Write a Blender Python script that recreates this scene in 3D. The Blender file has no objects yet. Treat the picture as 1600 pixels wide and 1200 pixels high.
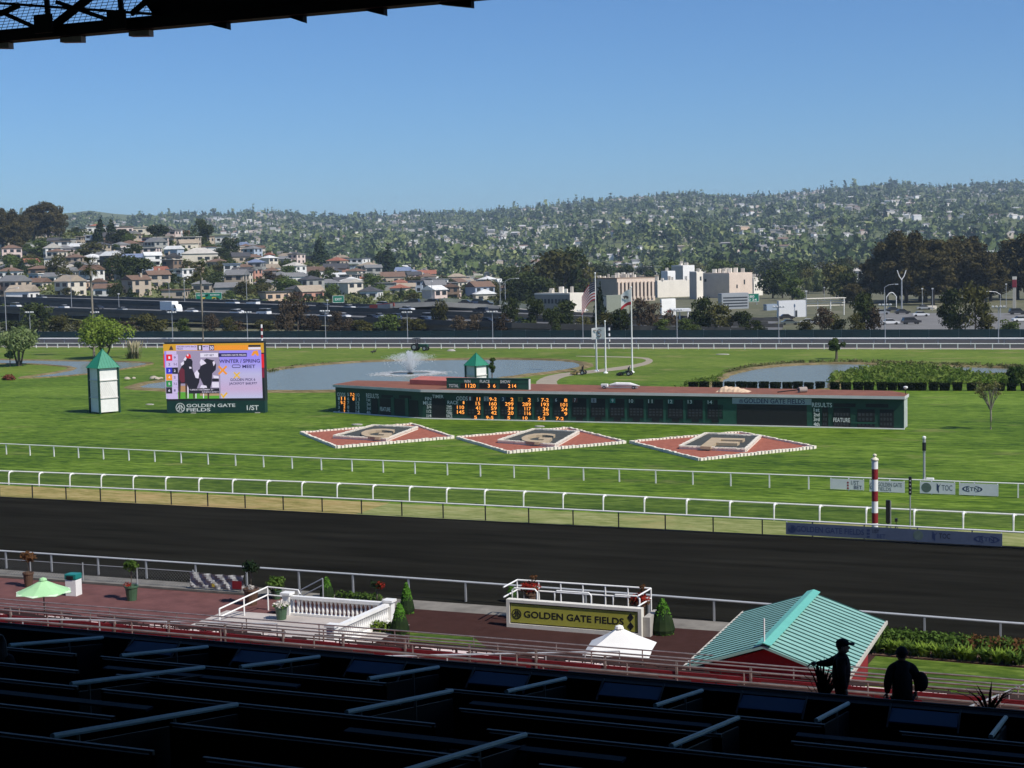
import bpy, bmesh, math, random
import numpy as np
from mathutils import Vector, Matrix, noise

# ------------------------------------------------------------------ camera
SC = bpy.context.scene
COL = SC.collection
FPX, EYE = 2400.0, 18.0                      # focal length in photo pixels, eye height over the track
ROLL, PITCH, YAW = math.radians(1.2), math.atan(193 / FPX), math.radians(22.2)
F = np.array([-math.sin(YAW) * math.cos(PITCH), math.cos(YAW) * math.cos(PITCH), -math.sin(PITCH)])
R0 = np.array([math.cos(YAW), math.sin(YAW), 0.0])
F0 = np.array([-math.sin(YAW), math.cos(YAW), 0.0])
U0 = np.cross(R0, F)
RV = R0 * math.cos(ROLL) - U0 * math.sin(ROLL)
UV = U0 * math.cos(ROLL) + R0 * math.sin(ROLL)
CAM = np.array([0.0, 0.0, EYE])
cd = bpy.data.cameras.new('camera'); cam = bpy.data.objects.new('camera', cd); COL.objects.link(cam)
cd.sensor_width = 36.0; cd.lens = 36.0 * FPX / 1600.0; cd.clip_start = 0.1; cd.clip_end = 60000
cam.matrix_world = Matrix(((RV[0], UV[0], -F[0], 0), (RV[1], UV[1], -F[1], 0), (RV[2], UV[2], -F[2], EYE), (0, 0, 0, 1)))
SC.camera = cam

# ------------------------------------------------------------------ sky, sun, exposure
SUN = Vector((3.73, -1.05, 4.3)).normalized()
wd = bpy.data.worlds.new('World'); SC.world = wd; wd.use_nodes = True
wn = wd.node_tree.nodes; wl = wd.node_tree.links; wn.clear()
sky = wn.new('ShaderNodeTexSky'); sky.sky_type = 'NISHITA'; sky.sun_disc = False
sky.sun_elevation = math.asin(SUN.z); sky.sun_rotation = math.atan2(SUN.x, SUN.y)
sky.altitude = 0; sky.air_density = 1.0; sky.dust_density = 0.0; sky.ozone_density = 5.0
bg = wn.new('ShaderNodeBackground'); bg.inputs[1].default_value = 0.1
wo = wn.new('ShaderNodeOutputWorld'); tint = wn.new('ShaderNodeMix'); tint.data_type = 'RGBA'; tint.blend_type = 'MULTIPLY'; tint.inputs[0].default_value = 1.0; tint.inputs[7].default_value = (0.50, 0.72, 0.97, 1)
wl.new(sky.outputs[0], tint.inputs[6]); wl.new(tint.outputs[2], bg.inputs[0]); wl.new(bg.outputs[0], wo.inputs[0])
sl = bpy.data.lights.new('sun', 'SUN'); sl.energy = 5.0; sl.angle = math.radians(0.53); sl.color = (1.0, 0.95, 0.87)
so = bpy.data.objects.new('sun', sl); COL.objects.link(so); so.location = SUN * 500
so.rotation_euler = SUN.to_track_quat('Z', 'Y').to_euler()
SC.view_settings.view_transform = 'Standard'; SC.view_settings.look = 'None'
SC.view_settings.gamma = 1; SC.view_settings.exposure = 0.14; SC.view_settings.use_curve_mapping = False
SC.cycles.volume_bounces = 0; SC.cycles.max_bounces = 6; SC.cycles.transparent_max_bounces = 12

# ------------------------------------------------------------------ pixel helpers (photo pixels, 1600 x 1200)
def ray(x, y): return F * FPX + RV * (x - 800) + UV * (600 - y)
def G(x, y, z=0.0):                           # pixel -> point on the level z
    d = ray(x, y); return CAM + d * ((z - EYE) / d[2])
def GY(x, y, Y):                              # pixel -> point on the plane Y (parallel to the track)
    d = ray(x, y); return CAM + d * (Y / d[1])
def GD(x, y, D):                              # pixel -> point at depth D
    return CAM + ray(x, y) * (D / FPX)
def PX(p):
    v = np.array(p, float) - CAM; w = v @ F
    return 800 + FPX * (v @ RV) / w, 600 - FPX * (v @ UV) / w
def SPX(p): return FPX / ((np.array(p, float) - CAM) @ F)     # photo pixels per metre there
def YH(x): return 407 - math.tan(ROLL) * (x - 800)

# ------------------------------------------------------------------ materials
MATS = {}
def rgb(c): return (c[0], c[1], c[2], 1.0)
def M(name, col, rough=0.6, var=0.12, scale=3.0, metal=0.0, bump=0.0, col2=None, spec=0.4, stretch=None, rnd=0.0, coat=0.0, detail=4.0):
    if name in MATS: return MATS[name]
    m = bpy.data.materials.new(name); m.use_nodes = True; MATS[name] = m
    nt = m.node_tree; n = nt.nodes; l = nt.links
    b = n['Principled BSDF']; b.inputs['Roughness'].default_value = rough; b.inputs['Metallic'].default_value = metal
    b.inputs['Specular IOR Level'].default_value = spec; b.inputs['Coat Weight'].default_value = coat
    tc = n.new('ShaderNodeTexCoord'); mp = n.new('ShaderNodeMapping'); l.new(tc.outputs['Object'], mp.inputs[0])
    if stretch: mp.inputs['Rotation'].default_value[2] = stretch[3]; mp.inputs['Scale'].default_value = stretch[:3]
    nz = n.new('ShaderNodeTexNoise'); nz.inputs['Scale'].default_value = scale; nz.inputs['Detail'].default_value = detail
    nz.inputs['Roughness'].default_value = 0.65; l.new(mp.outputs[0], nz.inputs['Vector'])
    cr = n.new('ShaderNodeValToRGB'); l.new(nz.outputs[0], cr.inputs[0])
    c2 = col2 if col2 else tuple(min(1, c * (1 + var)) for c in col); c1 = col if col2 else tuple(c * (1 - var) for c in col)
    cr.color_ramp.elements[0].position = 0.3; cr.color_ramp.elements[1].position = 0.7
    cr.color_ramp.elements[0].color = rgb(c1); cr.color_ramp.elements[1].color = rgb(c2)
    out = cr.outputs[0]
    if rnd:
        oi = n.new('ShaderNodeObjectInfo'); hs = n.new('ShaderNodeHueSaturation'); mr = n.new('ShaderNodeMapRange')
        mr.inputs[3].default_value = 1 - rnd; mr.inputs[4].default_value = 1 + rnd
        l.new(oi.outputs['Random'], mr.inputs[0]); l.new(mr.outputs[0], hs.inputs['Value']); l.new(out, hs.inputs['Color']); out = hs.outputs[0]
    l.new(out, b.inputs['Base Color'])
    if bump:
        bp = n.new('ShaderNodeBump'); bp.inputs['Strength'].default_value = bump; bp.inputs['Distance'].default_value = 0.05
        l.new(nz.outputs[0], bp.inputs['Height']); l.new(bp.outputs[0], b.inputs['Normal'])
    return m
def LEAF(name, c1, c2, trans=0.3, scale=0.6, rnd=0.12):
    if name in MATS: return MATS[name]
    m = bpy.data.materials.new(name); m.use_nodes = True; MATS[name] = m
    nt = m.node_tree; n = nt.nodes; l = nt.links; n.clear()
    tc = n.new('ShaderNodeTexCoord'); nz = n.new('ShaderNodeTexNoise'); nz.inputs['Scale'].default_value = scale; nz.inputs['Detail'].default_value = 3
    l.new(tc.outputs['Object'], nz.inputs['Vector'])
    cr = n.new('ShaderNodeValToRGB'); l.new(nz.outputs[0], cr.inputs[0])
    cr.color_ramp.elements[0].position = 0.32; cr.color_ramp.elements[1].position = 0.68
    cr.color_ramp.elements[0].color = rgb(c1); cr.color_ramp.elements[1].color = rgb(c2)
    oi = n.new('ShaderNodeObjectInfo'); hs = n.new('ShaderNodeHueSaturation'); mr = n.new('ShaderNodeMapRange')
    mr.inputs[3].default_value = 1 - rnd; mr.inputs[4].default_value = 1 + rnd
    l.new(oi.outputs['Random'], mr.inputs[0]); l.new(mr.outputs[0], hs.inputs['Value']); l.new(cr.outputs[0], hs.inputs['Color'])
    d = n.new('ShaderNodeBsdfDiffuse'); t = n.new('ShaderNodeBsdfTranslucent'); mx = n.new('ShaderNodeMixShader'); mx.inputs[0].default_value = trans
    l.new(hs.outputs[0], d.inputs[0]); l.new(hs.outputs[0], t.inputs[0]); l.new(d.outputs[0], mx.inputs[1]); l.new(t.outputs[0], mx.inputs[2])
    o = n.new('ShaderNodeOutputMaterial'); l.new(mx.outputs[0], o.inputs[0])
    return m
def EMIT(name, col, s=1.0, base=None):
    if name in MATS: return MATS[name]
    m = bpy.data.materials.new(name); m.use_nodes = True; MATS[name] = m
    b = m.node_tree.nodes['Principled BSDF']; b.inputs['Base Color'].default_value = rgb(base or (0.02, 0.02, 0.02))
    b.inputs['Emission Color'].default_value = rgb(col); b.inputs['Emission Strength'].default_value = s; b.inputs['Roughness'].default_value = 0.5
    return m

# ------------------------------------------------------------------ mesh and object helpers
ORG = {}
def link(o, parent=None):
    COL.objects.link(o)
    if parent is not None: o.parent = parent
    return o
def tag(o, label=None, cat=None, group=None, kind=None):
    if label: o['label'] = label
    if cat: o['category'] = cat
    if group: o['group'] = group
    if kind: o['kind'] = kind
    return o
def thing(name, label, cat, loc=(0, 0, 0), rz=0.0, group=None):
    o = bpy.data.objects.new(name, None); COL.objects.link(o); o.empty_display_size = 0.3
    o.location = Vector([float(c) for c in loc]); o.rotation_euler = (0, 0, rz); ORG[o.name] = (0, 0, 0) if rz else tuple(o.location)
    return tag(o, label, cat, group)
def npmesh(name, v, nper, mat):                # v: (N*nper, 3) array of unshared polygons
    v = np.asarray(v, dtype=np.float32); n = len(v) // nper
    me = bpy.data.meshes.new(name); me.vertices.add(len(v)); me.vertices.foreach_set('co', v.ravel())
    me.loops.add(len(v)); me.loops.foreach_set('vertex_index', np.arange(len(v), dtype=np.int32))
    me.polygons.add(n); me.polygons.foreach_set('loop_start', np.arange(0, len(v), nper, dtype=np.int32))
    me.polygons.foreach_set('loop_total', np.full(n, nper, dtype=np.int32))
    me.materials.append(mat); me.update(); return me
class MB:
    def __init__(s): s.v = []; s.f = []; s.m = []; s.mi = 0
    def add(s, vs, fs):
        o = len(s.v); s.v += [tuple(float(c) for c in p) for p in vs]
        for f in fs: s.f.append(tuple(i + o for i in f)); s.m.append(s.mi)
        return s
    def box(s, c, sz, rz=0.0, M3=None):
        hx, hy, hz = sz[0] / 2, sz[1] / 2, sz[2] / 2; cs, sn = math.cos(rz), math.sin(rz); vs = []
        for z in (-hz, hz):
            for x, y in ((-hx, -hy), (hx, -hy), (hx, hy), (-hx, hy)):
                if M3 is not None: q = M3 @ Vector((x, y, z)); vs.append((c[0] + q[0], c[1] + q[1], c[2] + q[2]))
                else: vs.append((c[0] + x * cs - y * sn, c[1] + x * sn + y * cs, c[2] + z))
        return s.add(vs, [(3, 2, 1, 0), (4, 5, 6, 7), (0, 1, 5, 4), (1, 2, 6, 5), (2, 3, 7, 6), (3, 0, 4, 7)])
    def bb(s, a, b):
        return s.box([(a[i] + b[i]) / 2 for i in range(3)], [abs(b[i] - a[i]) for i in range(3)])
    def bar(s, a, b, w, h, up=(0, 0, 1)):       # box beam from a to b
        a = Vector([float(c) for c in a]); b = Vector([float(c) for c in b]); d = b - a; L = d.length
        if L < 1e-6: return s
        d.normalize(); sd = d.cross(Vector(up))
        if sd.length < 1e-4: sd = d.cross(Vector((1, 0, 0)))
        sd.normalize(); u2 = sd.cross(d)
        M3 = Matrix((d, sd, u2)).transposed()
        return s.box((a + b) / 2, (L, w, h), M3=M3)
    def tube(s, pts, r, n=6, r2=None, cap=True):
        pts = [Vector([float(c) for c in p]) for p in pts]; k = len(pts); vs = []
        for i, p in enumerate(pts):
            d = (pts[min(i + 1, k - 1)] - pts[max(i - 1, 0)]).normalized()
            a = d.cross(Vector((0, 0, 1)));
            if a.length < 1e-3: a = d.cross(Vector((1, 0, 0)))
            a.normalize(); b = d.cross(a)
            rr = r if r2 is None else r + (r2 - r) * i / (k - 1)
            if isinstance(r, (list, tuple)): rr = r[i]
            for j in range(n):
                t = 2 * math.pi * j / n; vs.append(p + a * (rr * math.cos(t)) + b * (rr * math.sin(t)))
        fs = [(i * n + j, i * n + (j + 1) % n, (i + 1) * n + (j + 1) % n, (i + 1) * n + j) for i in range(k - 1) for j in range(n)]
        if cap: fs += [tuple(range(n - 1, -1, -1)), tuple((k - 1) * n + j for j in range(n))]
        return s.add(vs, fs)
    def lathe(s, c, prof, n=12, rot=0.0, sq=1.0):
        vs = []; k = len(prof)
        for r, z in prof:
            for j in range(n):
                t = rot + 2 * math.pi * j / n; vs.append((c[0] + r * math.cos(t), c[1] + sq * r * math.sin(t), c[2] + z))
        fs = [(i * n + j, i * n + (j + 1) % n, (i + 1) * n + (j + 1) % n, (i + 1) * n + j) for i in range(k - 1) for j in range(n)]
        if prof[0][0] > 1e-4: fs.append(tuple(range(n - 1, -1, -1)))
        if prof[-1][0] > 1e-4: fs.append(tuple((k - 1) * n + j for j in range(n)))
        return s.add(vs, fs)
    def prism(s, poly, z0, z1):                # plan polygon extruded
        n = len(poly); vs = [(p[0], p[1], z0) for p in poly] + [(p[0], p[1], z1) for p in poly]
        return s.add(vs, [tuple(range(n - 1, -1, -1)), tuple(range(n, 2 * n))] + [(i, (i + 1) % n, n + (i + 1) % n, n + i) for i in range(n)])
    def ext(s, poly, o, u, v, w, t):           # polygon in the plane (o,u,v) extruded by t along w
        n = len(poly); o = np.array(o, float); u = np.array(u, float); v = np.array(v, float); w = np.array(w, float)
        A = [o + u * p[0] + v * p[1] for p in poly]; B = [a + w * t for a in A]
        return s.add(A + B, [tuple(range(n - 1, -1, -1)), tuple(range(n, 2 * n))] + [(i, (i + 1) % n, n + (i + 1) % n, n + i) for i in range(n)])
    def quad(s, a, b, c, d): return s.add([a, b, c, d], [(0, 1, 2, 3)])
    def mesh(s, name, mats, off=(0, 0, 0), smooth=False):
        me = bpy.data.meshes.new(name)
        me.from_pydata([(p[0] - off[0], p[1] - off[1], p[2] - off[2]) for p in s.v], [], s.f)
        for m in (mats if isinstance(mats, (list, tuple)) else [mats]): me.materials.append(m)
        if isinstance(mats, (list, tuple)) and len(mats) > 1: me.polygons.foreach_set('material_index', s.m)
        if smooth: me.polygons.foreach_set('use_smooth', [True] * len(me.polygons))
        bm = bmesh.new(); bm.from_mesh(me); bmesh.ops.recalc_face_normals(bm, faces=bm.faces); bm.to_mesh(me); bm.free()
        me.update(); return me
    def build(s, name, mats, parent=None, loc=None, smooth=False, bevel=0):
        off = (0, 0, 0)
        if parent is not None: off = ORG.get(parent.name, (0, 0, 0))
        elif loc is not None: off = tuple(float(c) for c in loc)
        o = bpy.data.objects.new(name, s.mesh(name, mats, off, smooth)); link(o, parent)
        if parent is None and loc is not None: o.location = off
        ORG[o.name] = off
        if bevel:
            b = o.modifiers.new('bevel', 'BEVEL'); b.width = bevel; b.segments = 2
        return o
def obj(name, me, parent=None, loc=(0, 0, 0), rz=0.0, sc=None):
    o = bpy.data.objects.new(name, me); link(o, parent); o.location = [float(c) for c in loc]; o.rotation_euler = (0, 0, rz)
    if sc is not None: o.scale = sc if isinstance(sc, (tuple, list)) else (sc, sc, sc)
    ORG[o.name] = ORG.get(parent.name, (0, 0, 0)) if parent is not None else tuple(o.location)
    return o
def copy_tree(o, parent=None):
    c = o.copy(); COL.objects.link(c); c.parent = parent
    for ch in list(o.children): copy_tree(ch, c)
    return c
def struct(mb, name, mat, **k): return tag(mb.build(name, mat, **k), kind='structure')
# lettering: flat letters turned into a mesh and laid on a plane
_TXT = {}
def textmesh(s, bold=0.0, depth=0.0):
    k = (s, bold, depth)
    if k in _TXT: return _TXT[k]
    cu = bpy.data.curves.new('t', 'FONT'); cu.body = s; cu.offset = bold; cu.extrude = depth; cu.resolution_u = 3
    o = bpy.data.objects.new('t', cu); me = bpy.data.meshes.new_from_object(o)
    v = np.zeros(len(me.vertices) * 3); me.vertices.foreach_get('co', v); v = v.reshape(-1, 3)
    fs = [tuple(p.vertices) for p in me.polygons]
    bpy.data.objects.remove(o); bpy.data.curves.remove(cu); bpy.data.meshes.remove(me)
    _TXT[k] = (v, fs); return _TXT[k]
class Face:                                    # a flat face o + u*U + v*V, normal W (towards the viewer)
    def __init__(s, o, U, V=(0, 0, 1), mat=None):
        s.o = np.array(o, float); s.U = np.array(U, float); s.U /= np.linalg.norm(s.U); s.V = np.array(V, float); s.V /= np.linalg.norm(s.V)
        s.W = np.cross(s.U, s.V); s.W /= np.linalg.norm(s.W)
    def uv(s, x, y):
        d = ray(x, y); t = ((s.o - CAM) @ s.W) / (d @ s.W); p = CAM + d * t - s.o; return p @ s.U, p @ s.V
    def at(s, u, v, w=0.0): return s.o + s.U * u + s.V * v + s.W * w
    def rect(s, mb, u0, u1, v0, v1, w0, w1):
        return mb.ext([(u0, v0), (u1, v0), (u1, v1), (u0, v1)], s.at(0, 0, w0), s.U, s.V, s.W, w1 - w0)
    def text(s, mb, st, u0, v0, hgt=None, width=None, w=0.01, bold=0.0, thick=0.0):
        v, fs = textmesh(st, bold, 0.0)
        mn, mx = v.min(0), v.max(0); sy = hgt / max(0.3, mx[1] - mn[1]) if hgt else None
        sx = width / (mx[0] - mn[0]) if width else sy
        if sy is None: sy = sx
        P = [s.o + s.U * (u0 + (p[0] - mn[0]) * sx) + s.V * (v0 + (p[1] - mn[1]) * sy) + s.W * w for p in v]
        return mb.add(P, fs)

# ------------------------------------------------------------------ foliage helpers
def leaves(rng, blobs, n, size, flat=0.0, shell=0.55, asp=0.7):
    B = np.array(blobs, float); vol = B[:, 3] * B[:, 4] * B[:, 5]; pr = vol ** 0.75; pr /= pr.sum()
    i = rng.choice(len(B), n, p=pr); d = rng.normal(size=(n, 3)); d /= np.linalg.norm(d, axis=1)[:, None]
    rr = (shell + (1 - shell) * rng.random(n) ** 0.7)[:, None]
    p = B[i, :3] + d * rr * B[i, 3:6] * (1 + 0.12 * rng.normal(size=(n, 1)))
    nm = d + rng.normal(size=(n, 3)) * 0.7; nm[:, 2] += flat; nm /= np.linalg.norm(nm, axis=1)[:, None]
    a = np.cross(nm, rng.normal(size=(n, 3))); a /= np.linalg.norm(a, axis=1)[:, None]; b = np.cross(nm, a)
    s = size * (0.55 + 0.9 * rng.random((n, 1))); a *= s; b *= s * asp
    return np.stack([p - a * .5, p + b * .5 + a * .1, p + a * .6, p - b * .5 + a * .05], 1).reshape(-1, 3)
def clump_blobs(rng, w, h, z0, k, r):
    out = []
    for _ in range(k):
        t = rng.random() * 2 * math.pi; q = math.sqrt(rng.random()); z = rng.random()
        rad = math.sin(math.pi * (0.18 + 0.72 * z)) ** 0.7
        rr = r * (0.6 + 0.8 * rng.random())
        out.append((math.cos(t) * q * w / 2 * rad * .8, math.sin(t) * q * w / 2 * rad * .8, z0 + h * (0.08 + 0.84 * z), rr, rr, rr * .75))
    return out
def trunk_mb(rng, h, r, blobs, k=6, z1=None, lean=0.0):
    mb = MB(); z1 = z1 or h
    tp = (lean * h, 0, z1); mb.tube([(0, 0, -0.1), (lean * h * .4, 0.05 * r, z1 * .5), tp], [r * 1.25, r * .9, r * .6], 7)
    for i in rng.choice(len(blobs), min(k, len(blobs)), replace=False):
        b = blobs[i]; st = z1 * (0.55 + 0.4 * rng.random())
        s0 = (lean * st, 0, st); mid = ((s0[0] + b[0]) / 2 + .1 * rng.normal(), (b[1]) / 2, st + (b[2] - st) * .55)
        mb.tube([s0, mid, b[:3]], [r * .5, r * .32, r * .12], 5)
    return mb
# ================================================================== THE SETTING
RG = np.random.default_rng(7); random.seed(7)
def lawn_mat(name, dark, mid, light, dry=None, dryamt=0.0, streak=0.5):
    m = bpy.data.materials.new(name); m.use_nodes = True; nt = m.node_tree; n = nt.nodes; l = nt.links
    b = n['Principled BSDF']; b.inputs['Roughness'].default_value = 0.85; b.inputs['Specular IOR Level'].default_value = 0.15
    tc = n.new('ShaderNodeTexCoord')
    def nz(scale, sx=1, sy=1, rot=0, det=5, ro=0.65):
        mp = n.new('ShaderNodeMapping'); mp.inputs['Scale'].default_value = (sx, sy, 1); mp.inputs['Rotation'].default_value[2] = rot
        q = n.new('ShaderNodeTexNoise'); q.inputs['Scale'].default_value = scale; q.inputs['Detail'].default_value = det; q.inputs['Roughness'].default_value = ro
        l.new(tc.outputs['Object'], mp.inputs[0]); l.new(mp.outputs[0], q.inputs['Vector']); return q.outputs[0]
    def mixf(a, bq, f):
        q = n.new('ShaderNodeMix'); q.data_type = 'FLOAT'; q.inputs[0].default_value = f; l.new(a, q.inputs[2]); l.new(bq, q.inputs[3]); return q.outputs[0]
    big = nz(0.035, det=6); fine = nz(1.6, 0.35, 1.0, 0.05, det=8, ro=0.75); st = nz(0.55, 0.06, 1.0, 0.0, 4); st2 = nz(0.8, 0.05, 1.0, 0.7, 4)
    s = mixf(mixf(big, mixf(st, st2, 0.42), streak), fine, 0.5)
    cr = n.new('ShaderNodeValToRGB'); e = cr.color_ramp.elements; e[0].position = 0.43; e[0].color = rgb(dark); e[1].position = 0.585; e[1].color = rgb(light)
    x = cr.color_ramp.elements.new(0.5); x.color = rgb(mid); l.new(s, cr.inputs[0]); out = cr.outputs[0]
    if dry:
        q = n.new('ShaderNodeMix'); q.data_type = 'RGBA'; r2 = n.new('ShaderNodeValToRGB'); r2.color_ramp.elements[0].position = 0.62 - dryamt * .3; r2.color_ramp.elements[1].position = 0.78 - dryamt * .3
        l.new(nz(0.12, 1, 1.6, 0, 6), r2.inputs[0]); l.new(r2.outputs[0], q.inputs[0]); l.new(out, q.inputs[6]); q.inputs[7].default_value = rgb(dry); out = q.outputs[2]
    l.new(out, b.inputs['Base Color'])
    bp = n.new('ShaderNodeBump'); bp.inputs['Strength'].default_value = 0.5; bp.inputs['Distance'].default_value = 0.06; l.new(fine, bp.inputs['Height']); l.new(bp.outputs[0], b.inputs['Normal'])
    return m
m_lawn = lawn_mat('lawn', (0.020, 0.054, 0.001), (0.080, 0.140, 0.007), (0.165, 0.245, 0.030), (0.17, 0.18, 0.05), 0.12)
m_far = lawn_mat('far_lawn', (0.052, 0.095, 0.004), (0.100, 0.155, 0.012), (0.18, 0.22, 0.036), (0.22, 0.20, 0.07), 0.22)
m_verge = lawn_mat('verge', (0.14, 0.13, 0.025), (0.26, 0.215, 0.07), (0.40, 0.31, 0.14), (0.38, 0.26, 0.11), 0.35)
m_verge2 = lawn_mat('verge_green', (0.11, 0.14, 0.03), (0.20, 0.22, 0.07), (0.30, 0.30, 0.13), (0.30, 0.25, 0.10), 0.2)
m_turf = lawn_mat('turf', (0.022, 0.050, 0.003), (0.058, 0.100, 0.008), (0.135, 0.19, 0.03), None, 0.0, 0.85)
m_city = lawn_mat('city_ground', (0.07, 0.08, 0.04), (0.11, 0.11, 0.06), (0.16, 0.15, 0.09), (0.2, 0.18, 0.13), 0.4)
m_dirt = M('track_surface', (0.0135, 0.0132, 0.0108), 0.95, 0.45, 0.7, stretch=(0.12, 1.0, 1.0, 0.0), bump=0.5, spec=0.0, detail=9)
m_apron = M('apron_asphalt', (0.048, 0.024, 0.021), 0.9, 0.16, 1.2, bump=0.3, spec=0.0, detail=8)
m_apron2 = M('apron_red', (0.125, 0.055, 0.050), 0.9, 0.28, 0.7, bump=0.3, spec=0.15, detail=8)
m_conc = M('concrete', (0.34, 0.32, 0.29), 0.9, 0.2, 1.2, bump=0.2, spec=0.2, detail=8)
m_path = M('path_sand', (0.30, 0.26, 0.20), 0.95, 0.12, 0.5, spec=0.1, detail=7)
m_bank = lawn_mat('bank', (0.09, 0.07, 0.03), (0.17, 0.13, 0.06), (0.25, 0.20, 0.11), (0.10, 0.13, 0.02), 0.2)
m_hill = lawn_mat('hill_ground', (0.065, 0.085, 0.032), (0.12, 0.14, 0.055), (0.20, 0.21, 0.09))

def sheet(name, pts, z, mat):
    mb = MB(); mb.add([(p[0], p[1], z) for p in pts], [tuple(range(len(pts)))]); return struct(mb, name, mat)
def rect(name, x0, x1, y0, y1, z, mat): return sheet(name, [(x0, y0), (x1, y0), (x1, y1), (x0, y1)], z, mat)
rect('ground', -5100, 5100, -600, 7900, 0.0, m_city)
rect('apron', -160, 60, 27, 72.9, 0.004, m_apron)
rect('apron_paving', -160, -41.5, 50, 71.2, 0.008, m_apron2)
rect('main_track', -420, 260, 72.9, 97.1, 0.004, m_dirt)
rect('infield_lawn', -420, 260, 97.1, 216, 0.004, m_lawn)
rect('far_infield_lawn', -460, 300, 216, 292.2, 0.004, m_far)
rect('verge', -420, -52, 97.1, 102.6, 0.008, m_verge); rect('verge', -52, 40, 97.1, 102.2, 0.008, m_verge2); rect('turf_course', -420, 260, 103.4, 110.5, 0.009, m_turf)
rect('far_track', -520, 320, 296, 327, 0.008, M('far_dirt', (0.035, 0.032, 0.03), 0.95, 0.2, 0.5))
rect('far_verge', -520, 320, 292.2, 296, 0.006, M('pale_dirt', (0.33, 0.29, 0.23), 0.95, 0.15, 0.6))
mb = MB(); mb.bb((-160, 71.3, 0.0), (-42, 72.8, 0.12)); mb.bb((-12, 70.9, 0.0), (40, 72.4, 0.14)); struct(mb, 'kerb', M('kerb_concrete', (.15, .14, .12), .9, .35, .8, detail=8))

# ponds: still water with a low earth bank round each
m_water = bpy.data.materials.new('pond_water'); m_water.use_nodes = True
_n = m_water.node_tree.nodes; _l = m_water.node_tree.links; _b = _n['Principled BSDF']
_b.inputs['Base Color'].default_value = (0.17, 0.185, 0.14, 1); _b.inputs['Roughness'].default_value = 0.25; _b.inputs['Specular IOR Level'].default_value = 0.35
_t = _n.new('ShaderNodeTexCoord'); _m = _n.new('ShaderNodeMapping'); _m.inputs['Scale'].default_value = (0.8, 2.2, 1); _q = _n.new('ShaderNodeTexNoise'); _q.inputs['Scale'].default_value = 0.9; _q.inputs['Detail'].default_value = 6
_p = _n.new('ShaderNodeBump'); _p.inputs['Strength'].default_value = 0.45; _p.inputs['Distance'].default_value = 0.25
_l.new(_t.outputs['Object'], _m.inputs[0]); _l.new(_m.outputs[0], _q.inputs['Vector']); _l.new(_q.outputs[0], _p.inputs['Height']); _l.new(_p.outputs[0], _b.inputs['Normal'])
def smooth_poly(pts, it=2):
    for _ in range(it):
        q = []
        for i in range(len(pts)):
            a = np.array(pts[i]); b = np.array(pts[(i + 1) % len(pts)]); q += [a * .75 + b * .25, a * .25 + b * .75]
        pts = q
    return pts
def pond(px, bank=2.2, bh=0.28, wob=0.6):
    P = smooth_poly([G(x, y)[:2] for x, y in px]); n = len(P)
    P = [p + RG.normal(size=2) * wob * 0.3 for p in P]
    sheet('pond', P, 0.010, m_water)
    c = np.mean(P, 0); mb = MB(); rings = []
    for k, (o, z) in enumerate(((-0.25, 0.0), (0.35, bh * .8), (1.0, bh), (bank, 0.003))):
        ring = []
        for i in range(n):
            t = P[(i + 1) % n] - P[i - 1]; t = t / (np.linalg.norm(t) + 1e-9); nn = np.array([t[1], -t[0]])
            ring.append((*(P[i] + nn * (o + (wob * RG.normal() * .3 if 0 < k < 3 else 0))), z))
        rings.append(ring)
    vs = [p for r in rings for p in r]
    mb.add(vs, [(k * n + i, k * n + (i + 1) % n, (k + 1) * n + (i + 1) % n, (k + 1) * n + i) for k in range(3) for i in range(n)])
    struct(mb, 'pond_bank', m_bank); return P
def ccw(px):
    P = [G(x, y)[:2] for x, y in px]; a = sum(P[i - 1][0] * P[i][1] - P[i][0] * P[i - 1][1] for i in range(len(P)))
    return px if a > 0 else px[::-1]
pond(ccw([(212, 604), (245, 597), (330, 589), (415, 581), (470, 573), (560, 566), (650, 563), (740, 562), (820, 562), (885, 564), (914, 570), (895, 577), (850, 583), (800, 588), (760, 595), (700, 605), (560, 611), (420, 612), (300, 611), (230, 608)]))
pond(ccw([(-60, 562), (0, 562.5), (80, 564), (160, 565), (236, 567), (222, 572), (182, 578), (142, 584), (90, 589), (28, 591.5), (70, 586), (108, 580), (122, 575), (85, 570), (20, 568), (-60, 569)]), 1.2, 0.2)
pond(ccw([(1100, 611), (1122, 598), (1138, 586), (1180, 577), (1222, 572), (1275, 569.5), (1335, 569), (1372, 571), (1358, 577), (1322, 582), (1302, 588), (1295, 597), (1298, 610), (1200, 613)]), 1.6, 0.3)
pond(ccw([(1455, 573), (1510, 573.5), (1560, 575), (1592, 577), (1586, 583), (1545, 586), (1515, 584), (1475, 579)]), 1.2, 0.3)
pl = [(826, 612), (838, 603), (838, 594), (862, 585), (912, 579.5), (962, 574), (1000, 568), (1012, 563), (1000, 559.5), (950, 558), (900, 557), (900, 556), (952, 556.8), (1010, 558), (1022, 563), (1015, 569), (985, 576), (935, 582), (888, 587), (869, 594), (872, 603), (892, 612)]
sheet('path', smooth_poly([G(x, y)[:2] for x, y in pl], 1), 0.009, m_path)

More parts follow.
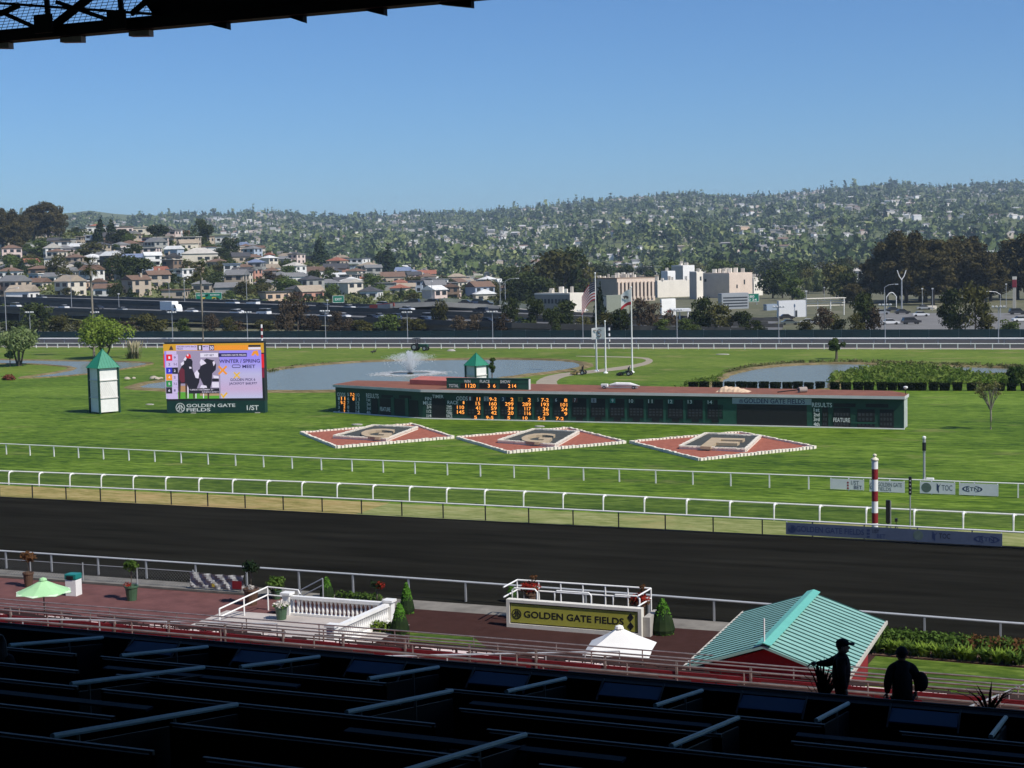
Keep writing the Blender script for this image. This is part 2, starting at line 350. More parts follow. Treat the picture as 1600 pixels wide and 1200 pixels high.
# hills: a near hillside with houses on the left, the long far ridge behind
NX = [-600, -200, 0, 60, 130, 200, 330, 400, 480, 560, 640, 720, 800, 4000]
NYs = [372, 360, 372, 372, 366, 362, 376, 396, 410, 420, 434, 446, 450, 450]
NZ = [18 + (YH(x) - y) * 1000 / 2400 for x, y in zip(NX, NYs)]
NZ = [max(0, z) for z in NZ]; NZ[-2:] = [0, 0]
SXs = [-700, -200, 60, 120, 150, 200, 250, 320, 420, 520, 650, 740, 800, 850, 930, 1000, 1070, 1150, 1230, 1300, 1400, 1480, 1540, 1600, 1800, 2400]
SYs = [350, 345, 338, 333, 330, 336, 337, 337, 335, 342, 336, 338, 330, 325, 318, 310, 306, 312, 306, 298, 290, 296, 292, 288, 282, 300]
RZ = [18 + (YH(x) - y) * 4500 / 2400 for x, y in zip(SXs, SYs)]
def vnoise(x, y):
    return (np.sin(x * .0113 + 1.7 * np.sin(y * .0071)) + np.sin(y * .0137 + 1.3 * np.sin(x * .0091 + 2)) + .6 * np.sin(x * .029 + y * .023) + .5 * np.sin(x * .041 - y * .037 + 1)) / 3.1
def terrain(X, Y):
    X = np.asarray(X, float); Y = np.asarray(Y, float)
    D = X * F0[0] + Y * F0[1]; L = X * R0[0] + Y * R0[1]; D1 = np.maximum(D, 1); px = 800 + FPX * L / D1
    t = np.clip((D - 545) / (1000 - 545), 0, 1); near = np.interp(px, NX, NZ) * (0.12 * np.minimum(1, t * 6) + 0.88 * t ** 1.15)
    t2 = np.clip((D - 1000) / 420, 0, 1); near = near * (1 - t2 * t2 * (3 - 2 * t2))
    u = np.clip((D - 1250) / 3250, 0, 1); far = np.interp(px, SXs, RZ) * u ** 1.1
    far = np.where(D > 4500, far * np.clip(1 - (D - 4500) / 3500, 0, 1), far)
    far = far + vnoise(X, Y) * 14 * np.sin(np.clip(u, 0, 1) * math.pi) ** 0.8
    return near + far + vnoise(X * 3.1, Y * 3.1) * 1.2 * np.clip((D - 600) / 200, 0, 1)
def hit(x, y, d0=560, d1=4600):
    d = ray(x, y) / FPX; D = np.concatenate([np.arange(d0, min(d1, 1500), 4), np.arange(1500, max(d1, 1501), 15)]) if d1 > 1500 else np.arange(d0, d1, 4)
    P = CAM[None] + d[None] * D[:, None]; h = terrain(P[:, 0], P[:, 1]); k = np.nonzero(P[:, 2] <= h)[0]
    if len(k) == 0: return None
    p = P[k[0]]; return np.array([p[0], p[1], float(terrain(p[0], p[1]))])
_px = np.arange(-700, 2400, 14.0); _D = np.concatenate([np.arange(530, 1500, 22.0), np.arange(1500, 4500, 60.0), np.arange(4500, 6400, 240.0)])
PXg, Dg = np.meshgrid(_px, _D); Lg = (PXg - 800) / FPX * Dg; Xg = R0[0] * Lg + F0[0] * Dg; Yg = R0[1] * Lg + F0[1] * Dg; Zg = terrain(Xg, Yg)
Zg = np.where(Zg < 0.35, -0.4, Zg); Zg[0] = -0.6
mb = MB(); r, c = Xg.shape; mb.v = list(zip(Xg.ravel().tolist(), Yg.ravel().tolist(), Zg.ravel().tolist()))
mb.f = [(i * c + j, i * c + j + 1, (i + 1) * c + j + 1, (i + 1) * c + j) for i in range(r - 1) for j in range(c - 1)]; mb.m = [0] * len(mb.f)
struct(mb, 'hills', m_hill, smooth=True)

rect('gravel_strip', -42, -12, 71.0, 72.9, 0.008, M('pale_gravel', (.17, .155, .13), .95, .35, .7, detail=9))
rect('service_road', -420, 320, 329, 337, 0.006, M('old_asphalt', (.16, .155, .145), .95, .2, .2))
sheet('car_park', [at[:2] for at in (G(1330, 515), G(1700, 515), G(1680, 489), G(1345, 489))], 0.008, MATS['old_asphalt'])
# ================================================================== THE INFIELD
m_white = M('white_paint', (0.74, 0.73, 0.70), 0.45, 0.06, 2.0)
m_black = M('black_paint', (0.012, 0.012, 0.013), 0.5, 0.2, 3.0)
m_dgreen = M('dark_green_paint', (0.010, 0.050, 0.032), 0.55, 0.2, 0.7, rnd=0.0)
m_mgreen = M('mid_green_paint', (0.016, 0.075, 0.048), 0.55, 0.18, 0.9)
m_grey = M('grey_metal', (0.36, 0.37, 0.38), 0.45, 0.1, 3.0, metal=0.3)
m_tealroof = M('teal_metal_roof', (0.015, 0.20, 0.115), 0.42, 0.10, 2.0, spec=0.5)
m_redgravel = M('red_lava_gravel', (0.23, 0.065, 0.036), 0.95, 0.3, 2.2, bump=0.8, col2=(0.36, 0.115, 0.07), detail=9)
m_dkgravel = M('dark_gravel', (0.045, 0.05, 0.045), 0.95, 0.3, 2.5, bump=0.8, detail=9)
m_tan = M('tan_stone', (0.40, 0.31, 0.20), 0.9, 0.12, 1.5, bump=0.3)
m_cream = M('cream_blocks', (0.72, 0.66, 0.55), 0.8, 0.10, 2.0)
m_rust = M('rust_roofing', (0.20, 0.075, 0.042), 0.85, 0.22, 0.7, bump=0.2)
m_pink = M('faded_red_roofing', (0.42, 0.13, 0.10), 0.8, 0.15, 0.6)
m_fascia = M('pale_fascia', (0.52, 0.52, 0.50), 0.6, 0.1, 0.8)
m_bulb = M('dark_bulb_bank', (0.008, 0.009, 0.010), 0.6, 0.3, 3.0)
m_bulb2 = M('unlit_bulbs', (0.035, 0.037, 0.042), 0.5, 0.2, 3.0)
m_letter = M('white_lettering', (0.68, 0.69, 0.66), 0.6, 0.05)
m_led = EMIT('orange_bulbs', (1.0, 0.36, 0.06), 1.3, (0.2, 0.06, 0.01))

def poly_at(pts, X):
    xs = [p[0] for p in pts]; ys = [p[1] for p in pts]
    if X < xs[0]: return ys[0] + (ys[1] - ys[0]) / (xs[1] - xs[0]) * (X - xs[0]) * .3
    if X > xs[-1]: return ys[-1]
    return float(np.interp(X, xs, ys))
def rail(name, label, tops, z, x0, x1, posts, step, pm, rm, style='plain', rr=0.055, pw=0.07, low=None, zr=None):
    """one long running rail: a continuous top rail on posts"""
    P = [G(x, y, z)[:2] for x, y in tops]; t = thing(name, label, 'rail', (x0, poly_at(P, x0), 0))
    X = np.arange(x0, x1 + .1, 4.0); path = [(x, poly_at(P, x), z) for x in X]
    mb = MB(); mb.tube(path, rr, 6); mb.build('top_rail', rm, t)
    if low:
        mb = MB(); mb.bar((x0, poly_at(P, x0), low), (x1, poly_at(P, x1), low), 0.05, 0.06); mb.build('bottom_rail', pm, t)
    pmb = MB(); hh = z - (rr if style != 'goose' else 0)
    if style == 'goose':
        pmb.tube([(0, -0.45, 0), (0, -0.42, hh * .72), (0, -0.36, hh * .9), (0, -0.2, hh * .985), (0, 0.0, hh)], [pw * .55, pw * .6, pw * .7, pw * .85, pw * .8], 6)
        pmb.bar((0.03, -.1, hh - .02), (0.2, -.02, hh - .03), .05, .07)
    else: pmb.bb((-pw / 2, -pw / 2, 0), (pw / 2, pw / 2, hh))
    me = pmb.mesh('post', pm)
    k = posts
    while k > x0: k -= step
    k += step
    while k < x1:
        obj('post', me, t, (k - x0, poly_at(P, k) - poly_at(P, x0), 0)); k += step
    return P, t
def stepfit(pxs, ybase, n=None):
    a = G(pxs[0], ybase(pxs[0]))[0]; b = G(pxs[-1], ybase(pxs[-1]))[0]; return a, (b - a) / ((n or len(pxs)) - 1)
lin = lambda x0, y0, x1, y1: (lambda x: y0 + (y1 - y0) * (x - x0) / (x1 - x0))
a, s = stepfit([46, 98, 152.5, 207, 263, 320.6, 379, 439], lin(0, 777, 500, 801))
P_IN, rail_in = rail('running_rail', 'white topped rail on thin black posts along the inside of the dark dirt track', [(0, 755), (500, 777), (830, 793), (1200, 811), (1600, 832)], 1.07, -150, 30, a, s, m_black, m_white, low=0.06)
a, s = stepfit([14, 62, 109, 160, 208, 260, 311.5, 365, 418, 472.5], lin(0, 757, 472, 776))
P_GN, rail_gn = rail('running_rail', 'white gooseneck rail with curved posts, first one beyond the dark dirt track', [(0, 735.6), (500, 754), (850, 769), (1200, 786), (1600, 804.5)], 1.1, -155, 30, a, s, m_white, m_white, 'goose', 0.06, 0.10)
a, s = stepfit([8, 42, 78, 113, 148, 191, 232, 274, 319, 364, 411, 458], lin(0, 710, 458, 732))
P_TI, rail_ti = rail('running_rail', 'thin white rail on straight posts nearest the letter diamonds', [(0, 693), (500, 716), (800, 727), (1200, 741), (1600, 756)], 1.05, -170, 30, a, s, m_white, m_white, rr=0.05, pw=0.09)
rail('running_rail', 'white rail on short posts along the far green edge of the infield', [(100, 536.5), (800, 537), (1500, 537)], 1.05, -330, 90, 0, 3.05, m_white, m_white, rr=0.09, pw=0.16)
rail('running_rail', 'thick white rail in front of the dark green far fence', [(100, 529), (800, 529), (1600, 529)], 1.25, -340, 90, 1, 6.1, m_grey, m_white, rr=0.20, pw=0.12)
a, s = stepfit([3.3, 78, 150.5, 226.5, 304.6], lin(0, 890, 350, 913))
P_NR, rail_nr = rail('running_rail', 'galvanised rail on grey posts along the apron side of the dark track', [(0, 860.5), (350, 883.5), (640, 903), (1060, 933), (1600, 975)], 1.07, -110, 12, a, s, m_grey, M('galvanised_rail', (0.52, 0.53, 0.53), 0.45, 0.08, 2, metal=0.2), rr=0.055, pw=0.09)

# --- emblem used on the signs: a ring with a bridge tower
def emblem(f, mb, u, v, r, w):
    n = 20
    for i in range(n):
        a0, a1 = 2 * math.pi * i / n, 2 * math.pi * (i + 1) / n
        mb.ext([(u + r * math.cos(a0), v + r * math.sin(a0)), (u + r * math.cos(a1), v + r * math.sin(a1)), (u + .86 * r * math.cos(a1), v + .86 * r * math.sin(a1)), (u + .86 * r * math.cos(a0), v + .86 * r * math.sin(a0))], f.at(0, 0, w), f.U, f.V, f.W, 0.01)
    for sx in (-1, 1):
        f.rect(mb, u + sx * .20 * r - .06 * r, u + sx * .20 * r + .06 * r, v - .62 * r, v + .66 * r, w, w + .01)
        mb.ext([(u + sx * .28 * r, v + .5 * r), (u + sx * .84 * r, v - .3 * r), (u + sx * .84 * r, v - .5 * r), (u + sx * .28 * r, v + .15 * r)][::sx], f.at(0, 0, w), f.U, f.V, f.W, 0.01)
    for q in (-.25, .1, .42): f.rect(mb, u - .14 * r, u + .14 * r, v + q * r, v + (q + .1) * r, w, w + .01)
    f.rect(mb, u - .84 * r, u - .28 * r, v - .62 * r, v - .5 * r, w, w + .01); f.rect(mb, u + .28 * r, u + .84 * r, v - .62 * r, v - .5 * r, w, w + .01)

# --- sponsor banners
m_ban = M('white_vinyl', (0.62, 0.63, 0.65), 0.5, 0.06, 2.0); m_bantxt = M('grey_print', (0.12, 0.14, 0.17), 0.6, 0.05); m_bantxt2 = M('navy_print', (0.025, 0.04, 0.10), 0.6, 0.05)
m_banblue = M('slate_blue_vinyl', (0.080, 0.102, 0.155), 0.6, 0.12, 1.0); m_red2 = M('red_print', (0.25, 0.02, 0.03), 0.6, 0.1); m_seal = M('olive_print', (0.10, 0.14, 0.12), 0.6, 0.2)
def banner(px0, px1, ytop, P, z0, z1, label, marks, mat=m_ban, off=-0.12, tm=(m_bantxt, m_bantxt2)):
    A = G(px0, ytop(px0), z1); B = G(px1, ytop(px1), z1); A[1] = poly_at(P, A[0]) + off; B[1] = poly_at(P, B[0]) + off
    A[2] = B[2] = 0; L = np.linalg.norm(B - A); f = Face(A, B - A); t = thing('sponsor_banner', label, 'banner', A)
    mb = MB(); f.rect(mb, 0, L, z0, z1, -0.012, 0.012); mb.build('sheet', mat, t)
    mb = MB()
    for u in (0.05, L - 0.05): f.rect(mb, u - .03, u + .03, z0 - .02, z1 + .06, -0.04, -0.014)
    mb.build('edge_batten', m_white, t); h = z1 - z0
    for k, st, u0, u1, v0, v1 in marks:
        mb = MB()
        if k == 't': f.text(mb, st, u0 * L, z0 + v0 * h, (v1 - v0) * h, (u1 - u0) * L, 0.016, 0.012)
        elif k == 'e': emblem(f, mb, (u0 + u1) / 2 * L, z0 + (v0 + v1) / 2 * h, (v1 - v0) / 2 * h, 0.014)
        elif k == 's':
            c = ((u0 + u1) / 2 * L, z0 + (v0 + v1) / 2 * h); r = (v1 - v0) / 2 * h
            mb.ext([(c[0] + r * math.cos(i * .3142), c[1] + r * math.sin(i * .3142)) for i in range(20)], f.at(0, 0, .013), f.U, f.V, f.W, .005)
        elif k == 'o':
            c = ((u0 + u1) / 2 * L, z0 + (v0 + v1) / 2 * h); ru, rv = (u1 - u0) / 2 * L, (v1 - v0) / 2 * h
            for i in range(20):
                if i in (4, 5, 14, 15): continue
                a0, a1 = i * .3142, (i + 1) * .3142; q = .82
                mb.ext([(c[0] + ru * math.cos(a0), c[1] + rv * math.sin(a0)), (c[0] + ru * math.cos(a1), c[1] + rv * math.sin(a1)), (c[0] + q * ru * math.cos(a1), c[1] + q * rv * math.sin(a1)), (c[0] + q * ru * math.cos(a0), c[1] + q * rv * math.sin(a0))], f.at(0, 0, .013), f.U, f.V, f.W, .005)
        elif k == 'b':
            for i in range(3): f.rect(mb, u0 * L, u1 * L, z0 + (v0 + i * .27) * h, z0 + (v0 + i * .27 + .17) * h, .013, .018)
        elif k == 'h':
            mb.ext([(u0 * L, z0 + v1 * h), (u0 * L, z0 + (v0 + .25) * h), ((u0 + u1) / 2 * L, z0 + v0 * h), ((u0 + u1) / 2 * L, z0 + .55 * h), (u1 * L, z0 + v1 * h), ((u0 + u1) / 2 * L, z0 + .7 * h)], f.at(0, 0, .013), f.U, f.V, f.W, .005)
        mb.build('lettering' if k == 't' else 'mark', m_red2 if k == 'b' and mat is m_ban else (m_seal if k == 's' else tm[0 if st in ('1/ST', 'GOLDEN GATE', 'FIELDS', 'TOC') else 1]), t)
    return t
yb = lin(1294, 750, 1560, 757)
banner(1294, 1348, yb, P_TI, 0.12, 0.92, 'short white banner reading 1/ST BET on the thin rail, leftmost of four', [('b', 'b', .50, .55, .05, .9), ('t', '1/ST', .62, .85, .48, .88), ('t', 'BET', .70, .94, .08, .42)])
banner(1357, 1413, yb, P_TI, 0.05, 0.90, 'white banner reading GOLDEN GATE FIELDS on the thin rail behind the striped pole', [('e', 'e', .04, .20, .15, .85), ('t', 'GOLDEN GATE', .24, .92, .48, .85), ('t', 'FIELDS', .24, .62, .10, .42)])
banner(1436, 1492, yb, P_TI, 0.08, 0.95, 'white banner with round seal and TOC letters on the thin rail', [('s', 's', .07, .30, .08, .92), ('h', 'h', .48, .60, .08, .92), ('t', 'TOC', .62, .92, .3, .78)])
banner(1498, 1560, yb, P_TI, 0.08, 0.95, 'white banner with dark RTN oval on the thin rail, rightmost of four', [('t', 'RTN', .18, .50, .35, .68), ('o', 'o', .08, .60, .25, .80)])
banner(1223, 1565, lin(1223, 820, 1565, 836.5), P_IN, 0.16, 0.93, 'long slate blue banner along the inside rail of the dirt track', [('e', 'e', .018, .045, .2, .8), ('t', 'GOLDEN GATE FIELDS', .05, .375, .28, .76), ('b', 'b', .388, .402, .08, .85), ('t', '1/ST', .415, .445, .5, .8), ('t', 'BET', .435, .475, .12, .44), ('s', 's', .60, .65, .12, .92), ('h', 'h', .69, .715, .12, .9), ('t', 'TOC', .72, .77, .36, .78), ('t', 'RTN', .90, .965, .34, .66), ('o', 'o', .875, .99, .22, .78)], m_banblue, -0.06, (M('navy_on_blue', (0.012, 0.016, 0.03), 0.6, 0.05), MATS['navy_print']))

# --- striped finish pole and the posts beside it
b = G(1367.3, 826); b[1] = 98.4; k = SPX((b[0], b[1], 2)); b[0] = GY(1367, 800, 98.4)[0]
t = thing('finish_pole', 'tall red and white striped finish pole with ball top by the inside rail', 'pole', b)
zz = lambda py: GY(1367, py, 98.4)[2]
m_maroon = M('maroon_paint', (0.20, 0.012, 0.016), 0.5, 0.1)
bands = [826, 817, 801, 783, 767, 749, 732.5, 720]
for i in range(len(bands) - 1):
    z0 = 0 if i == 0 else zz(bands[i]); z1 = zz(bands[i + 1]); mb = MB(); mb.lathe((b[0], b[1], z0), [(0.20, 0), (0.20, z1 - z0)], 16)
    mb.build('white_band' if i % 2 == 0 else 'red_band', m_white if i % 2 == 0 else m_maroon, t, smooth=False)
zt = zz(720); mb = MB(); mb.lathe((b[0], b[1], zt), [(0.20, 0), (0.25, 0.03), (0.25, 0.10), (0.20, 0.16), (0.08, 0.24), (0.06, 0.27), (0.12, 0.32), (0.13, 0.37), (0.09, 0.43), (0.0, 0.46)], 16); mb.build('ball_cap', M('ivory_paint', (0.6, 0.56, 0.42), 0.5, .1), t, smooth=True)
b = G(1444, 750); t = thing('camera_post', 'grey post with black camera housing standing on grass behind the thin rail', 'post', b)
mb = MB(); mb.lathe(b, [(0.16, 0), (0.10, 0.2), (0.09, 2.2), (0.12, 2.3), (0.12, 3.3)], 10); mb.build('shaft', m_grey, t)
mb = MB(); mb.lathe(b + [0, 0, 2.35], [(0.15, 0), (0.15, 0.65)], 10); mb.build('housing', m_black, t)
mb = MB(); mb.lathe(b + [0, 0, 3.3], [(0.14, 0), (0.15, 0.12), (0.08, 0.2)], 10); mb.build('cap', m_white, t)
mb = MB(); mb.bb(b + [0.15, -.2, 0], b + [0.75, .2, .18]); mb.build('base_box', m_white, t, bevel=.03)
b = G(1435.5, 822); b[1] = 98.6; t = thing('timing_post', 'thin grey post with narrow black light box on top by the inside rail', 'post', b)
mb = MB(); mb.lathe(b, [(0.045, 0), (0.04, 2.75)], 8); mb.build('shaft', m_grey, t)
mb = MB(); mb.bb(b + [-.09, -.09, 2.72], b + [.09, .09, 3.85]); mb.build('light_box', m_black, t, bevel=.02)
for i in range(4):
    mb = MB(); mb.lathe(b + [0, -.1, 2.85 + i * .24], [(0.05, 0), (0.05, 0.08)], 8); mb.build('lamp', m_grey, t)
b = G(1402, 814); b[1] = 100.2; t = thing('speaker_box', 'tall black column speaker on a short stand beside the striped pole', 'speaker', b)
mb = MB(); mb.bb(b + [-.13, -.12, .55], b + [.13, .12, 2.05]); mb.build('cabinet', m_black, t, bevel=.02)
mb = MB(); mb.bb(b + [.14, -.05, .3], b + [.19, .05, 2.0]); mb.build('bracket', m_grey, t)
mb = MB(); [mb.tube([b + [0, 0, .6], b + [.3 * math.cos(q), .3 * math.sin(q), 0]], .025, 5) for q in (.4, 2.5, 4.6)]; mb.build('stand', m_black, t)
b = G(1411, 821); b[1] = 99.6; t = thing('camera_tripod', 'small dark camera tripod between the speaker and the timing post', 'tripod', b)
mb = MB(); [mb.tube([b + [0, 0, .6], b + [.22 * math.cos(q), .22 * math.sin(q), 0]], .02, 5) for q in (.4, 2.5, 4.6)]; mb.build('legs', m_black, t)
mb = MB(); mb.tube([b + [0, 0, .55], b + [0, 0, .8]], .025, 6); mb.bb(b + [-.08, -.14, .78], b + [.08, .14, .98]); mb.build('head', m_black, t)

# --- three letter diamonds
def edging(mb, a, b, h=0.26, w=0.30, pitch=0.40, z=0.0):
    a = np.array(a, float); b = np.array(b, float); d = b - a; L = np.linalg.norm(d[:2]); d = d / L; n = max(2, int(L / pitch)); s = np.array([-d[1], d[0], 0])
    for i in range(n):
        c = a + d * ((i + .5) * L / n); c[2] = z + h / 2; hh = h * (0.86 + .28 * RG.random()); ang = math.atan2(d[1], d[0]) + .25 + .08 * RG.normal()
        mb.box((c[0], c[1], z + hh / 2), (L / n * .86, w * .9, hh), ang)
def inset(P, d):
    c = np.mean(P, 0); return [p + (c - p) * d for p in P]
def diamond(o4, i4, letter, lx, label):
    O = [G(x, y) for x, y in o4]; I = [G(x, y, 0.0) for x, y in i4]; c = np.mean(O, 0); c[2] = 0
    t = thing('letter_diamond', label, 'flower bed', c, group='letter diamonds on the infield')
    mb = MB(); mb.prism(inset(O, .015), 0.0, 0.10); mb.build('gravel_bed', m_redgravel, t)
    for k in range(4):
        mb = MB(); edging(mb, O[k], O[(k + 1) % 4]); mb.build('edging', m_cream, t)
    mb = MB(); mb.prism(inset(I, .02), 0.0, 0.26); mb.build('planter', m_dkgravel, t)
    for k in range(4):
        a, bq = I[k], I[(k + 1) % 4]; mb = MB(); mb.bar(a + [0, 0, .15], bq + [0, 0, .15], .20, .30); mb.build('planter_wall', m_cream, t)
        mb = MB(); edging(mb, a, bq, .14, .34, .42, .30); mb.build('edging', m_cream, t)
    K = [G(x, y, .45) for x, y in lx]; v, fs = textmesh(letter, 0.02, 0.0); mn, mx = v.min(0), v.max(0); mb = MB(); n = len(v); q = []
    for p in v:
        u, w = (p[0] - mn[0]) / (mx[0] - mn[0]), (p[1] - mn[1]) / (mx[1] - mn[1]); c_ = (K[0] * (1 - u) + K[1] * u) * (1 - w) + (K[3] * (1 - u) + K[2] * u) * w; q.append((c_[0], c_[1]))
    from collections import Counter
    ed = Counter(tuple(sorted((f[i], f[(i + 1) % len(f)]))) for f in fs for i in range(len(f)))
    mb.add([(x, y, .26) for x, y in q] + [(x, y, .52) for x, y in q], [tuple(i + n for i in f) for f in fs] + [(a, b_, b_ + n, a + n) for (a, b_), k in ed.items() if k == 1])
    mb.build('letter', m_tan, t); return t
diamond([(470.6, 678), (643.8, 664.6), (708, 685.3), (525.9, 700.6)], [(521.6, 686.5), (583, 669.5), (651.9, 672.5), (604.5, 691)], 'G', ((558, 683), (606, 684.5), (619, 671.2), (571, 670)), 'red gravel diamond with tan letter G, nearest the video screen')
diamond([(714.4, 685.5), (887.8, 670.8), (976.4, 693), (794, 708.8)], [(779, 693.5), (834, 675.5), (904, 679.5), (868, 700.5)], 'G', ((808, 691), (855, 692.2), (870, 678.5), (822, 677.3)), 'red gravel diamond with tan letter G, middle of three')
diamond([(985, 692.5), (1156, 677.7), (1273.8, 701), (1092.5, 720)], [(1062.5, 703), (1103, 682.5), (1187.5, 686.5), (1165, 708)], 'F', ((1094, 698.5), (1142, 700), (1164, 686.2), (1112, 684.8)), 'red gravel diamond with tan letter F, nearest the striped pole')

# --- the tote board
A, B, Cc = G(525, 644), G(661, 654), G(1412, 671); HT = 3.15
B[1] = 159.6; Cc[1] = 159.2
t = thing('tote_board', 'long low dark green tote board with orange bulb numbers beyond the diamonds', 'scoreboard', B)
fm = Face(B, Cc - B); fw = Face(A, B - A); LM = np.linalg.norm(Cc - B); LW = np.linalg.norm(B - A)
nb = np.array([0, 1, 0.]); DEP = 5.6
mb = MB(); pl = [(A + [0, .02, 0])[:2], (B + [0, .02, 0])[:2], (Cc + [-.02, .02, 0])[:2], (Cc + nb * 2.6 + [-.02, 0, 0])[:2], (Cc + nb * DEP + [-2, 0, 0])[:2], (A + nb * DEP)[:2]]
mb.prism(pl, 0, HT - .02); mb.build('wall', m_dgreen, t)
mb = MB(); pr = [(A + [-.15, -.30, 0])[:2], (B + [0, -.34, 0])[:2], (Cc + [.12, -.34, 0])[:2], (Cc + nb * 2.65 + [.12, 0, 0])[:2], (Cc + nb * DEP + [-2, .2, 0])[:2], (A + nb * (DEP + .2) + [-.15, 0, 0])[:2]]
mb.prism(pr, HT + .22, HT + .27); mb.build('roof', m_rust, t)
mb = MB()
for p, q in ((pr[0], pr[1]), (pr[1], pr[2]), (pr[2], pr[3])): mb.bar((*p, HT + .11), (*q, HT + .11), .10, .30)
mb.build('fascia', m_fascia, t)
mb = MB(); mb.bb(Cc + [.0, .15, 0.05], Cc + [.03, 2.5, HT - .1]); mb.build('end_panel', M('pale_green_panel', (.40, .44, .40), .6, .12, 1), t)
mb = MB(); mb.bb(Cc + [.035, 1.4, .1], Cc + [.06, 2.2, 2.05]); mb.build('end_door', M('grey_door', (.46, .47, .45), .6, .1, 1), t)
mb = MB(); mb.bar(A + [-.2, -.12, .05], B + [0, -.14, .05], .2, .10); mb.bar(B + [0, -.14, .05], Cc + [.1, -.14, .05], .2, .10); mb.build('footing', m_white, t)
mb = MB(); q0 = G(578, 612, HT + .3); q1 = G(702, 617, HT + .3); q0[1] = 165.6; q1[1] = 163.2
mb.ext([(0, 0), (0, .55), (3.2, .75), (3.2, 0)], q0, (0, 1, 0), (0, 0, 1), (q1 - q0) / np.linalg.norm(q1 - q0), np.linalg.norm(q1 - q0)); mb.build('raised_roof', m_pink, t)
# proud lighter panels and posts on the faces
def Z7(x, y): return 500 + x / 4.571, 540 + y / 4.571
def Z8(x, y): return 820 + x / 4.571, 540 + y / 4.571
def Z9(x, y): return 1100 + x / 4.571, 540 + y / 4.571
def frect(f, zf, a, b, w0, w1, name, mat):
    u0, v0 = f.uv(*zf(a[0], b[1])); u1, v1 = f.uv(*zf(b[0], a[1])); mb = MB(); f.rect(mb, u0, u1, max(.06, v0), min(v1, HT - .05), w0, w1); return mb.build(name, mat, t)
def ftext(f, zf, st, a, b, mat=None, w=.05, bold=.012, parent=None):
    u0, v0 = f.uv(*zf(a[0], b[1])); u1, v1 = f.uv(*zf(b[0], a[1])); mb = MB(); f.text(mb, st, u0, v0, v1 - v0, u1 - u0, w, bold); return mb.build('lettering' if mat is None else 'lit_digits', mat or m_letter, parent or t)
# left wing
ftext(fw, Z7, 'ODDS', (125, 337), (183, 362))
for i in range(4): ftext(fw, Z7, '1234'[i], (131, 368 + i * 31), (143, 388 + i * 31)); 
for i in range(5): ftext(fw, Z7, '56789'[i], (197, 338 + i * 30), (210, 360 + i * 30)); ftext(fw, Z7, ('10', '11', '12', '13', '14')[i], (258, 340 + i * 30), (284, 364 + i * 30))
frect(fw, Z7, (148, 362), (187, 482), .012, .03, 'bulb_bank', m_bulb); frect(fw, Z7, (215, 335), (250, 480), .012, .03, 'bulb_bank', m_bulb)
for st, a, b in (('11', (153, 366), (182, 388)), ('9-2', (150, 396), (183, 419)), ('2', (170, 426), (182, 447)), ('2', (170, 457), (182, 477)), ('7-2', (218, 339), (248, 362)), ('8', (234, 369), (247, 391))): ftext(fw, Z7, st, a, b, m_led)
ftext(fw, Z7, 'RESULTS', (332, 345), (420, 372)); ftext(fw, Z7, 'FEATURE', (432, 442), (505, 466), w=.07)
for i in range(4): ftext(fw, Z7, ('1st', '2nd', '3rd', '4th')[i], (336, 376 + i * 30), (362, 397 + i * 30))
for a, b in (((372, 376), (410, 490)), ((432, 380), (505, 496)), ((535, 384), (612, 492)), ((640, 392), (700, 506)), ((440, 355), (520, 370)), ((565, 358), (650, 376))): frect(fw, Z7, a, b, .012, .035, 'bulb_bank', m_bulb)
for a, b in (((612, 375), (632, 512)), ((512, 370), (530, 500))): frect(fw, Z7, a, b, .012, .06, 'panel_post', m_mgreen)
# timer, race and entries
ftext(fm, Z7, 'TIMER', (803, 352), (883, 374)); ftext(fm, Z7, 'FIN', (752, 367), (796, 390)); ftext(fm, Z7, 'MILE', (738, 397), (797, 421))
for i in range(3): ftext(fm, Z7, ('3/4', '1/2', '1/4')[i], (764, 427 + i * 31), (796, 449 + i * 31))
frect(fm, Z7, (803, 378), (897, 516), .012, .03, 'bulb_bank', m_bulb)
ftext(fm, Z7, 'ODDS', (975, 363), (1055, 391)); ftext(fm, Z7, 'RACE', (912, 394), (988, 418))
for i, (p, q) in enumerate((('TIME', 'OF DAY'), ('POST', 'TIME'))): ftext(fm, Z7, p, (905, 428 + i * 32), (942, 440 + i * 32), bold=.02); ftext(fm, Z7, q, (905, 443 + i * 32), (945, 455 + i * 32), bold=.02)
ftext(fm, Z7, 'RACE', (905, 491), (946, 513)); frect(fm, Z7, (955, 424), (1038, 488), .012, .03, 'bulb_bank', m_bulb); frect(fm, Z7, (1010, 396), (1040, 419), .012, .03, 'bulb_bank', m_bulb)
ftext(fm, Z7, '1', (1022, 398), (1032, 417), m_led); ftext(fm, Z7, '110', (980, 428), (1030, 453), m_led); ftext(fm, Z7, '145', (980, 462), (1032, 487), m_led)
ents = [(1055, 1150), (1170, 1268), (1290, 1388), (1413, 1512), (1539, 1640), (1667, 1772), (1803, 1903), (1936, 2038), (2070, 2175), (2206, 2311), (2343, 2451), (2485, 2593), (2625, 2733), (2768, 2878)]
ev = [('11', '15', '41', '2', '5'), ('9-2', '160', '59', '42', '9-5'), ('2', '299', '39', '20', '5'), ('2', '289', '117', '116', '10'), ('7-2', '193', '36', '25', '5-2'), ('8', '101', '24', '9', '7-2')]
chips = [(.10, .03, .03), (.42, .43, .42), (.015, .04, .10), (.22, .20, .06), None, (.02, .02, .02), (.10, .035, .035), (.30, .31, .36), (.02, .20, .16), None, None, (.02, .13, .11), None, None]
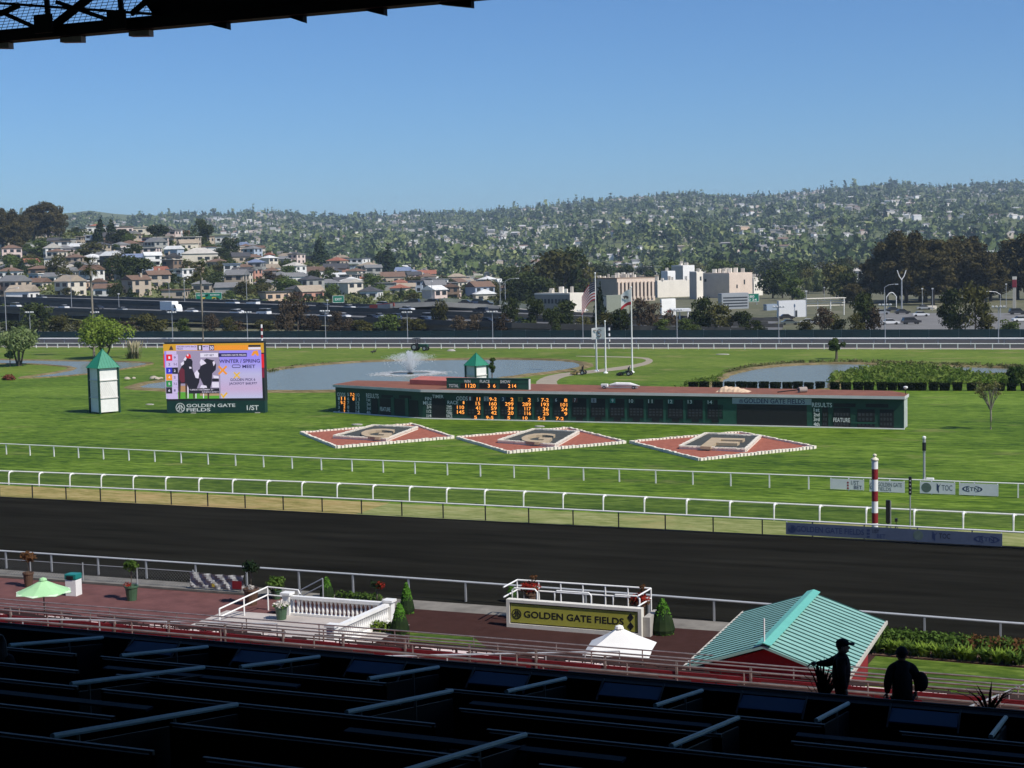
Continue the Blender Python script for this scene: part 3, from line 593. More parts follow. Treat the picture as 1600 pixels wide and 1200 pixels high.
for i, (x0, x1) in enumerate(ents):
    dy = (x0 - 1055) * 0.0145; W = x1 - x0
    frect(fm, Z7, (x0, 397 + dy), (x1, 497 + dy), .012, .03, 'bulb_bank', m_bulb); frect(fm, Z7, (x0 + .42 * W, 366 + dy), (x1, 396 + dy), .012, .028, 'bulb_bank', m_bulb)
    frect(fm, Z7, (x0 + .27 * W, 499 + dy), (x0 + .75 * W, 524 + dy), .012, .03, 'bulb_bank', m_bulb); frect(fm, Z7, (x1 + 1, 372 + dy), (x1 + 16, 528 + dy), .012, .022, 'panel_strip', m_mgreen)
    if chips[i]: frect(fm, Z7, (x0 + .02 * W, 363 + dy), (x0 + .36 * W, 394 + dy), .012, .03, 'number_plate', M('chip_%d' % i, chips[i], .6, .05))
    ftext(fm, Z7, str(i + 1), (x0 + (.13 if i < 9 else .02) * W, 366 + dy), (x0 + (.25 if i < 9 else .30) * W, 391 + dy), M('chip_dark', (.02, .03, .04), .6, .05) if i in (1, 3, 7) else None, w=.045).name = 'lettering'
    if i < 6:
        r = ev[i]; wd = lambda s: sum(.12 if c in '-1' else .20 for c in s) * W
        ftext(fm, Z7, r[0], (x1 - 6 - wd(r[0]), 369 + dy), (x1 - 5, 393 + dy), m_led)
        for k in range(3): ftext(fm, Z7, r[k + 1], (x1 - 6 - wd(r[k + 1]), 401 + k * 32 + dy), (x1 - 5, 426 + k * 32 + dy), m_led)
        ftext(fm, Z7, r[4], (x0 + .70 * W - wd(r[4]), 501 + dy), (x0 + .71 * W, 523 + dy), m_led)
    mb = MB()
    for k in range(3 if i > 5 else 2):                      # unlit bulb clusters
        for j in range(4 if i > 5 else 2):
            u0, v0 = fm.uv(*Z7(x0 + (.08 + j * .23) * W, 458 + k * 20 + dy + (8 if i < 6 else -16))); u1, v1 = fm.uv(*Z7(x0 + (.08 + j * .23 + .15) * W, 446 + k * 20 + dy + (8 if i < 6 else -16))); fm.rect(mb, u0, u1, v0, v1, .031, .04)
    tag(mb.build('unlit_bulbs', m_bulb2, t), kind='stuff')
# big dark opening with the name sign, and the right results panel
frect(fm, Z9, (236, 412), (735, 576), .012, .05, 'screen_opening', m_black)
frect(fm, Z9, (100, 385), (234, 560), .012, .03, 'panel_strip', m_mgreen); frect(fm, Z9, (736, 390), (770, 590), .012, .03, 'panel_strip', m_mgreen)
o = frect(fm, Z9, (203, 378), (768, 414), .012, .08, 'name_sign', M('pale_blue_sign', (.30, .36, .40), .5, .08, 1)); ftext(fm, Z9, 'GOLDEN GATE FIELDS', (288, 382), (722, 410), M('navy_sign', (.025, .035, .10), .5, .05), .085, .015, o).name = 'lettering'
mb = MB(); u, v = fm.uv(*Z9(266, 396)); emblem(fm, mb, u, v, .22, .083); mb.build('emblem', MATS['navy_sign'], o)
ftext(fm, Z9, 'RESULTS', (772, 409), (915, 438)); ftext(fm, Z9, 'FEATURE', (925, 517), (1044, 545), w=.07)
for i in range(4): ftext(fm, Z9, ('1st', '2nd', '3rd', '4th')[i], (784, 445 + i * 34), (826, 471 + i * 34), bold=.02)
for a, b in (((845, 441), (886, 580)), ((925, 446), (1045, 582)), ((1095, 456), (1220, 586)), ((1255, 456), (1356, 590)), ((925, 414), (1083, 437)), ((1155, 417), (1318, 440))): frect(fm, Z9, a, b, .012, .035, 'bulb_bank', m_bulb)
mb = MB()
for xs, n in (((850, 882), 2), ((930, 1040), 5), ((1102, 1212), 4), ((1260, 1350), 4)):
    for k in range(3):
        for j in range(n):
            w_ = (xs[1] - xs[0]) / n; u0, v0 = fm.uv(*Z9(xs[0] + j * w_, 502 + k * 34)); u1, v1 = fm.uv(*Z9(xs[0] + (j + .65) * w_, 482 + k * 34)); fm.rect(mb, u0, u1, v0, v1, .036, .045)
tag(mb.build('unlit_bulbs', m_bulb2, t), kind='stuff')
frect(fm, Z9, (1050, 548), (1225, 556), .012, .07, 'panel_strip', m_mgreen)
# upper win / place / show board standing on the roof
q0 = GY(698, 611, 160.6); q1 = GY(826, 613, 160.6); q0[2] = q1[2] = 0; z0, z1 = HT + .27, GY(760, 592, 160.6)[2]
fu = Face(q0, q1 - q0); LU = np.linalg.norm(q1 - q0)
tu = thing('totals_board', 'small green WIN PLACE SHOW board standing on the tote board roof', 'scoreboard', q0 + [0, 0, z0])
mb = MB(); fu.rect(mb, 0, LU, z0, z1, -.5, 0); mb.build('cabinet', m_mgreen, tu)
mb = MB(); fu.rect(mb, -.05, LU + .05, z1, z1 + .07, -.55, .05); fu.rect(mb, 0, LU, (z0 + z1) / 2 + .12, (z0 + z1) / 2 + .16, 0, .03); mb.build('trim', m_dgreen, tu)
mb = MB(); fu.rect(mb, LU + .001, LU + .06, z0, z1, -.5, -.01); mb.build('end_cap', m_fascia, tu)
def zu(x, y): return 500 + x / 4.571, 540 + y / 4.571
def utext(st, a, b, mat=None):
    u0, v0 = fu.uv(*zu(a[0], b[1])); u1, v1 = fu.uv(*zu(b[0], a[1])); mb = MB(); fu.text(mb, st, u0, v0, v1 - v0, u1 - u0, .04, .015); mb.build('lettering' if mat is None else 'lit_digits', mat or m_letter, tu)
for st, a, b in (('WIN', (1030, 245), (1075, 266)), ('PLACE', (1143, 245), (1212, 266)), ('SHOW', (1288, 247), (1360, 268)), ('TOTAL', (922, 275), (990, 297))): utext(st, a, b)
for st, a, b in (('1120', (1040, 273), (1112, 300)), ('3', (1200, 274), (1214, 300)), ('6', (1238, 274), (1254, 300)), ('2', (1345, 275), (1360, 301)), ('14', (1374, 275), (1402, 301))): utext(st, a, b, m_led)
for a, b in (((1005, 271), (1120, 302)), ((1140, 272), (1262, 302)), ((1285, 273), (1408, 303))):
    u0, v0 = fu.uv(*zu(a[0], b[1])); u1, v1 = fu.uv(*zu(b[0], a[1])); mb = MB(); fu.rect(mb, u0, u1, v0, v1, .002, .03); mb.build('bulb_bank', m_bulb, tu)
# things lying on the roof
zr = HT + .27
b = GY(1146, 610, 161.5); b[2] = zr; mb = MB(); r, c = 7, 15; hgt = [0, .25, .5, .6, .55, .5, .48, .45, .45, .42, .36, .3, .26, .15, 0]
mb.v = [(b[0] + (j / 14 - .5) * 3.6, b[1] + (i / 6 - .5) * 1.6 + .05 * RG.normal(), zr + (hgt[j] * math.sin(math.pi * i / 6) ** .6 * (1 + .15 * RG.normal()) if 0 < i < 6 else 0) + .004) for i in range(r) for j in range(c)]
mb.f = [(i * c + j, i * c + j + 1, (i + 1) * c + j + 1, (i + 1) * c + j) for i in range(r - 1) for j in range(c - 1)]; mb.m = [0] * len(mb.f)
tag(mb.build('tarpaulin', M('tan_tarp', (.55, .40, .27), .8, .1, 1), loc=b), 'crumpled tan tarpaulin heaped on the tote board roof', 'tarpaulin')
b = GY(1254, 612, 161.6); b[2] = zr; t2 = thing('carpet_roll', 'grey brown roll with dark end lying on the tote board roof', 'roll', b)
mb = MB(); mb.tube([b + [-.35, -.25, .3], b + [.35, .3, .3]], .30, 12); mb.build('roll', M('grey_felt', (.30, .25, .22), .9, .1), t2); mb = MB(); mb.tube([b + [-2.6, -.4, .05], b + [-.35, -.25, .32]], .06, 6); mb.build('core_pole', m_black, t2)
b = GY(1415, 615, 161.2); b[2] = zr; t2 = thing('floodlight', 'small floodlight on a short post at the right end of the tote board roof', 'light', b)
mb = MB(); mb.tube([b, b + [0, 0, .55]], .04, 6); mb.build('post', m_black, t2); mb = MB(); mb.lathe(b + [0, 0, .5], [(.05, 0), (.22, .15), (.22, .3), (.1, .34)], 10); mb.build('lamp_head', m_white, t2)

# --- video screen
A = G(261, 646); B = G(414.5, 645); fv = Face(A, B - A); LV = np.linalg.norm(B - A)
t = thing('video_screen', 'big video board showing two racehorses on the lawn', 'screen', A)
zb = lambda py: fv.uv(335, py)[1]; zt = zb(534); zm = zb(626.5)
mb = MB(); fv.rect(mb, 0, LV, zm, zt, -1.2, 0); mb.build('cabinet', M('cabinet_black', (.015, .018, .02), .5, .1), t)
mb = MB(); fv.rect(mb, 0.02, LV - .02, 0, zm, -1.1, .02); mb.build('base_panel', M('base_green', (.008, .04, .032), .5, .15, .6), t)
for u in (.3, .95): 
    mb = MB(); fv.rect(mb, LV * u - .6, LV * u, -.01, .09, .03, .35); mb.build('footing', m_conc, t)
def S(x, y): return fv.uv(245 + x / 8.889, 525 + y / 8.889)
scol = {}
def em(name, c, s=.9):
    return EMIT('scr_' + name, c, s, (0.01, 0.01, 0.01))
def srect(a, b, c, w, name='picture_panel', parent=t):
    u0, v0 = S(a[0], b[1]); u1, v1 = S(b[0], a[1]); mb = MB(); fv.rect(mb, u0, u1, v0, v1, 0.001, w); return mb.build(name, c, parent)
def stext(st, a, b, c, w, bold=.015):
    u0, v0 = S(a[0], b[1]); u1, v1 = S(b[0], a[1]); mb = MB(); fv.text(mb, st, u0, v0, v1 - v0, u1 - u0, w, bold); return mb.build('lettering', c, t)
def spoly(pts, c, w, name='picture_shape'):
    mb = MB(); mb.ext([S(*p) for p in pts], fv.at(0, 0, w - .004), fv.U, fv.V, fv.W, .004); return mb.build(name, c, t)
lav = em('lavender', (.46, .38, .80)); pale = em('pale', (.58, .48, .78)); dk = em('dark', (.012, .008, .02)); orn = em('orange', (.85, .30, .02)); amb = em('amber', (.62, .32, .015)); blu = em('blue', (.02, .02, .55)); red = em('red', (.75, .01, .02)); navy = em('navy', (.02, .012, .10)); wht = em('white', (.75, .70, .85)); grn = em('green', (.02, .25, .05)); grn2 = em('turf', (.10, .36, .03)); skyc = em('greyviolet', (.33, .28, .42)); bay = em('bay', (.13, .012, .03)); dbr = em('brown', (.06, .03, .02)); peach = em('peach', (.45, .25, .12))
mg = bpy.data.materials.new('scr_gradient'); mg.use_nodes = True; n = mg.node_tree.nodes; l = mg.node_tree.links; tc = n.new('ShaderNodeTexCoord'); sp = n.new('ShaderNodeSeparateXYZ'); cr = n.new('ShaderNodeValToRGB'); mr = n.new('ShaderNodeMapRange')
mr.inputs[1].default_value = zm; mr.inputs[2].default_value = zt; l.new(tc.outputs['Object'], sp.inputs[0]); l.new(sp.outputs[2], mr.inputs[0]); l.new(mr.outputs[0], cr.inputs[0])
e = cr.color_ramp.elements; e[0].color = rgb((.48, .55, .78)); e[1].color = rgb((.27, .24, .86)); x = e.new(.2); x.color = rgb((.55, .40, .62)); x = e.new(.45); x.color = rgb((.48, .46, .72)); x = e.new(.7); x.color = rgb((.32, .26, .88))
bs = n['Principled BSDF']; bs.inputs['Base Color'].default_value = (.01, .01, .01, 1); l.new(cr.outputs[0], bs.inputs['Emission Color']); bs.inputs['Emission Strength'].default_value = .9
srect((130, 195), (1448, 872), mg, .010, 'display'); srect((92, 95), (1484, 248), amb, .006, 'frame_strip'); srect((98, 258), (130, 440), red, .006, 'frame_strip'); srect((1450, 248), (1486, 440), red, .006, 'frame_strip'); srect((1452, 440), (1490, 580), em('maroon', (.22, .0, .03)), .006, 'frame_strip')
srect((268, 126), (560, 200), pale, .014); srect((566, 126), (632, 198), dk, .014); srect((636, 126), (724, 200), pale, .014); srect((728, 126), (795, 198), navy, .014); srect((795, 126), (1268, 195), orn, .014); srect((1272, 122), (1442, 152), dk, .014); srect((1272, 154), (1442, 188), wht, .014)
stext('1', (586, 136), (612, 190), wht, .018, .03); stext('30', (736, 138), (788, 190), wht, .018, .03); stext('GOLDEN GATE', (278, 136), (460, 158), navy, .018); stext('FIELDS', (278, 166), (362, 190), navy, .018); stext('RACE', (474, 136), (550, 158), navy, .018); stext('MTP', (645, 136), (712, 156), navy, .018)
spoly([(170, 195), (182, 160), (200, 132), (218, 160), (232, 195)], dbr, .018)
cols = [(red, pale), (pale, pale), (blu, dk), (orn, pale), (grn, pale), (dk, pale)]; srect((132, 206), (272, 256), pale, .014)
for i, (ca, cb) in enumerate(cols):
    y0 = 256 + i * 91; srect((132, y0), (212, y0 + 88), ca, .014); srect((216, y0), (292, y0 + 88), cb, .014)
    stext(str(i + 1), (162, y0 + 26), (186, y0 + 62), wht if ca is not pale else navy, .018); stext(('9', '5-2', '2', '2', '7-2', '8')[i], (236, y0 + 28), ((262 if i not in (1, 4) else 280), y0 + 60), navy if cb is not dk else wht, .018)
srect((150, 804), (294, 876), pale, .016)
srect((268, 206), (868, 872), skyc, .012, 'race_picture'); srect((294, 775), (868, 872), grn2, .014); srect((330, 690), (420, 775), peach, .014); srect((600, 760), (868, 830), em('sand', (.42, .28, .16)), .015)
# left horse and rider, right horse and rider (flat shapes on the screen)
spoly([(296, 520), (330, 450), (390, 330), (420, 305), (480, 320), (498, 350), (495, 420), (500, 470), (520, 520), (600, 455), (610, 480), (590, 640), (560, 720), (500, 790), (440, 720), (420, 660), (320, 660), (300, 780), (296, 640)], dk, .020)
spoly([(310, 480), (350, 440), (385, 470), (390, 640), (345, 650), (312, 600)], bay, .023); spoly([(370, 330), (395, 290), (420, 300), (400, 345)], wht, .023); spoly([(330, 380), (375, 350), (380, 390), (345, 415)], wht, .023)
spoly([(405, 300), (410, 265), (440, 243), (470, 262), (475, 305), (440, 312)], red, .024); spoly([(415, 268), (430, 250), (445, 262), (435, 285)], wht, .026); spoly([(450, 425), (480, 430), (484, 452), (455, 455)], wht, .025)
spoly([(600, 440), (640, 350), (690, 310), (750, 330), (800, 340), (825, 400), (820, 470), (770, 520), (765, 640), (740, 740), (680, 740), (640, 660), (590, 560)], dk, .021)
spoly([(595, 370), (615, 320), (650, 340), (690, 380), (640, 400), (615, 415)], wht, .024); spoly([(520, 520), (560, 470), (590, 520), (580, 590), (540, 580)], wht, .022); spoly([(775, 360), (800, 345), (812, 380), (790, 420)], wht, .025); spoly([(620, 680), (690, 690), (700, 720), (600, 720)], wht, .023); spoly([(780, 545), (860, 555), (862, 590), (790, 585)], wht, .023)
for x0, x1 in ((300, 335), (395, 425), (500, 535), (700, 735)): spoly([(x0, 640), (x1, 640), (x1 - 8, 868), (x0 + 6, 868)], dbr, .019)
for x0 in (425, 535, 640): spoly([(x0, 700), (x0 + 18, 700), (x0 + 16, 866), (x0 + 4, 866)], wht, .0195)
srect((770, 590), (862, 632), dk, .026); srect((770, 640), (862, 715), wht, .026); srect((445, 725), (868, 800), dk, .028); stext('TUESDAY DECEMBER 26 -', (455, 735), (795, 756), wht, .032); stext('SUNDAY JUNE 9', (630, 768), (858, 790), wht, .032)
srect((606, 234), (852, 296), wht, .028); stext('1/ST BET', (660, 252), (795, 282), navy, .032); srect((854, 234), (1250, 292), navy, .014); stext('GOLDEN GATE FIELDS', (900, 250), (1240, 278), wht, .018)
stext('WINTER / SPRING', (868, 320), (1432, 376), navy, .016, .02); stext('MEET', (1190, 398), (1368, 446), navy, .016, .02)
mb = MB()
for i in range(24):
    a0, a1 = i * math.pi / 12, (i + 1) * math.pi / 12
    def st_(a, k): return S(1104 + math.copysign(38, math.cos(a)) + 22 * k * math.cos(a), 420 - 24 * k * math.sin(a))
    mb.ext([st_(a0, 1), st_(a1, 1), st_(a1, .62), st_(a0, .62)], fv.at(0, 0, .012), fv.U, fv.V, fv.W, .004)
mb.build('lettering', navy, t)
stext('GOLDEN PICK 6', (1022, 585), (1368, 625), navy, .022, .02); stext('JACKPOT $68,977', (1005, 640), (1392, 685), navy, .022, .02)
def cross(cx, cy, r, c, w):
    q = r * .30; sp_ = [(-r, -r + q), (-r + q, -r), (0, -q), (r - q, -r), (r, -r + q), (q, 0), (r, r - q), (r - q, r), (0, q), (-r + q, r), (-r, r - q), (-q, 0)]
    mb = MB()
    for arm in (((-r, -r + q), (-r + q, -r), (r, r - q), (r - q, r)), ((-r, r - q), (-r + q, r), (r, -r + q), (r - q, -r))):
        mb.ext([S(cx + p[0], cy + p[1]) for p in arm], fv.at(0, 0, w), fv.U, fv.V, fv.W, .003); w += .004
    mb.build('picture_shape', c, t)
cross(915, 475, 66, orn, .013); cross(1112, 545, 48, em('yellow', (.8, .48, .02)), .013)
spoly([(1310, 270), (1340, 210), (1400, 200), (1420, 268), (1395, 278), (1365, 245), (1340, 275)], orn, .016); spoly([(880, 800), (905, 800), (925, 830), (965, 780), (985, 795), (925, 868)], em('yellow', (.8, .48, .02)), .016)
mb = MB(); u, v = S(328, 995); emblem(fv, mb, u, v, abs(S(392, 995)[0] - u), .03); mb.build('emblem', m_letter, t)
stext('GOLDEN GATE', (415, 938), (1090, 990), m_letter, .03, .02); stext('FIELDS', (415, 1000), (745, 1048), m_letter, .03, .02); stext('1/ST', (1252, 960), (1415, 1030), m_letter, .03, .02)

# --- white lattice towers with green roofs
m_tlattice = M('tower_panel', (.66, .63, .58), .7, .06, 4.0)  # off-white for the lattice and rails
def tower(px, pyb, pyt, pye, wpx, label, group):
    b = G(px, pyb); s = SPX(b); h = (pyb - pyt) / s; he = (pyb - pye) / s; w = wpx / s / 1.36
    t = thing('tower', label, 'tower', b, group=group); a = math.radians(-26); cs, sn = math.cos(a), math.sin(a); hw = w / 2
    cor = [(b[0] + (x * cs - y * sn) * hw, b[1] + (x * sn + y * cs) * hw) for x, y in ((-1, -1), (1, -1), (1, 1), (-1, 1))]
    zs = [.15, he * .345, he * .73, he]
    for k in range(4):
        p, q = np.array(cor[k]), np.array(cor[(k + 1) % 4])
        for i in range(3):
            z0, z1 = zs[i] + .05, zs[i + 1] - .05; f = Face((*p, 0), (*(q - p), 0)); mb = MB(); f.rect(mb, .12, w - .12, z0, z1, -.12, -.08); pn = mb.build('panel', m_white, t)
            if i == 1 and k < 2:
                mb = MB(); n = 9
                for j in range(n):
                    for sg in (1, -1):
                        u0 = .14 + (w - .3) * j / n; u1 = u0 + .5 * sg; v0, v1 = z0 + .05, z1 - .05
                        mb.bar(f.at(min(max(u0, .14), w - .16), v0, -.07), f.at(min(max(u0 + sg * (v1 - v0) * .5, .14), w - .16), min(v1, v0 + abs(min(max(u0 + sg * (v1 - v0) * .5, .14), w - .16) - u0) / .5), -.07), .03, .03)
                mb.build('lattice', m_tlattice, pn)
        mb = MB(); mb.bb((p[0] - .1, p[1] - .1, 0), (p[0] + .1, p[1] + .1, he)); mb.build('corner_post', m_dgreen, t)
        for z in zs[1:3]: mb = MB(); mb.bar((*p, z), (*q, z), .10, .09); mb.build('rail', m_tlattice, t)
    mb = MB(); e = 1.17; mb.add([(b[0] + (c[0] - b[0]) * e, b[1] + (c[1] - b[1]) * e, he) for c in cor] + [(b[0], b[1], h)], [(0, 1, 4), (1, 2, 4), (2, 3, 4), (3, 0, 4), (3, 2, 1, 0)]); rf = mb.build('roof', m_tealroof, t)
    mb = MB()
    for k in range(4):
        p = np.array([b[0] + (cor[k][0] - b[0]) * e, b[1] + (cor[k][1] - b[1]) * e, he]); q = np.array([b[0] + (cor[(k + 1) % 4][0] - b[0]) * e, b[1] + (cor[(k + 1) % 4][1] - b[1]) * e, he]); ap = np.array([b[0], b[1], h])
        for j in range(9):
            st = p + (q - p) * j / 8; tq = 1 - abs(j / 4 - 1) if j not in (0, 8) else 1
            en = st + (ap - (p + q) / 2) * (tq if j not in (0, 8) else 0); en = ap if j in (0, 8) else en; mb.bar(st, en, .05, .06)
    mb.build('seam', m_tealroof, rf)
tower(164, 645, 545, 574, 45, 'white lattice tower with green pyramid roof left of the video screen', None)
tower(745.5, 626, 551, 570.5, 33, 'white tower with green pyramid roof behind the tote board by the pond', None)
# ================================================================== THE APRON AND THE STAND
m_redp = M('red_terrace_paint', (0.20, 0.010, 0.014), 0.7, 0.25, 1.0); m_redt = M('sunlit_red_tread', (0.30, 0.045, 0.045), 0.75, 0.3, 0.8)  # tread red is the terrace red paled by painted sunlight
m_plank = M('weathered_plank', (0.62, 0.50, 0.46), 0.7, 0.2, 1.5, stretch=(0.3, 3, 3, 0))
m_brail = M('brown_rail', (0.30, 0.25, 0.22), 0.38, 0.3, 2.5, metal=0.5); m_dkrail = M('dark_brown_frame', (0.035, 0.02, 0.017), 0.6, 0.2, 2.0)
m_pot = M('green_glazed_pot', (0.05, 0.10, 0.055), 0.4, 0.2, 3.0); m_potb = M('brown_pot', (0.09, 0.05, 0.03), 0.6, 0.2, 3.0)
m_soil = M('soil', (0.10, 0.055, 0.035), 0.95, 0.3, 2.0, bump=0.5); m_bark = M('bark', (0.13, 0.10, 0.075), 0.9, 0.25, 6.0, bump=0.4)
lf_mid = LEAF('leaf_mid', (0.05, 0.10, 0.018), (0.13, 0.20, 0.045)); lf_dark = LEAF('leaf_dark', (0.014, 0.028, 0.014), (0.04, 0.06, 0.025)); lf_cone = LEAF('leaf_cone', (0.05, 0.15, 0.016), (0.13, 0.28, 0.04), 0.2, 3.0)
lf_lime = LEAF('leaf_lime', (0.12, 0.20, 0.025), (0.26, 0.34, 0.06)); lf_red = LEAF('leaf_red', (0.22, 0.015, 0.012), (0.42, 0.05, 0.03)); lf_rust = LEAF('leaf_rust', (0.10, 0.045, 0.02), (0.17, 0.09, 0.04)); lf_white = LEAF('petal_white', (0.55, 0.50, 0.45), (0.8, 0.76, 0.7))
def foliage(name, blobs, n, size, mat, parent, seed, **k):
    off = ORG.get(parent.name, (0, 0, 0)); v = leaves(np.random.default_rng(seed), blobs, n, size, **k)
    return obj(name, npmesh(name, v, 4, mat), parent)
# --- lawn and planting bed at the right of the apron
sheet('apron_lawn', [G(x, y)[:2] for x, y in ((1345, 1052), (1368, 1026), (1625, 1047), (1640, 1120), (1345, 1110))], 0.03, m_turf)
sheet('planting_bed', [G(x, y)[:2] for x, y in ((1362, 1024), (1380, 1000), (1640, 1022), (1640, 1046))], 0.045, m_soil)
sheet('grass_strip', [G(x, y)[:2] for x, y in ((640, 988), (740, 996), (760, 1012), (640, 1004))], 0.012, m_turf)
rr = np.random.default_rng(21); ORD = 'first second third fourth fifth sixth seventh eighth ninth tenth eleventh twelfth thirteenth fourteenth fifteenth sixteenth seventeenth'.split()
for i in range(15):
    x = 1374 + i * 16.5 + rr.normal() * 2; y = 1007 + (x - 1370) * .088; b = G(x, y); w = .5 + .2 * rr.random(); kind = i in (9, 11, 13)
    t = thing('shrub', ['rounded green shrub, ' + ORD[i] + ' from the pavilion in the back row of the bed', 'rusty red shrub, ' + ORD[i] + ' from the pavilion in the back row of the bed'][kind], 'shrub', b, group='rusty shrubs in the bed' if kind else 'back row shrubs in the bed')
    foliage('foliage', [(0, 0, .42, w, w, .40), (.2, .1, .5, w * .6, w * .6, .3), (-.25, 0, .4, w * .6, w * .6, .3)], 420, .15, lf_rust if kind else lf_mid, t, 300 + i); mb = MB(); mb.tube([b, b + [0, 0, .4]], .05, 5); mb.build('stem', m_bark, t)
for i in range(13):
    x = 1372 + i * 18.5 + rr.normal() * 2; y = 1020 + (x - 1370) * .088; b = G(x, y); w = .5 + .15 * rr.random()
    t = thing('shrub', 'light green spiky plant, ' + ORD[i] + ' from the pavilion in the front row', 'shrub', b, group='front row plants in the bed')
    mb = MB()
    for k in range(60):
        a = rr.random() * 6.28; q = .25 + .45 * rr.random(); hh = .35 + .35 * rr.random(); p0 = b + [.1 * rr.normal(), .1 * rr.normal(), 0]; e = b + [q * math.cos(a), q * math.sin(a), hh]; s_ = np.array([-math.sin(a), math.cos(a), 0]) * .06; mid = (p0 + e) / 2 + [0, 0, .12]
        mb.add([p0 - s_ * .5, p0 + s_ * .5, mid + s_, mid - s_, e], [(0, 1, 2, 3), (3, 2, 4)])
    mb.build('leaves', lf_lime if i % 3 else lf_mid, t)
# --- chain link fence beside the rail
t = thing('chain_link_fence', 'low chain link fence between the red apron and the track rail', 'fence', (-70, 71.6, 0))
mb = MB(); mb.tube([(-100, 71.6, 1.05), (-48.6, 71.6, 1.05)], .022, 5); mb.build('top_wire', m_grey, t)
for k in range(14):
    mb = MB(); x = -48.7 - 3.75 * k; mb.tube([(x, 71.6, .1), (x, 71.6, 1.15)], .04, 6); mb.build('post', m_grey, t)
mb = MB()
for k in range(258):
    x = -99.8 + .2 * k
    for sg in (1, -1):
        mb.bar((x + (0 if sg > 0 else .9), 71.6 + .006 * sg, .15), (x + (.9 if sg > 0 else 0), 71.6 + .006 * sg, 1.04), .006, .006)
tag(mb.build('wire_mesh', M('wire', (.25, .26, .26), .5, .1, metal=.5), t), kind='stuff')
f = Face(np.array([GY(299, 940, 71.5)[0], 71.5, 0]), (1, 0, 0)); t = thing('fence_banner', 'creased grey white banner hanging on the fence near the ramp', 'banner', f.o)
L = GY(383, 940, 71.5)[0] - f.o[0]; mb = MB(); nu, nv = 26, 9
mb.v = [tuple(f.at(L * i / (nu - 1), .22 + .86 * j / (nv - 1) - .06 * math.sin(3.1 * i / nu) * (1 if j == nv - 1 else .4), .05 + .05 * math.sin(i * 1.1 + j * .9) + .02 * RG.normal())) for j in range(nv) for i in range(nu)]
mb.f = [(j * nu + i, j * nu + i + 1, (j + 1) * nu + i + 1, (j + 1) * nu + i) for j in range(nv - 1) for i in range(nu - 1)]; mb.m = [0] * len(mb.f)
mb.build('sheet', M('creased_vinyl', (.10, .10, .10), .6, .2, 3.2, col2=(.48, .48, .47), detail=6), t)
mb = MB(); f.rect(mb, L * .80, L * .97, .30, .75, .13, .14); mb.build('print', m_maroon, t); mb = MB(); f.rect(mb, L * .42, L * .47, .32, .5, .13, .14); mb.build('print', M('yellow_print', (.5, .38, .05), .6), t)
# --- standard trees in pots
def pot(parent, b, r, h, mat):
    mb = MB(); mb.lathe(b, [(r * .72, 0), (r * .95, h * .85), (r * 1.08, h * .88), (r * 1.08, h), (r * .92, h), (r * .9, h * .9), (0, h * .9)], 14); mb.build('pot', mat, parent, smooth=False)
def standard(px, pyb, pot_h, pot_r, crown, crown_r, mat, leaf, label, seed, extra=None, n=420):
    b = G(px, pyb); t = thing('potted_tree', label, 'potted plant', b); pot(t, b, pot_r, pot_h, mat)
    mb = MB(); mb.tube([b + [0, 0, pot_h * .85], b + [.03, 0, (pot_h + crown) / 2], b + [0, 0, crown]], .035, 6); mb.build('trunk', m_bark, t)
    r = crown_r; foliage('crown', [(0, 0, crown, r, r, r * .75), (r * .5, 0, crown - r * .2, r * .6, r * .6, r * .45), (-r * .5, r * .1, crown + .05, r * .6, r * .6, r * .45)], n, .15, leaf, t, seed, shell=.3)
    if extra: foliage('flowers', [(extra[0] * r, -.05, extra[1], extra[2], extra[2], extra[2] * .8)], 70, .1, extra[3], t, seed + 1)
    return t
standard(45, 917, .85, .30, 1.75, .42, m_potb, lf_rust, 'small standard tree in a brown pot at the far left of the apron', 41, n=300)
standard(206, 938, .82, .36, 1.95, .42, m_pot, lf_mid, 'small round topped tree in a green pot on the red apron', 42, (-.6, .85, .22, lf_red))
standard(393, 945, .9, .40, 2.05, .46, m_potb, lf_dark, 'dark leaved small tree in a brown pot beside the ramp handrail', 43, (.1, .95, .2, lf_white))
standard(589, 957, .3, .2, 1.45, .32, m_potb, lf_dark, 'thin stemmed flower standard with red blooms behind the balustrade', 44, (.9, 1.45, .24, lf_red), 200)
b = G(432, 936); t = thing('potted_bush', 'bright green round bush in a pot behind the balustrade end post', 'potted plant', b); pot(t, b, .3, .5, m_pot); foliage('foliage', [(0, 0, .85, .5, .5, .42), (.2, 0, 1.0, .3, .3, .25)], 480, .15, lf_mid, t, 45)
b = G(440, 968); t = thing('flower_pot', 'grey green tub of white flowers in front of the balustrade', 'potted plant', b); pot(t, b, .33, .72, m_pot); foliage('flowers', [(0, 0, .8, .42, .38, .18)], 220, .11, lf_white, t, 46); foliage('leaves', [(0, 0, .74, .4, .38, .14)], 160, .12, lf_mid, t, 47)
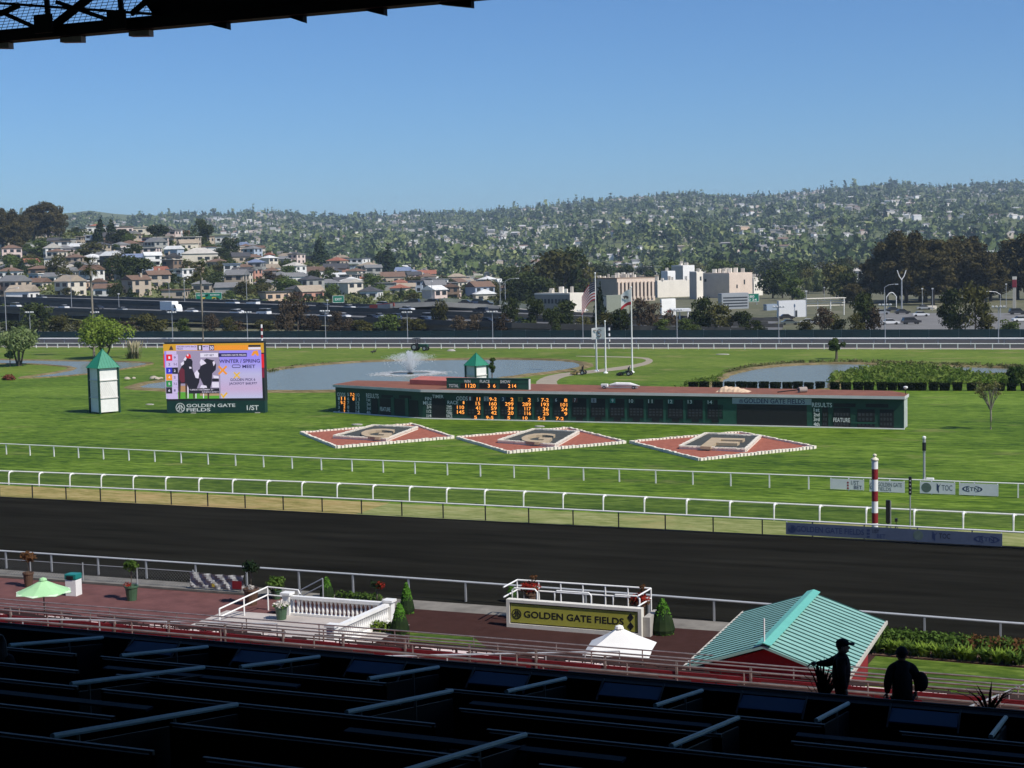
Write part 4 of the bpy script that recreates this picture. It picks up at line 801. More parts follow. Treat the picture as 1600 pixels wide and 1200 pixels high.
def cone(px, pyb, h, r, label, seed):
    b = G(px, pyb); t = thing('topiary', label, 'topiary', b); mb = MB(); mb.tube([b, b + [0, 0, h * .8]], .06, 6, .02); mb.build('trunk', m_bark, t); g = np.random.default_rng(seed)
    n = 1500; z = h * (1 - g.random(n) ** .55) * .96 + .04; rad = r * np.clip((1 - z / h), 0, 1) ** .72 * (z / h + .25) ** .18 * (0.9 + .16 * g.random(n)); a = g.random(n) * 6.283
    bl = np.stack([rad * np.cos(a), rad * np.sin(a), z], 1); d = np.stack([np.cos(a), np.sin(a), .35 + 0 * a], 1) + g.normal(size=(n, 3)) * .5; d /= np.linalg.norm(d, axis=1)[:, None]
    u = np.cross(d, g.normal(size=(n, 3))); u /= np.linalg.norm(u, axis=1)[:, None]; w = np.cross(d, u); u *= .085; w *= .06
    v = np.stack([bl - u, bl + w, bl + u, bl - w], 1).reshape(-1, 3); obj('foliage', npmesh('foliage', v, 4, lf_cone), t)
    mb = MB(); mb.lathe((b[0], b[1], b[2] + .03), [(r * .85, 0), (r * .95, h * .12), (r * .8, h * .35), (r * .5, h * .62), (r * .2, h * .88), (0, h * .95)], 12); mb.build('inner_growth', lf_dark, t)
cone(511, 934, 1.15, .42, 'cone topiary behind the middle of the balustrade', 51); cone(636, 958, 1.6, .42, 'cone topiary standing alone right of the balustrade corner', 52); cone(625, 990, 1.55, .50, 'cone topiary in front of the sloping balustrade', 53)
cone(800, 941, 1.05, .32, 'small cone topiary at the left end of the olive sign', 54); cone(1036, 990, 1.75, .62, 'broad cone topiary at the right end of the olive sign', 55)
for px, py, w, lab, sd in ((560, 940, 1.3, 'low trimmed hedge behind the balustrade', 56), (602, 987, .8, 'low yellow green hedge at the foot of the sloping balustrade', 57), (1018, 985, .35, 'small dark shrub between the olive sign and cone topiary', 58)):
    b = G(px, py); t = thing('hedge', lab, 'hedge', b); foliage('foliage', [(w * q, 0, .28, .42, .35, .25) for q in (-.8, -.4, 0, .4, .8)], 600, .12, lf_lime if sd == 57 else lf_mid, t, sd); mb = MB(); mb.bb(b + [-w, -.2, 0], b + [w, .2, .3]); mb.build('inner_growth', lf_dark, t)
# --- bin
b = G(115.5, 930); t = thing('litter_bin', 'white litter bin with teal hood beside the green parasol', 'bin', b)
mb = MB(); mb.box(b + [0, 0, .45], (.68, .6, .9), .1); mb.build('body', m_white, t, bevel=.02); mb = MB(); mb.box(b + [0, 0, 1.08], (.72, .64, .30), .1); mb.build('hood', M('teal_plastic', (.01, .17, .15), .4, .1), t, bevel=.03)
mb = MB(); mb.box(b + [.02, -.33, 1.05], (.42, .02, .18), .1); mb.build('opening', m_black, t)
# --- parasols
def parasol(b, r, z0, z1, n, mat, label, rot, band=None):
    t = thing('parasol', label, 'parasol', b); mb = MB(); mb.tube([b, b + [0, 0, z1 + .05]], .03, 8); mb.build('pole', m_black, t); mb = MB(); mb.lathe(b, [(.28, 0), (.28, .08), (.05, .14)], 12); mb.build('base', m_black, t)
    ap = b + [0, 0, z1]; R_ = [b + [r * math.cos(rot + 2 * math.pi * k / n), r * math.sin(rot + 2 * math.pi * k / n), z0] for k in range(n)]
    for k in range(n):
        p, q = R_[k], R_[(k + 1) % n]; mid = (p + q) / 2 * .985 + b * .015; mid[2] = z0 + .04; s1 = (ap + p) / 2 - [0, 0, .03]; s2 = (ap + q) / 2 - [0, 0, .03]
        mb = MB(); mb.add([ap, s1, p, mid, q, s2], [(0, 1, 5), (1, 2, 3), (1, 3, 5), (3, 4, 5)]); o = mb.build('canopy_panel', mat, t)
        sd = o.modifiers.new('t', 'SOLIDIFY'); sd.thickness = .012
        if band: mb = MB(); mb.add([p * .9 + ap * .1 + [0, 0, .008], q * .9 + ap * .1 + [0, 0, .008], q + [0, 0, .012], mid + [0, 0, .014], p + [0, 0, .012]], [(0, 1, 2, 3, 4)]); mb.build('edge_band', band, o)
        mb = MB(); mb.tube([ap - [0, 0, .05], s1 - [0, 0, .03], p - [0, 0, .02]], .012, 5); mb.build('rib', m_black, t)
    mb = MB(); mb.lathe(ap - [0, 0, .02], [(.2, -.03), (.16, .06), (.0, .12)], 8); mb.build('finial', mat, t)
b = G(68, 924, 2.0); b[2] = 0; parasol(b, 1.42, 1.95, 2.62, 8, M('pale_green_canvas', (.33, .58, .30), .8, .08, 1), 'round pale green parasol on the left of the apron', .3, M('pale_band', (.55, .68, .5), .8))
b = G(968, 1008, 2.3); b[2] = 0; parasol(b, 1.92, 2.12, 3.05, 4, M('white_canvas', (.72, .71, .68), .8, .05, 1), 'square white parasol in front of the olive sign', .96)
# --- winner's circle: ramp, handrails, balustrade
b0, b1 = G(449, 930, 1.02), G(607, 942, 1.02); b2 = G(538, 982, 1.02); b1[1] = b0[1]; b2[0] = b1[0] - 0.2; 
t = thing('balustrade', 'white balustrade with turned balusters round the winners circle', 'balustrade', (b0[0], b0[1], 0)); t['group'] = 'winners circle'
bal = MB(); bal.lathe((0, 0, .14), [(.07, 0), (.05, .06), (.085, .2), (.075, .3), (.04, .48), (.05, .56), (.075, .62), (.075, .70)], 8); bme = bal.mesh('baluster', m_white)
def leg(p, q, n):
    p = np.array(p); q = np.array(q); d = (q - p) / np.linalg.norm(q - p); mb = MB(); mb.bar((*p[:2], .07), (*q[:2], .07), .26, .14); mb.build('bottom_rail', m_white, t); mb = MB(); mb.bar((*p[:2], .94), (*q[:2], .94), .28, .16); mb.build('top_rail', m_white, t)
    for i in range(n):
        c = p + (q - p) * (i + .5) / n; obj('baluster', bme, t, (c[0] - b0[0], c[1] - b0[1], 0))
leg(b0, b1, 24); leg(b1, b2, 30)
for p in (b0, b1, b2):
    mb = MB(); mb.bb((p[0] - .2, p[1] - .2, 0), (p[0] + .2, p[1] + .2, 1.06)); ps = mb.build('end_post', m_white, t); mb = MB(); mb.bb((p[0] - .28, p[1] - .28, 1.06), (p[0] + .28, p[1] + .28, 1.18)); mb.build('post_cap', m_white, ps)
rect('winners_floor', b0[0] - 3.6, b1[0] + 1.2, b0[1] - 5.2, b0[1] - .15, 0.016, M('pale_floor', (.40, .36, .33), .9, .12, .8))
t = thing('ramp_handrail', 'white tube handrail climbing the ramp left of the balustrade', 'handrail', G(340, 966)); m_tubew = M('white_tube', (.78, .77, .74), .35, .05)
r0 = G(343, 962, .3); r1 = G(418, 917, 1.25); r2 = G(466, 922, 1.2)
for dz, nm in ((0, 'upper_rail'), (-.42, 'lower_rail')):
    mb = MB(); pts = [r0 + [0, 0, dz + .35], r1 + [0, 0, dz], r2 + [0, 0, dz]]; mb.tube(pts + ([r2 + [.1, 0, dz - .2]] if dz == 0 else []), .04, 7); mb.build(nm, m_tubew, t)
for q in (0, .5, 1):
    p = r0 + (r1 - r0) * q; mb = MB(); mb.tube([(p[0], p[1], 0), p + [0, 0, .35 * (1 - q)]], .04, 6); mb.build('post', m_tubew, t)
mb = MB(); mb.tube([(r2[0], r2[1], 0), r2], .04, 6); mb.build('post', m_tubew, t)
t = thing('step_handrail', 'short grey handrail beside the cone topiary at the track rail', 'handrail', G(490, 930)); p = G(470, 922, .8); q = G(504, 904, 1.5)
for dz in (0, -.35):
    mb = MB(); mb.tube([p + [0, 0, dz], q + [0, 0, dz]], .04, 6); mb.build('rail', m_grey, t)
for e in (p, q): mb = MB(); mb.tube([(e[0], e[1], 0), e], .04, 6); mb.build('post', m_grey, t)
# --- the olive name sign with its rail pen behind
A, B = G(792, 979.5), G(1003.5, 996); B[1] = A[1] - .12; fs = Face(A, B - A); L = np.linalg.norm(B - A); ht = fs.uv(900, 944)[1]
t = thing('name_sign', 'olive sign reading GOLDEN GATE FIELDS in a white frame on the apron', 'sign', A); m_frame = M('cream_frame', (.66, .63, .55), .6, .1, 2)
mb = MB(); fs.rect(mb, .17, L - .17, .2, ht - .15, -.10, -.03); mb.build('backing', m_black, t)
mb = MB(); fs.rect(mb, .22, L - .22, .26, ht - .20, -.029, -.015); pn = mb.build('panel', M('olive_panel', (.40, .38, .06), .5, .1, 1), t)
for nm, a in (('frame_top', (0, L, ht - .14, ht)), ('frame_bottom', (0, L, 0, .2)), ('frame_side', (0, .17, .2, ht - .14)), ('frame_side', (L - .17, L, .2, ht - .14))): mb = MB(); fs.rect(mb, *a, -.35, .03); mb.build(nm, m_frame, t)
def q5(x, y): return fs.uv(640 + x / 3.81, 860 + y / 3.81)
u, v = q5(637, 378); mb = MB(); emblem(fs, mb, u, v, .25, -.012); mb.build('emblem', m_black, pn)
hh = (ht - .46) * .36; mb = MB(); u1 = q5(1275, 420)[0]; u0 = q5(680, 380)[0]; fs.text(mb, 'GOLDEN GATE FIELDS', u0, .26 + (ht - .46) * .30, hh, u1 - u0, -.008, .02); mb.build('lettering', m_black, pn)
for k in range(2):
    uc = L - .55; vc = .26 + (ht - .46) * (.27 + .46 * k); mb = MB(); mb.ext([(uc - .16, vc), (uc, vc - .21), (uc + .16, vc), (uc, vc + .21)], fs.at(0, 0, -.013), fs.U, fs.V, fs.W, .01); mb.build('diamond_mark', m_black, pn)
mb = MB(); mb.bb(B + [.02, .2, 0], B + [.35, 1.9, .95]); mb.build('side_step', m_conc, t)
t = thing('rail_pen', 'white tubular rail pen with hoops behind the olive sign', 'railing', A + [0, 2.2, 0]); y1 = A[1] + 2.3; zt = GY(900, 912, y1)[2]; xa, xb = GY(808, 910, y1)[0], GY(1017, 920, y1)[0]
for z in (zt, zt - .5): mb = MB(); mb.tube([(xa, y1, z), (xb, y1, z)], .045, 7); mb.build('back_rail', m_tubew, t)
for i in range(7): mb = MB(); x = xa + (xb - xa) * i / 6; mb.tube([(x, y1, 0), (x, y1, zt)], .04, 6); mb.build('post', m_tubew, t)
for x in (xa, xb):
    for z in (zt, zt - .5): mb = MB(); mb.tube([(x, y1, z), (x + (.0 if x == xa else -.1), A[1] + .5, z)], .04, 6); mb.build('side_rail', m_tubew, t)
for x0, x1 in ((.03, .22), (.35, .62), (.78, .97)):
    mb = MB(); a, c = xa + (xb - xa) * x0, xa + (xb - xa) * x1; zz_ = zt - .15; ym = A[1] + 1.1; mb.tube([(a, ym, 0), (a, ym, zz_ - .12), (a + .12, ym, zz_), (c - .12, ym, zz_), (c, ym, zz_ - .12), (c, ym, 0)], .045, 7); mb.build('hoop', m_tubew, t)
for i, (px, py, lab) in enumerate(((828, 918, 'basket of red flowers at the left end of the white rail pen'), (999, 936, 'basket of red flowers at the right end of the white rail pen'))):
    y = A[1] + 1.7; c = GY(px, py, y); b = np.array([c[0], c[1], 0]); t = thing('flower_basket', lab, 'flowers', b); pot(t, b, .3, c[2] - .2, m_potb); foliage('blooms', [(0, 0, c[2] + .02, .5, .4, .26)], 300, .13, lf_red, t, 60 + i); foliage('leaves', [(0, 0, c[2] - .12, .5, .4, .22), (.2, 0, c[2] + .5, .18, .18, .2)], 220, .13, lf_rust, t, 70 + i)
# --- teal roofed pavilion
ez = 2.35; lf, rf, rn, ln = [G(x, y, ez) for x, y in ((1155, 953), (1377, 968), (1345, 1045), (1095, 1027))]; x0, x1, ya, yb2 = (lf[0] + ln[0]) / 2, (rf[0] + rn[0]) / 2, 55.9, 65.6; xm = (x0 + x1) / 2; zp = GY(1262, 925, yb2)[2]
t = thing('pavilion', 'pavilion with a ribbed teal metal gable roof and red gable wall', 'pavilion', (xm, 61.5, 0)); m_troof = M('pale_teal_metal', (.23, .43, .37), .42, .10, .8, spec=.5); m_troof2 = M('teal_flashing', (.13, .42, .34), .4, .06)
for sx, xe, nm in ((-1, x0, 'roof_slope'), (1, x1, 'roof_slope')):
    mb = MB(); mb.add([(xm, ya, zp), (xm, yb2, zp), (xe, yb2, ez), (xe, ya, ez), (xm, ya, zp - .1), (xm, yb2, zp - .1), (xe, yb2, ez - .1), (xe, ya, ez - .1)], [(0, 1, 2, 3), (7, 6, 5, 4), (0, 4, 5, 1), (1, 5, 6, 2), (2, 6, 7, 3), (3, 7, 4, 0)]); r_ = mb.build(nm, m_troof, t)
    me = None
    for i in range(21):
        y = ya + .12 + (yb2 - ya - .24) * i / 20
        if me is None:
            mb = MB(); mb.bar((xm - xm, 0, zp - zp + .011), (xe - xm, 0, ez - zp + .011), .085, .024); me = mb.mesh('roof_rib', M('dark_teal_joint', (.006, .045, .035), .6))
        o = obj('roof_rib', me, r_); o.location = (0, y - 61.5, zp)
    mb = MB(); mb.bar((xe, ya - .02, ez - .06), (xe, yb2 + .02, ez - .06), .12, .14); mb.build('gutter', M('cream_gutter', (.5, .47, .40), .6), t)
for s_ in (-1, 1):
    mb = MB(); xe = x0 if s_ < 0 else x1; d = .28; mb.quad((xm, ya - .03, zp + .10), (xm, yb2 + .03, zp + .10), (xm + s_ * d, yb2 + .03, zp + .10 - d * (zp - ez) / abs(xe - xm)), (xm + s_ * d, ya - .03, zp + .10 - d * (zp - ez) / abs(xe - xm))); o = mb.build('ridge_flashing', m_troof2, t); o.modifiers.new('t', 'SOLIDIFY').thickness = .03
mb = MB(); mb.ext([(x0 + .7 - xm, 0), (x1 - .7 - xm, 0), (x1 - .7 - xm, ez), (0, zp - .25), (x0 + .7 - xm, ez)], (xm, ya + .45, 0), (1, 0, 0), (0, 0, 1), (0, 1, 0), .1); mb.build('gable_wall', m_redp, t)
mb = MB(); mb.ext([(x0 + .7 - xm, 0), (x1 - .7 - xm, 0), (x1 - .7 - xm, ez), (0, zp - .25), (x0 + .7 - xm, ez)], (xm, yb2 - .55, 0), (1, 0, 0), (0, 0, 1), (0, 1, 0), .1); mb.build('gable_wall', m_redp, t)
for x in (x0 + .75, x1 - .75): mb = MB(); mb.bb((x - .05, ya + .56, 0), (x + .05, yb2 - .56, ez - .12)); mb.build('side_wall', m_redp, t)
mb = MB(); mb.tube([(xm, ya + .2, zp + .1), (xm, ya + .2, zp + 1.0)], .03, 6); mb.build('vent_pipe', m_white, t)

# --- red bleachers below the boxes
BY0, BZ0, NB = 56.6, 1.75, 23
t = thing('bleachers', 'red painted terrace of bleachers stepping down from the stand to the apron', 'bleachers', (-30, BY0, 0))
mb = MB()
for i in range(NB):
    y = BY0 - i; mb.bb((-85, y - 1.0, 0), (18, y - .0 if i == 0 else y, BZ0 + .24 * i))
    tr = mb.build('tier', m_redt, t); mb = MB()
bm_ = thing('bleacher_bench', 'weathered pale bench plank on the sunlit red bleachers', 'bench', (0, 0, 0), group='bleacher benches')
mb = MB(); mb.bb((-1.9, -.10, .36), (1.9, .12, .41)); mb.build('seat', m_plank, bm_)
mb = MB(); mb.tube([(-1.9, -.38, .74), (1.9, -.38, .74)], .03, 5); mb.build('back_rail', m_dkrail, bm_); mb = MB(); mb.bb((-1.86, -.36, .10), (1.86, -.33, .48)); mb.build('back_board', m_redp, bm_)
for x in (-1.5, 0, 1.5): mb = MB(); mb.bb((x - .03, -.12, 0), (x + .03, .1, .36)); mb.bb((x - .02, -.40, .0), (x + .02, -.365, .72)); mb.build('leg', m_dkrail, bm_)
first = True; g = np.random.default_rng(5)
for i in range(0, NB):
    y = BY0 - i - .45; z = BZ0 + .24 * i; xs = np.arange(-62 + (i % 3) * 1.3, 12, 5.2)
    for x in xs:
        px, py = PX((x, y, z + .4))
        if not (-90 < px < 1690) or (abs(x - xm) < 4.2 and i < 2) or g.random() < .2: continue
        o = bm_ if first else copy_tree(bm_); first = False; o.location = (x, y, z)
for k, (i, lab) in enumerate(((0, 'brown rail along the front edge of the red bleachers'), (6, 'brown rail across the middle rows of the red bleachers'), (13, 'brown rail across the upper rows of the red bleachers'), (20, 'brown rail near the top row of the red bleachers'))):
    y = BY0 - i - .06; z = BZ0 + .24 * i; t = thing('bleacher_rail', lab, 'rail', (-20, y, z)); m_ = m_brail
    for zz_ in (.95,): mb = MB(); mb.tube([(-80, y, z + zz_), (16, y, z + zz_)], .03, 6); mb.build('rail', m_, t)
    pm = MB(); pm.tube([(0, 0, 0), (0, 0, .95)], .025, 6); me = pm.mesh('post', m_)
    for x in np.arange(-79, 16, 3.6): obj('post', me, t, (x + 20, 0, 0))
for x in (-50, -34, -18.6, -3.5):
    t = thing('aisle_handrail', 'sloping handrail down the aisle of the red bleachers at %s' % {-50: 'the far left', -34: 'the winners circle', -18.6: 'the left of the teal pavilion', -3.5: 'the lawn side'}[x], 'handrail', (x, BY0, BZ0)); a, c = (x, BY0 - .5, BZ0 + .95), (x, BY0 - 21, BZ0 + .24 * 20.5 + .95); mb = MB(); mb.tube([a, c], .03, 6); mb.build('rail', m_grey, t)
    for q in range(0, 21, 4): mb = MB(); mb.tube([(x, BY0 - .5 - q, BZ0 + .24 * q), (x, BY0 - .5 - q, BZ0 + .24 * q + .95)], .025, 6); mb.build('post', m_grey, t)

t = thing('bleacher_barrier', 'red panelled barrier with grey posts at the foot of the shaded boxes', 'barrier', (-20, 46, 4.1)); zb_ = BZ0 + .24 * 10
pmn = MB(); pmn.bb((0.05, -.02, 0), (2.33, .02, .80)); pme = pmn.mesh('panel', M('shaded_red_panel', (0.16, 0.008, 0.011), 0.7, 0.3, 1.0)); pp = MB(); pp.bb((-.03, -.05, 0), (.03, .05, 1.12)); ppm = pp.mesh('post', m_brail)  # panel red darkened to hold the shade of the barrier's near side
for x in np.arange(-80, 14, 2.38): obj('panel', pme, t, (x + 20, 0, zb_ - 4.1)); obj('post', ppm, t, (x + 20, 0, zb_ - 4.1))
mb = MB(); mb.tube([(-80, 46, zb_ + 1.13), (14, 46, zb_ + 1.13)], .028, 6); mb.build('top_rail', m_brail, t)
# --- the shaded boxes of the grandstand
m_navy = M('shaded_box_paint', (0.003, 0.004, 0.005), 0.6, 0.2, 1.0, spec=0.05); m_floor = M('shaded_floor', (0.005, 0.005, 0.006), 0.8, 0.2, 1.0, spec=0.05)  # shade under the roof put into near-black box and floor colours
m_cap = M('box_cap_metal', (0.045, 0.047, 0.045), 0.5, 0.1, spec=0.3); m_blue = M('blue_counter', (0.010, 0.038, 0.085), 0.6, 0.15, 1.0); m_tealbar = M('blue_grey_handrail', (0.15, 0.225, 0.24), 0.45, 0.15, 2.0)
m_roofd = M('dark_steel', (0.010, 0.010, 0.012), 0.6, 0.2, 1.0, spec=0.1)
t = thing('grandstand', 'dark shaded grandstand boxes in the foreground', 'grandstand', (-10, 24, 0)); GS = t
FLZ = lambda y: 10.05 + .19 * (23.8 - y)
y = 23.75
while y > 1.0:
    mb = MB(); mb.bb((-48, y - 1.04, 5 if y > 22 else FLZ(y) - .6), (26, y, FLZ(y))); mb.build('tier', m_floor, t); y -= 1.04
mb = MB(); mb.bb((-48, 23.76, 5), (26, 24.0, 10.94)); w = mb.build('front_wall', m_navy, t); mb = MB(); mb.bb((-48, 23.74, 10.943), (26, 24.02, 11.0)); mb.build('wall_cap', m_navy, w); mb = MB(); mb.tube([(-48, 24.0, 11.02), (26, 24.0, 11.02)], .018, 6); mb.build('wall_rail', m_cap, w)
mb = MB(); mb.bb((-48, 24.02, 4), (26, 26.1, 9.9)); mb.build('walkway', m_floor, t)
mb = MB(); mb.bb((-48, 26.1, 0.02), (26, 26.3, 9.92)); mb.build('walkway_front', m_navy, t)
mb = MB(); mb.bb((-48, .3, 8), (26, .7, 26)); mb.build('back_wall', m_floor, t) if False else None
bar = lambda a, b, nm, m_, par, w=.03, h=.03: (lambda q: (q.bar(a, b, w, h), q.build(nm, m_, par))[1])(MB())
def side(x, y0, y1, slope=.185, rail_=True, w=.034):
    """partition between two boxes, running away from the viewer, with a sloping handrail"""
    za, zb = FLZ(y0) + .93, FLZ(y0) + .93 - slope * (y1 - y0); mb = MB()
    mb.add([(x - .015, y0, za - .85), (x - .015, y1, zb - .85), (x - .015, y1, zb - .12), (x - .015, y0, za - .12), (x + .015, y0, za - .85), (x + .015, y1, zb - .85), (x + .015, y1, zb - .12), (x + .015, y0, za - .12)], [(0, 1, 2, 3), (7, 6, 5, 4), (0, 4, 5, 1), (1, 5, 6, 2), (2, 6, 7, 3), (3, 7, 4, 0)])
    p = mb.build('box_side', m_navy, t); mb = MB(); mb.tube([(x, y0, za), (x, y1, zb)], w, 8); mb.build('handrail', m_tealbar, p)
    for q in (.12, .62): yy = y0 + (y1 - y0) * q; mb = MB(); mb.tube([(x, yy, za - .9 - slope * (yy - y0)), (x, yy, za - slope * (yy - y0))], .02, 6); mb.build('rail_post', m_cap, p)
def front(x0, x1, y, lift=.0, cap_=True):
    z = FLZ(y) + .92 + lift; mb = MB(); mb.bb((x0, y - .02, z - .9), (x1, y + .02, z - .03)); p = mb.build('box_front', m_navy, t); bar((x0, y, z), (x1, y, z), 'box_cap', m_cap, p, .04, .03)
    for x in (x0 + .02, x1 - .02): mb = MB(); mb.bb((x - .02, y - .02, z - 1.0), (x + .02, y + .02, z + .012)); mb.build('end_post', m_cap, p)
for k in range(-4, 5):
    x = -8.76 + 2.335 * k; side(x, 20.98, 23.55)
    for q in (0,):
        mb = MB(); M3 = Matrix.Rotation(.35, 3, 'X'); mb.box((x + 1.15, 23.5, 10.93), (1.0, .34, .03), M3=M3); mb.build('counter', m_blue, t)
        for e in (-.52, .52): mb = MB(); mb.bar((x + 1.15 + e, 23.28, 10.80), (x + 1.15 + e, 23.68, 11.06), .025, .03); mb.build('counter_bracket', m_cap, t)
for k in range(-3, 4):
    x = -9.35 + 4.32 * k; side(x, 17.05, 20.3)
for k in range(-3, 4): side(-9.4 + 4.0 * k - (1.3), 13.0, 16.6)
for k in range(-3, 4): side(-7.2 + 3.9 * k, 9.0, 12.4)
for x0, x1 in ((-23, -16.4), (-15.9, -10.6), (-9.6, -3.9), (-2.9, 3)): front(x0, x1, 20.62)
for x0, x1 in ((-22, -15), (-14.3, -9.5), (-8.6, -4.9), (-4.0, 4)): front(x0, x1, 18.9, -.05)
for x0, x1 in ((-20, -13.4), (-13.0, -8.0), (-7.3, -2.4), (-1.8, 5)): front(x0, x1, 16.85)
for x0, x1 in ((-18, -11.4), (-10.6, -6.6), (-5.9, -1.4), (-.8, 5)): front(x0, x1, 15.0, -.05)
for x0, x1 in ((-16, -9.3), (-8.7, -5), (-4.3, -.6), (0.2, 5)): front(x0, x1, 12.85)
for x0, x1 in ((-14, -7.6), (-6.9, -3.2), (-2.6, 4)): front(x0, x1, 11.1, -.05)
for y in (20.2, 16.4): 
    for x0 in (-15.5, -9.0, -4.2): mb = MB(); mb.box((x0 + 1.8, y, FLZ(y) + .80), (3.6, .16, .03)); mb.build('counter', M('dark_blue_counter', (.003, .009, .02), .7, spec=.1), t)
# --- roof over the stand: front truss with mesh, deck above
YR = 26.0; zc = lambda x: 22.69
t = thing('grandstand_roof', 'dark steel roof truss with mesh panels over the stand, top left', 'roof', (-15, YR, 22.7))
XE = GY(738, 1, YR)[0]; ze = 22.72
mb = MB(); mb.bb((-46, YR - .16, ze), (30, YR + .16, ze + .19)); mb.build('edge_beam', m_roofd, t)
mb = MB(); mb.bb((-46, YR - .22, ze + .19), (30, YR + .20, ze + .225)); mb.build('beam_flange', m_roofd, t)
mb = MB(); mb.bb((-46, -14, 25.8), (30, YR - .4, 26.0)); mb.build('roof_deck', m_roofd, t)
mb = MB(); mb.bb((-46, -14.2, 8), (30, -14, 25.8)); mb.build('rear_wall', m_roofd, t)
XS = GY(288, 40, YR)[0]
mb = MB(); mb.bb((XS, YR - .05, ze + .23), (30, YR + .05, 25.8)); mb.build('solid_panel', m_roofd, t)
a = GY(288, 28, YR); c = GY(225, 0, YR); mb = MB(); mb.add([(XS - .01, YR - .06, ze + .23), (XS - .01, YR - .06, 25.8), (c[0] - 2.2, YR - .06, 25.8), (c[0], YR - .06, c[2]), (a[0] - .6, YR - .06, a[2])], [(0, 1, 2, 3, 4)]); o = mb.build('solid_panel', m_roofd, t); o.modifiers.new('t', 'SOLIDIFY').thickness = .05
for i, (p, q, w) in enumerate((((73, 0), (77, 45), .10), ((188, 0), (192, 38), .10), ((135, 0), (82, 42), .16), ((0, 18), (62, 46), .08), ((88, 3), (185, 36), .08), ((0, 22), (30, 8), .10), ((205, 22), (240, -8), .10), ((0, 5), (240, 22), .05))):
    P0, P1 = GY(*p, YR - .1 - .03 * i), GY(*q, YR - .1 - .03 * i); d = (P0 - P1); P0 = P1 + d * 2.2 if p[1] == 0 else P0; mb = MB(); mb.bar(P0, P1, w, .06, up=(0, 1, 0)); mb.build('truss_member', m_roofd, t)
mb = MB()
for P in ((78, 44), (192, 38)): c = GY(*P, YR - .2); mb.bb((c[0] - .22, YR - .42, c[2] - .12), (c[0] + .22, YR - .38, c[2] + .25)); mb.build('gusset_plate', m_roofd, t); mb = MB()
m_mesh = M('expanded_mesh', (.03, .035, .04), .5, .1, metal=.3)
mb = MB(); z = ze + .25
while z < 25.7: mb.bb((-30, YR + .02, z), (XS, YR + .03, z + .010)); z += .06
tag(mb.build('mesh_panel', m_mesh, t), kind='stuff')
mb = MB()
for x in np.arange(-32, XS, .14): mb.bar((x, YR + .035, ze + .25), (min(x + 1.6, XS), YR + .035, ze + .25 + (min(x + 1.6, XS) - x) * 1.9), .008, .008)
tag(mb.build('mesh_panel', m_mesh, t), kind='stuff')
m_brk = M('sunlit_bracket', (.30, .27, .22), .6, .2, 4)
for i, (p, q, lit) in enumerate((((-6, 70), (17, 74), 1), ((97, 61), (130, 64), 1), ((204, 50), (236, 53), 1), ((330, 40), (357, 44), 0), ((455, 29), (476, 33), 0), ((574, 16), (602, 20), 0), ((688, 3), (738, 6), 0))):
    a, c = GY(*p, YR + .05), GY(*q, YR + .05); mb = MB(); mb.add([(a[0], YR - .02, ze - .005), (c[0], YR - .02, ze - .005), (c[0], YR - .02, ze - .13), (a[0], YR - .02, ze - (.10 if lit else .02)), (a[0], YR + .14, ze - .005), (c[0], YR + .14, ze - .005), (c[0], YR + .14, ze - .13), (a[0], YR + .14, ze - (.10 if lit else .02))], [(0, 1, 2, 3), (7, 6, 5, 4), (0, 4, 5, 1), (1, 5, 6, 2), (2, 6, 7, 3), (3, 7, 4, 0)])
    mb.build('bracket', m_brk if lit else m_roofd, t)
# --- people
m_cloth = M('black_jacket', (0.012, 0.012, 0.014), .8, .2, 4, spec=.1); m_jean = M('dark_trousers', (0.012, 0.016, 0.026), .8, .2, 4, spec=.1); m_skin = M('skin', (.20, .12, .085), .6, .1, 4); m_hair = M('dark_hair', (.012, .010, .010), .6, .3, 20)  # skin tone darkened to carry the shade under the roof
def skinmesh(name, V, E, R_, mat, parent, sub=2):
    me = bpy.data.meshes.new(name); me.from_pydata([tuple(map(float, v)) for v in V], E, []); me.materials.append(mat); o = bpy.data.objects.new(name, me); link(o, parent)
    o.modifiers.new('skin', 'SKIN'); o.modifiers.new('sub', 'SUBSURF').levels = sub; o.modifiers['sub'].render_levels = sub; o.modifiers['skin'].use_smooth_shade = True
    for i, s in enumerate(me.skin_vertices[0].data): r = R_[i]; s.radius = r if isinstance(r, tuple) else (r, r)
    me.skin_vertices[0].data[0].use_root = True; return o
def ellip(mb, c, r, n=12, k=8):
    mb.lathe((0, 0, 0), [(math.sin(math.pi * i / k) + 1e-5 if 0 < i < k else 0.0, -math.cos(math.pi * i / k)) for i in range(k + 1)], n); m = n * (k + 1); vs = mb.v[-m:]; mb.v[-m:] = [(c[0] + v[0] * r[0], c[1] + v[1] * r[1], c[2] + v[2] * r[2]) for v in vs]
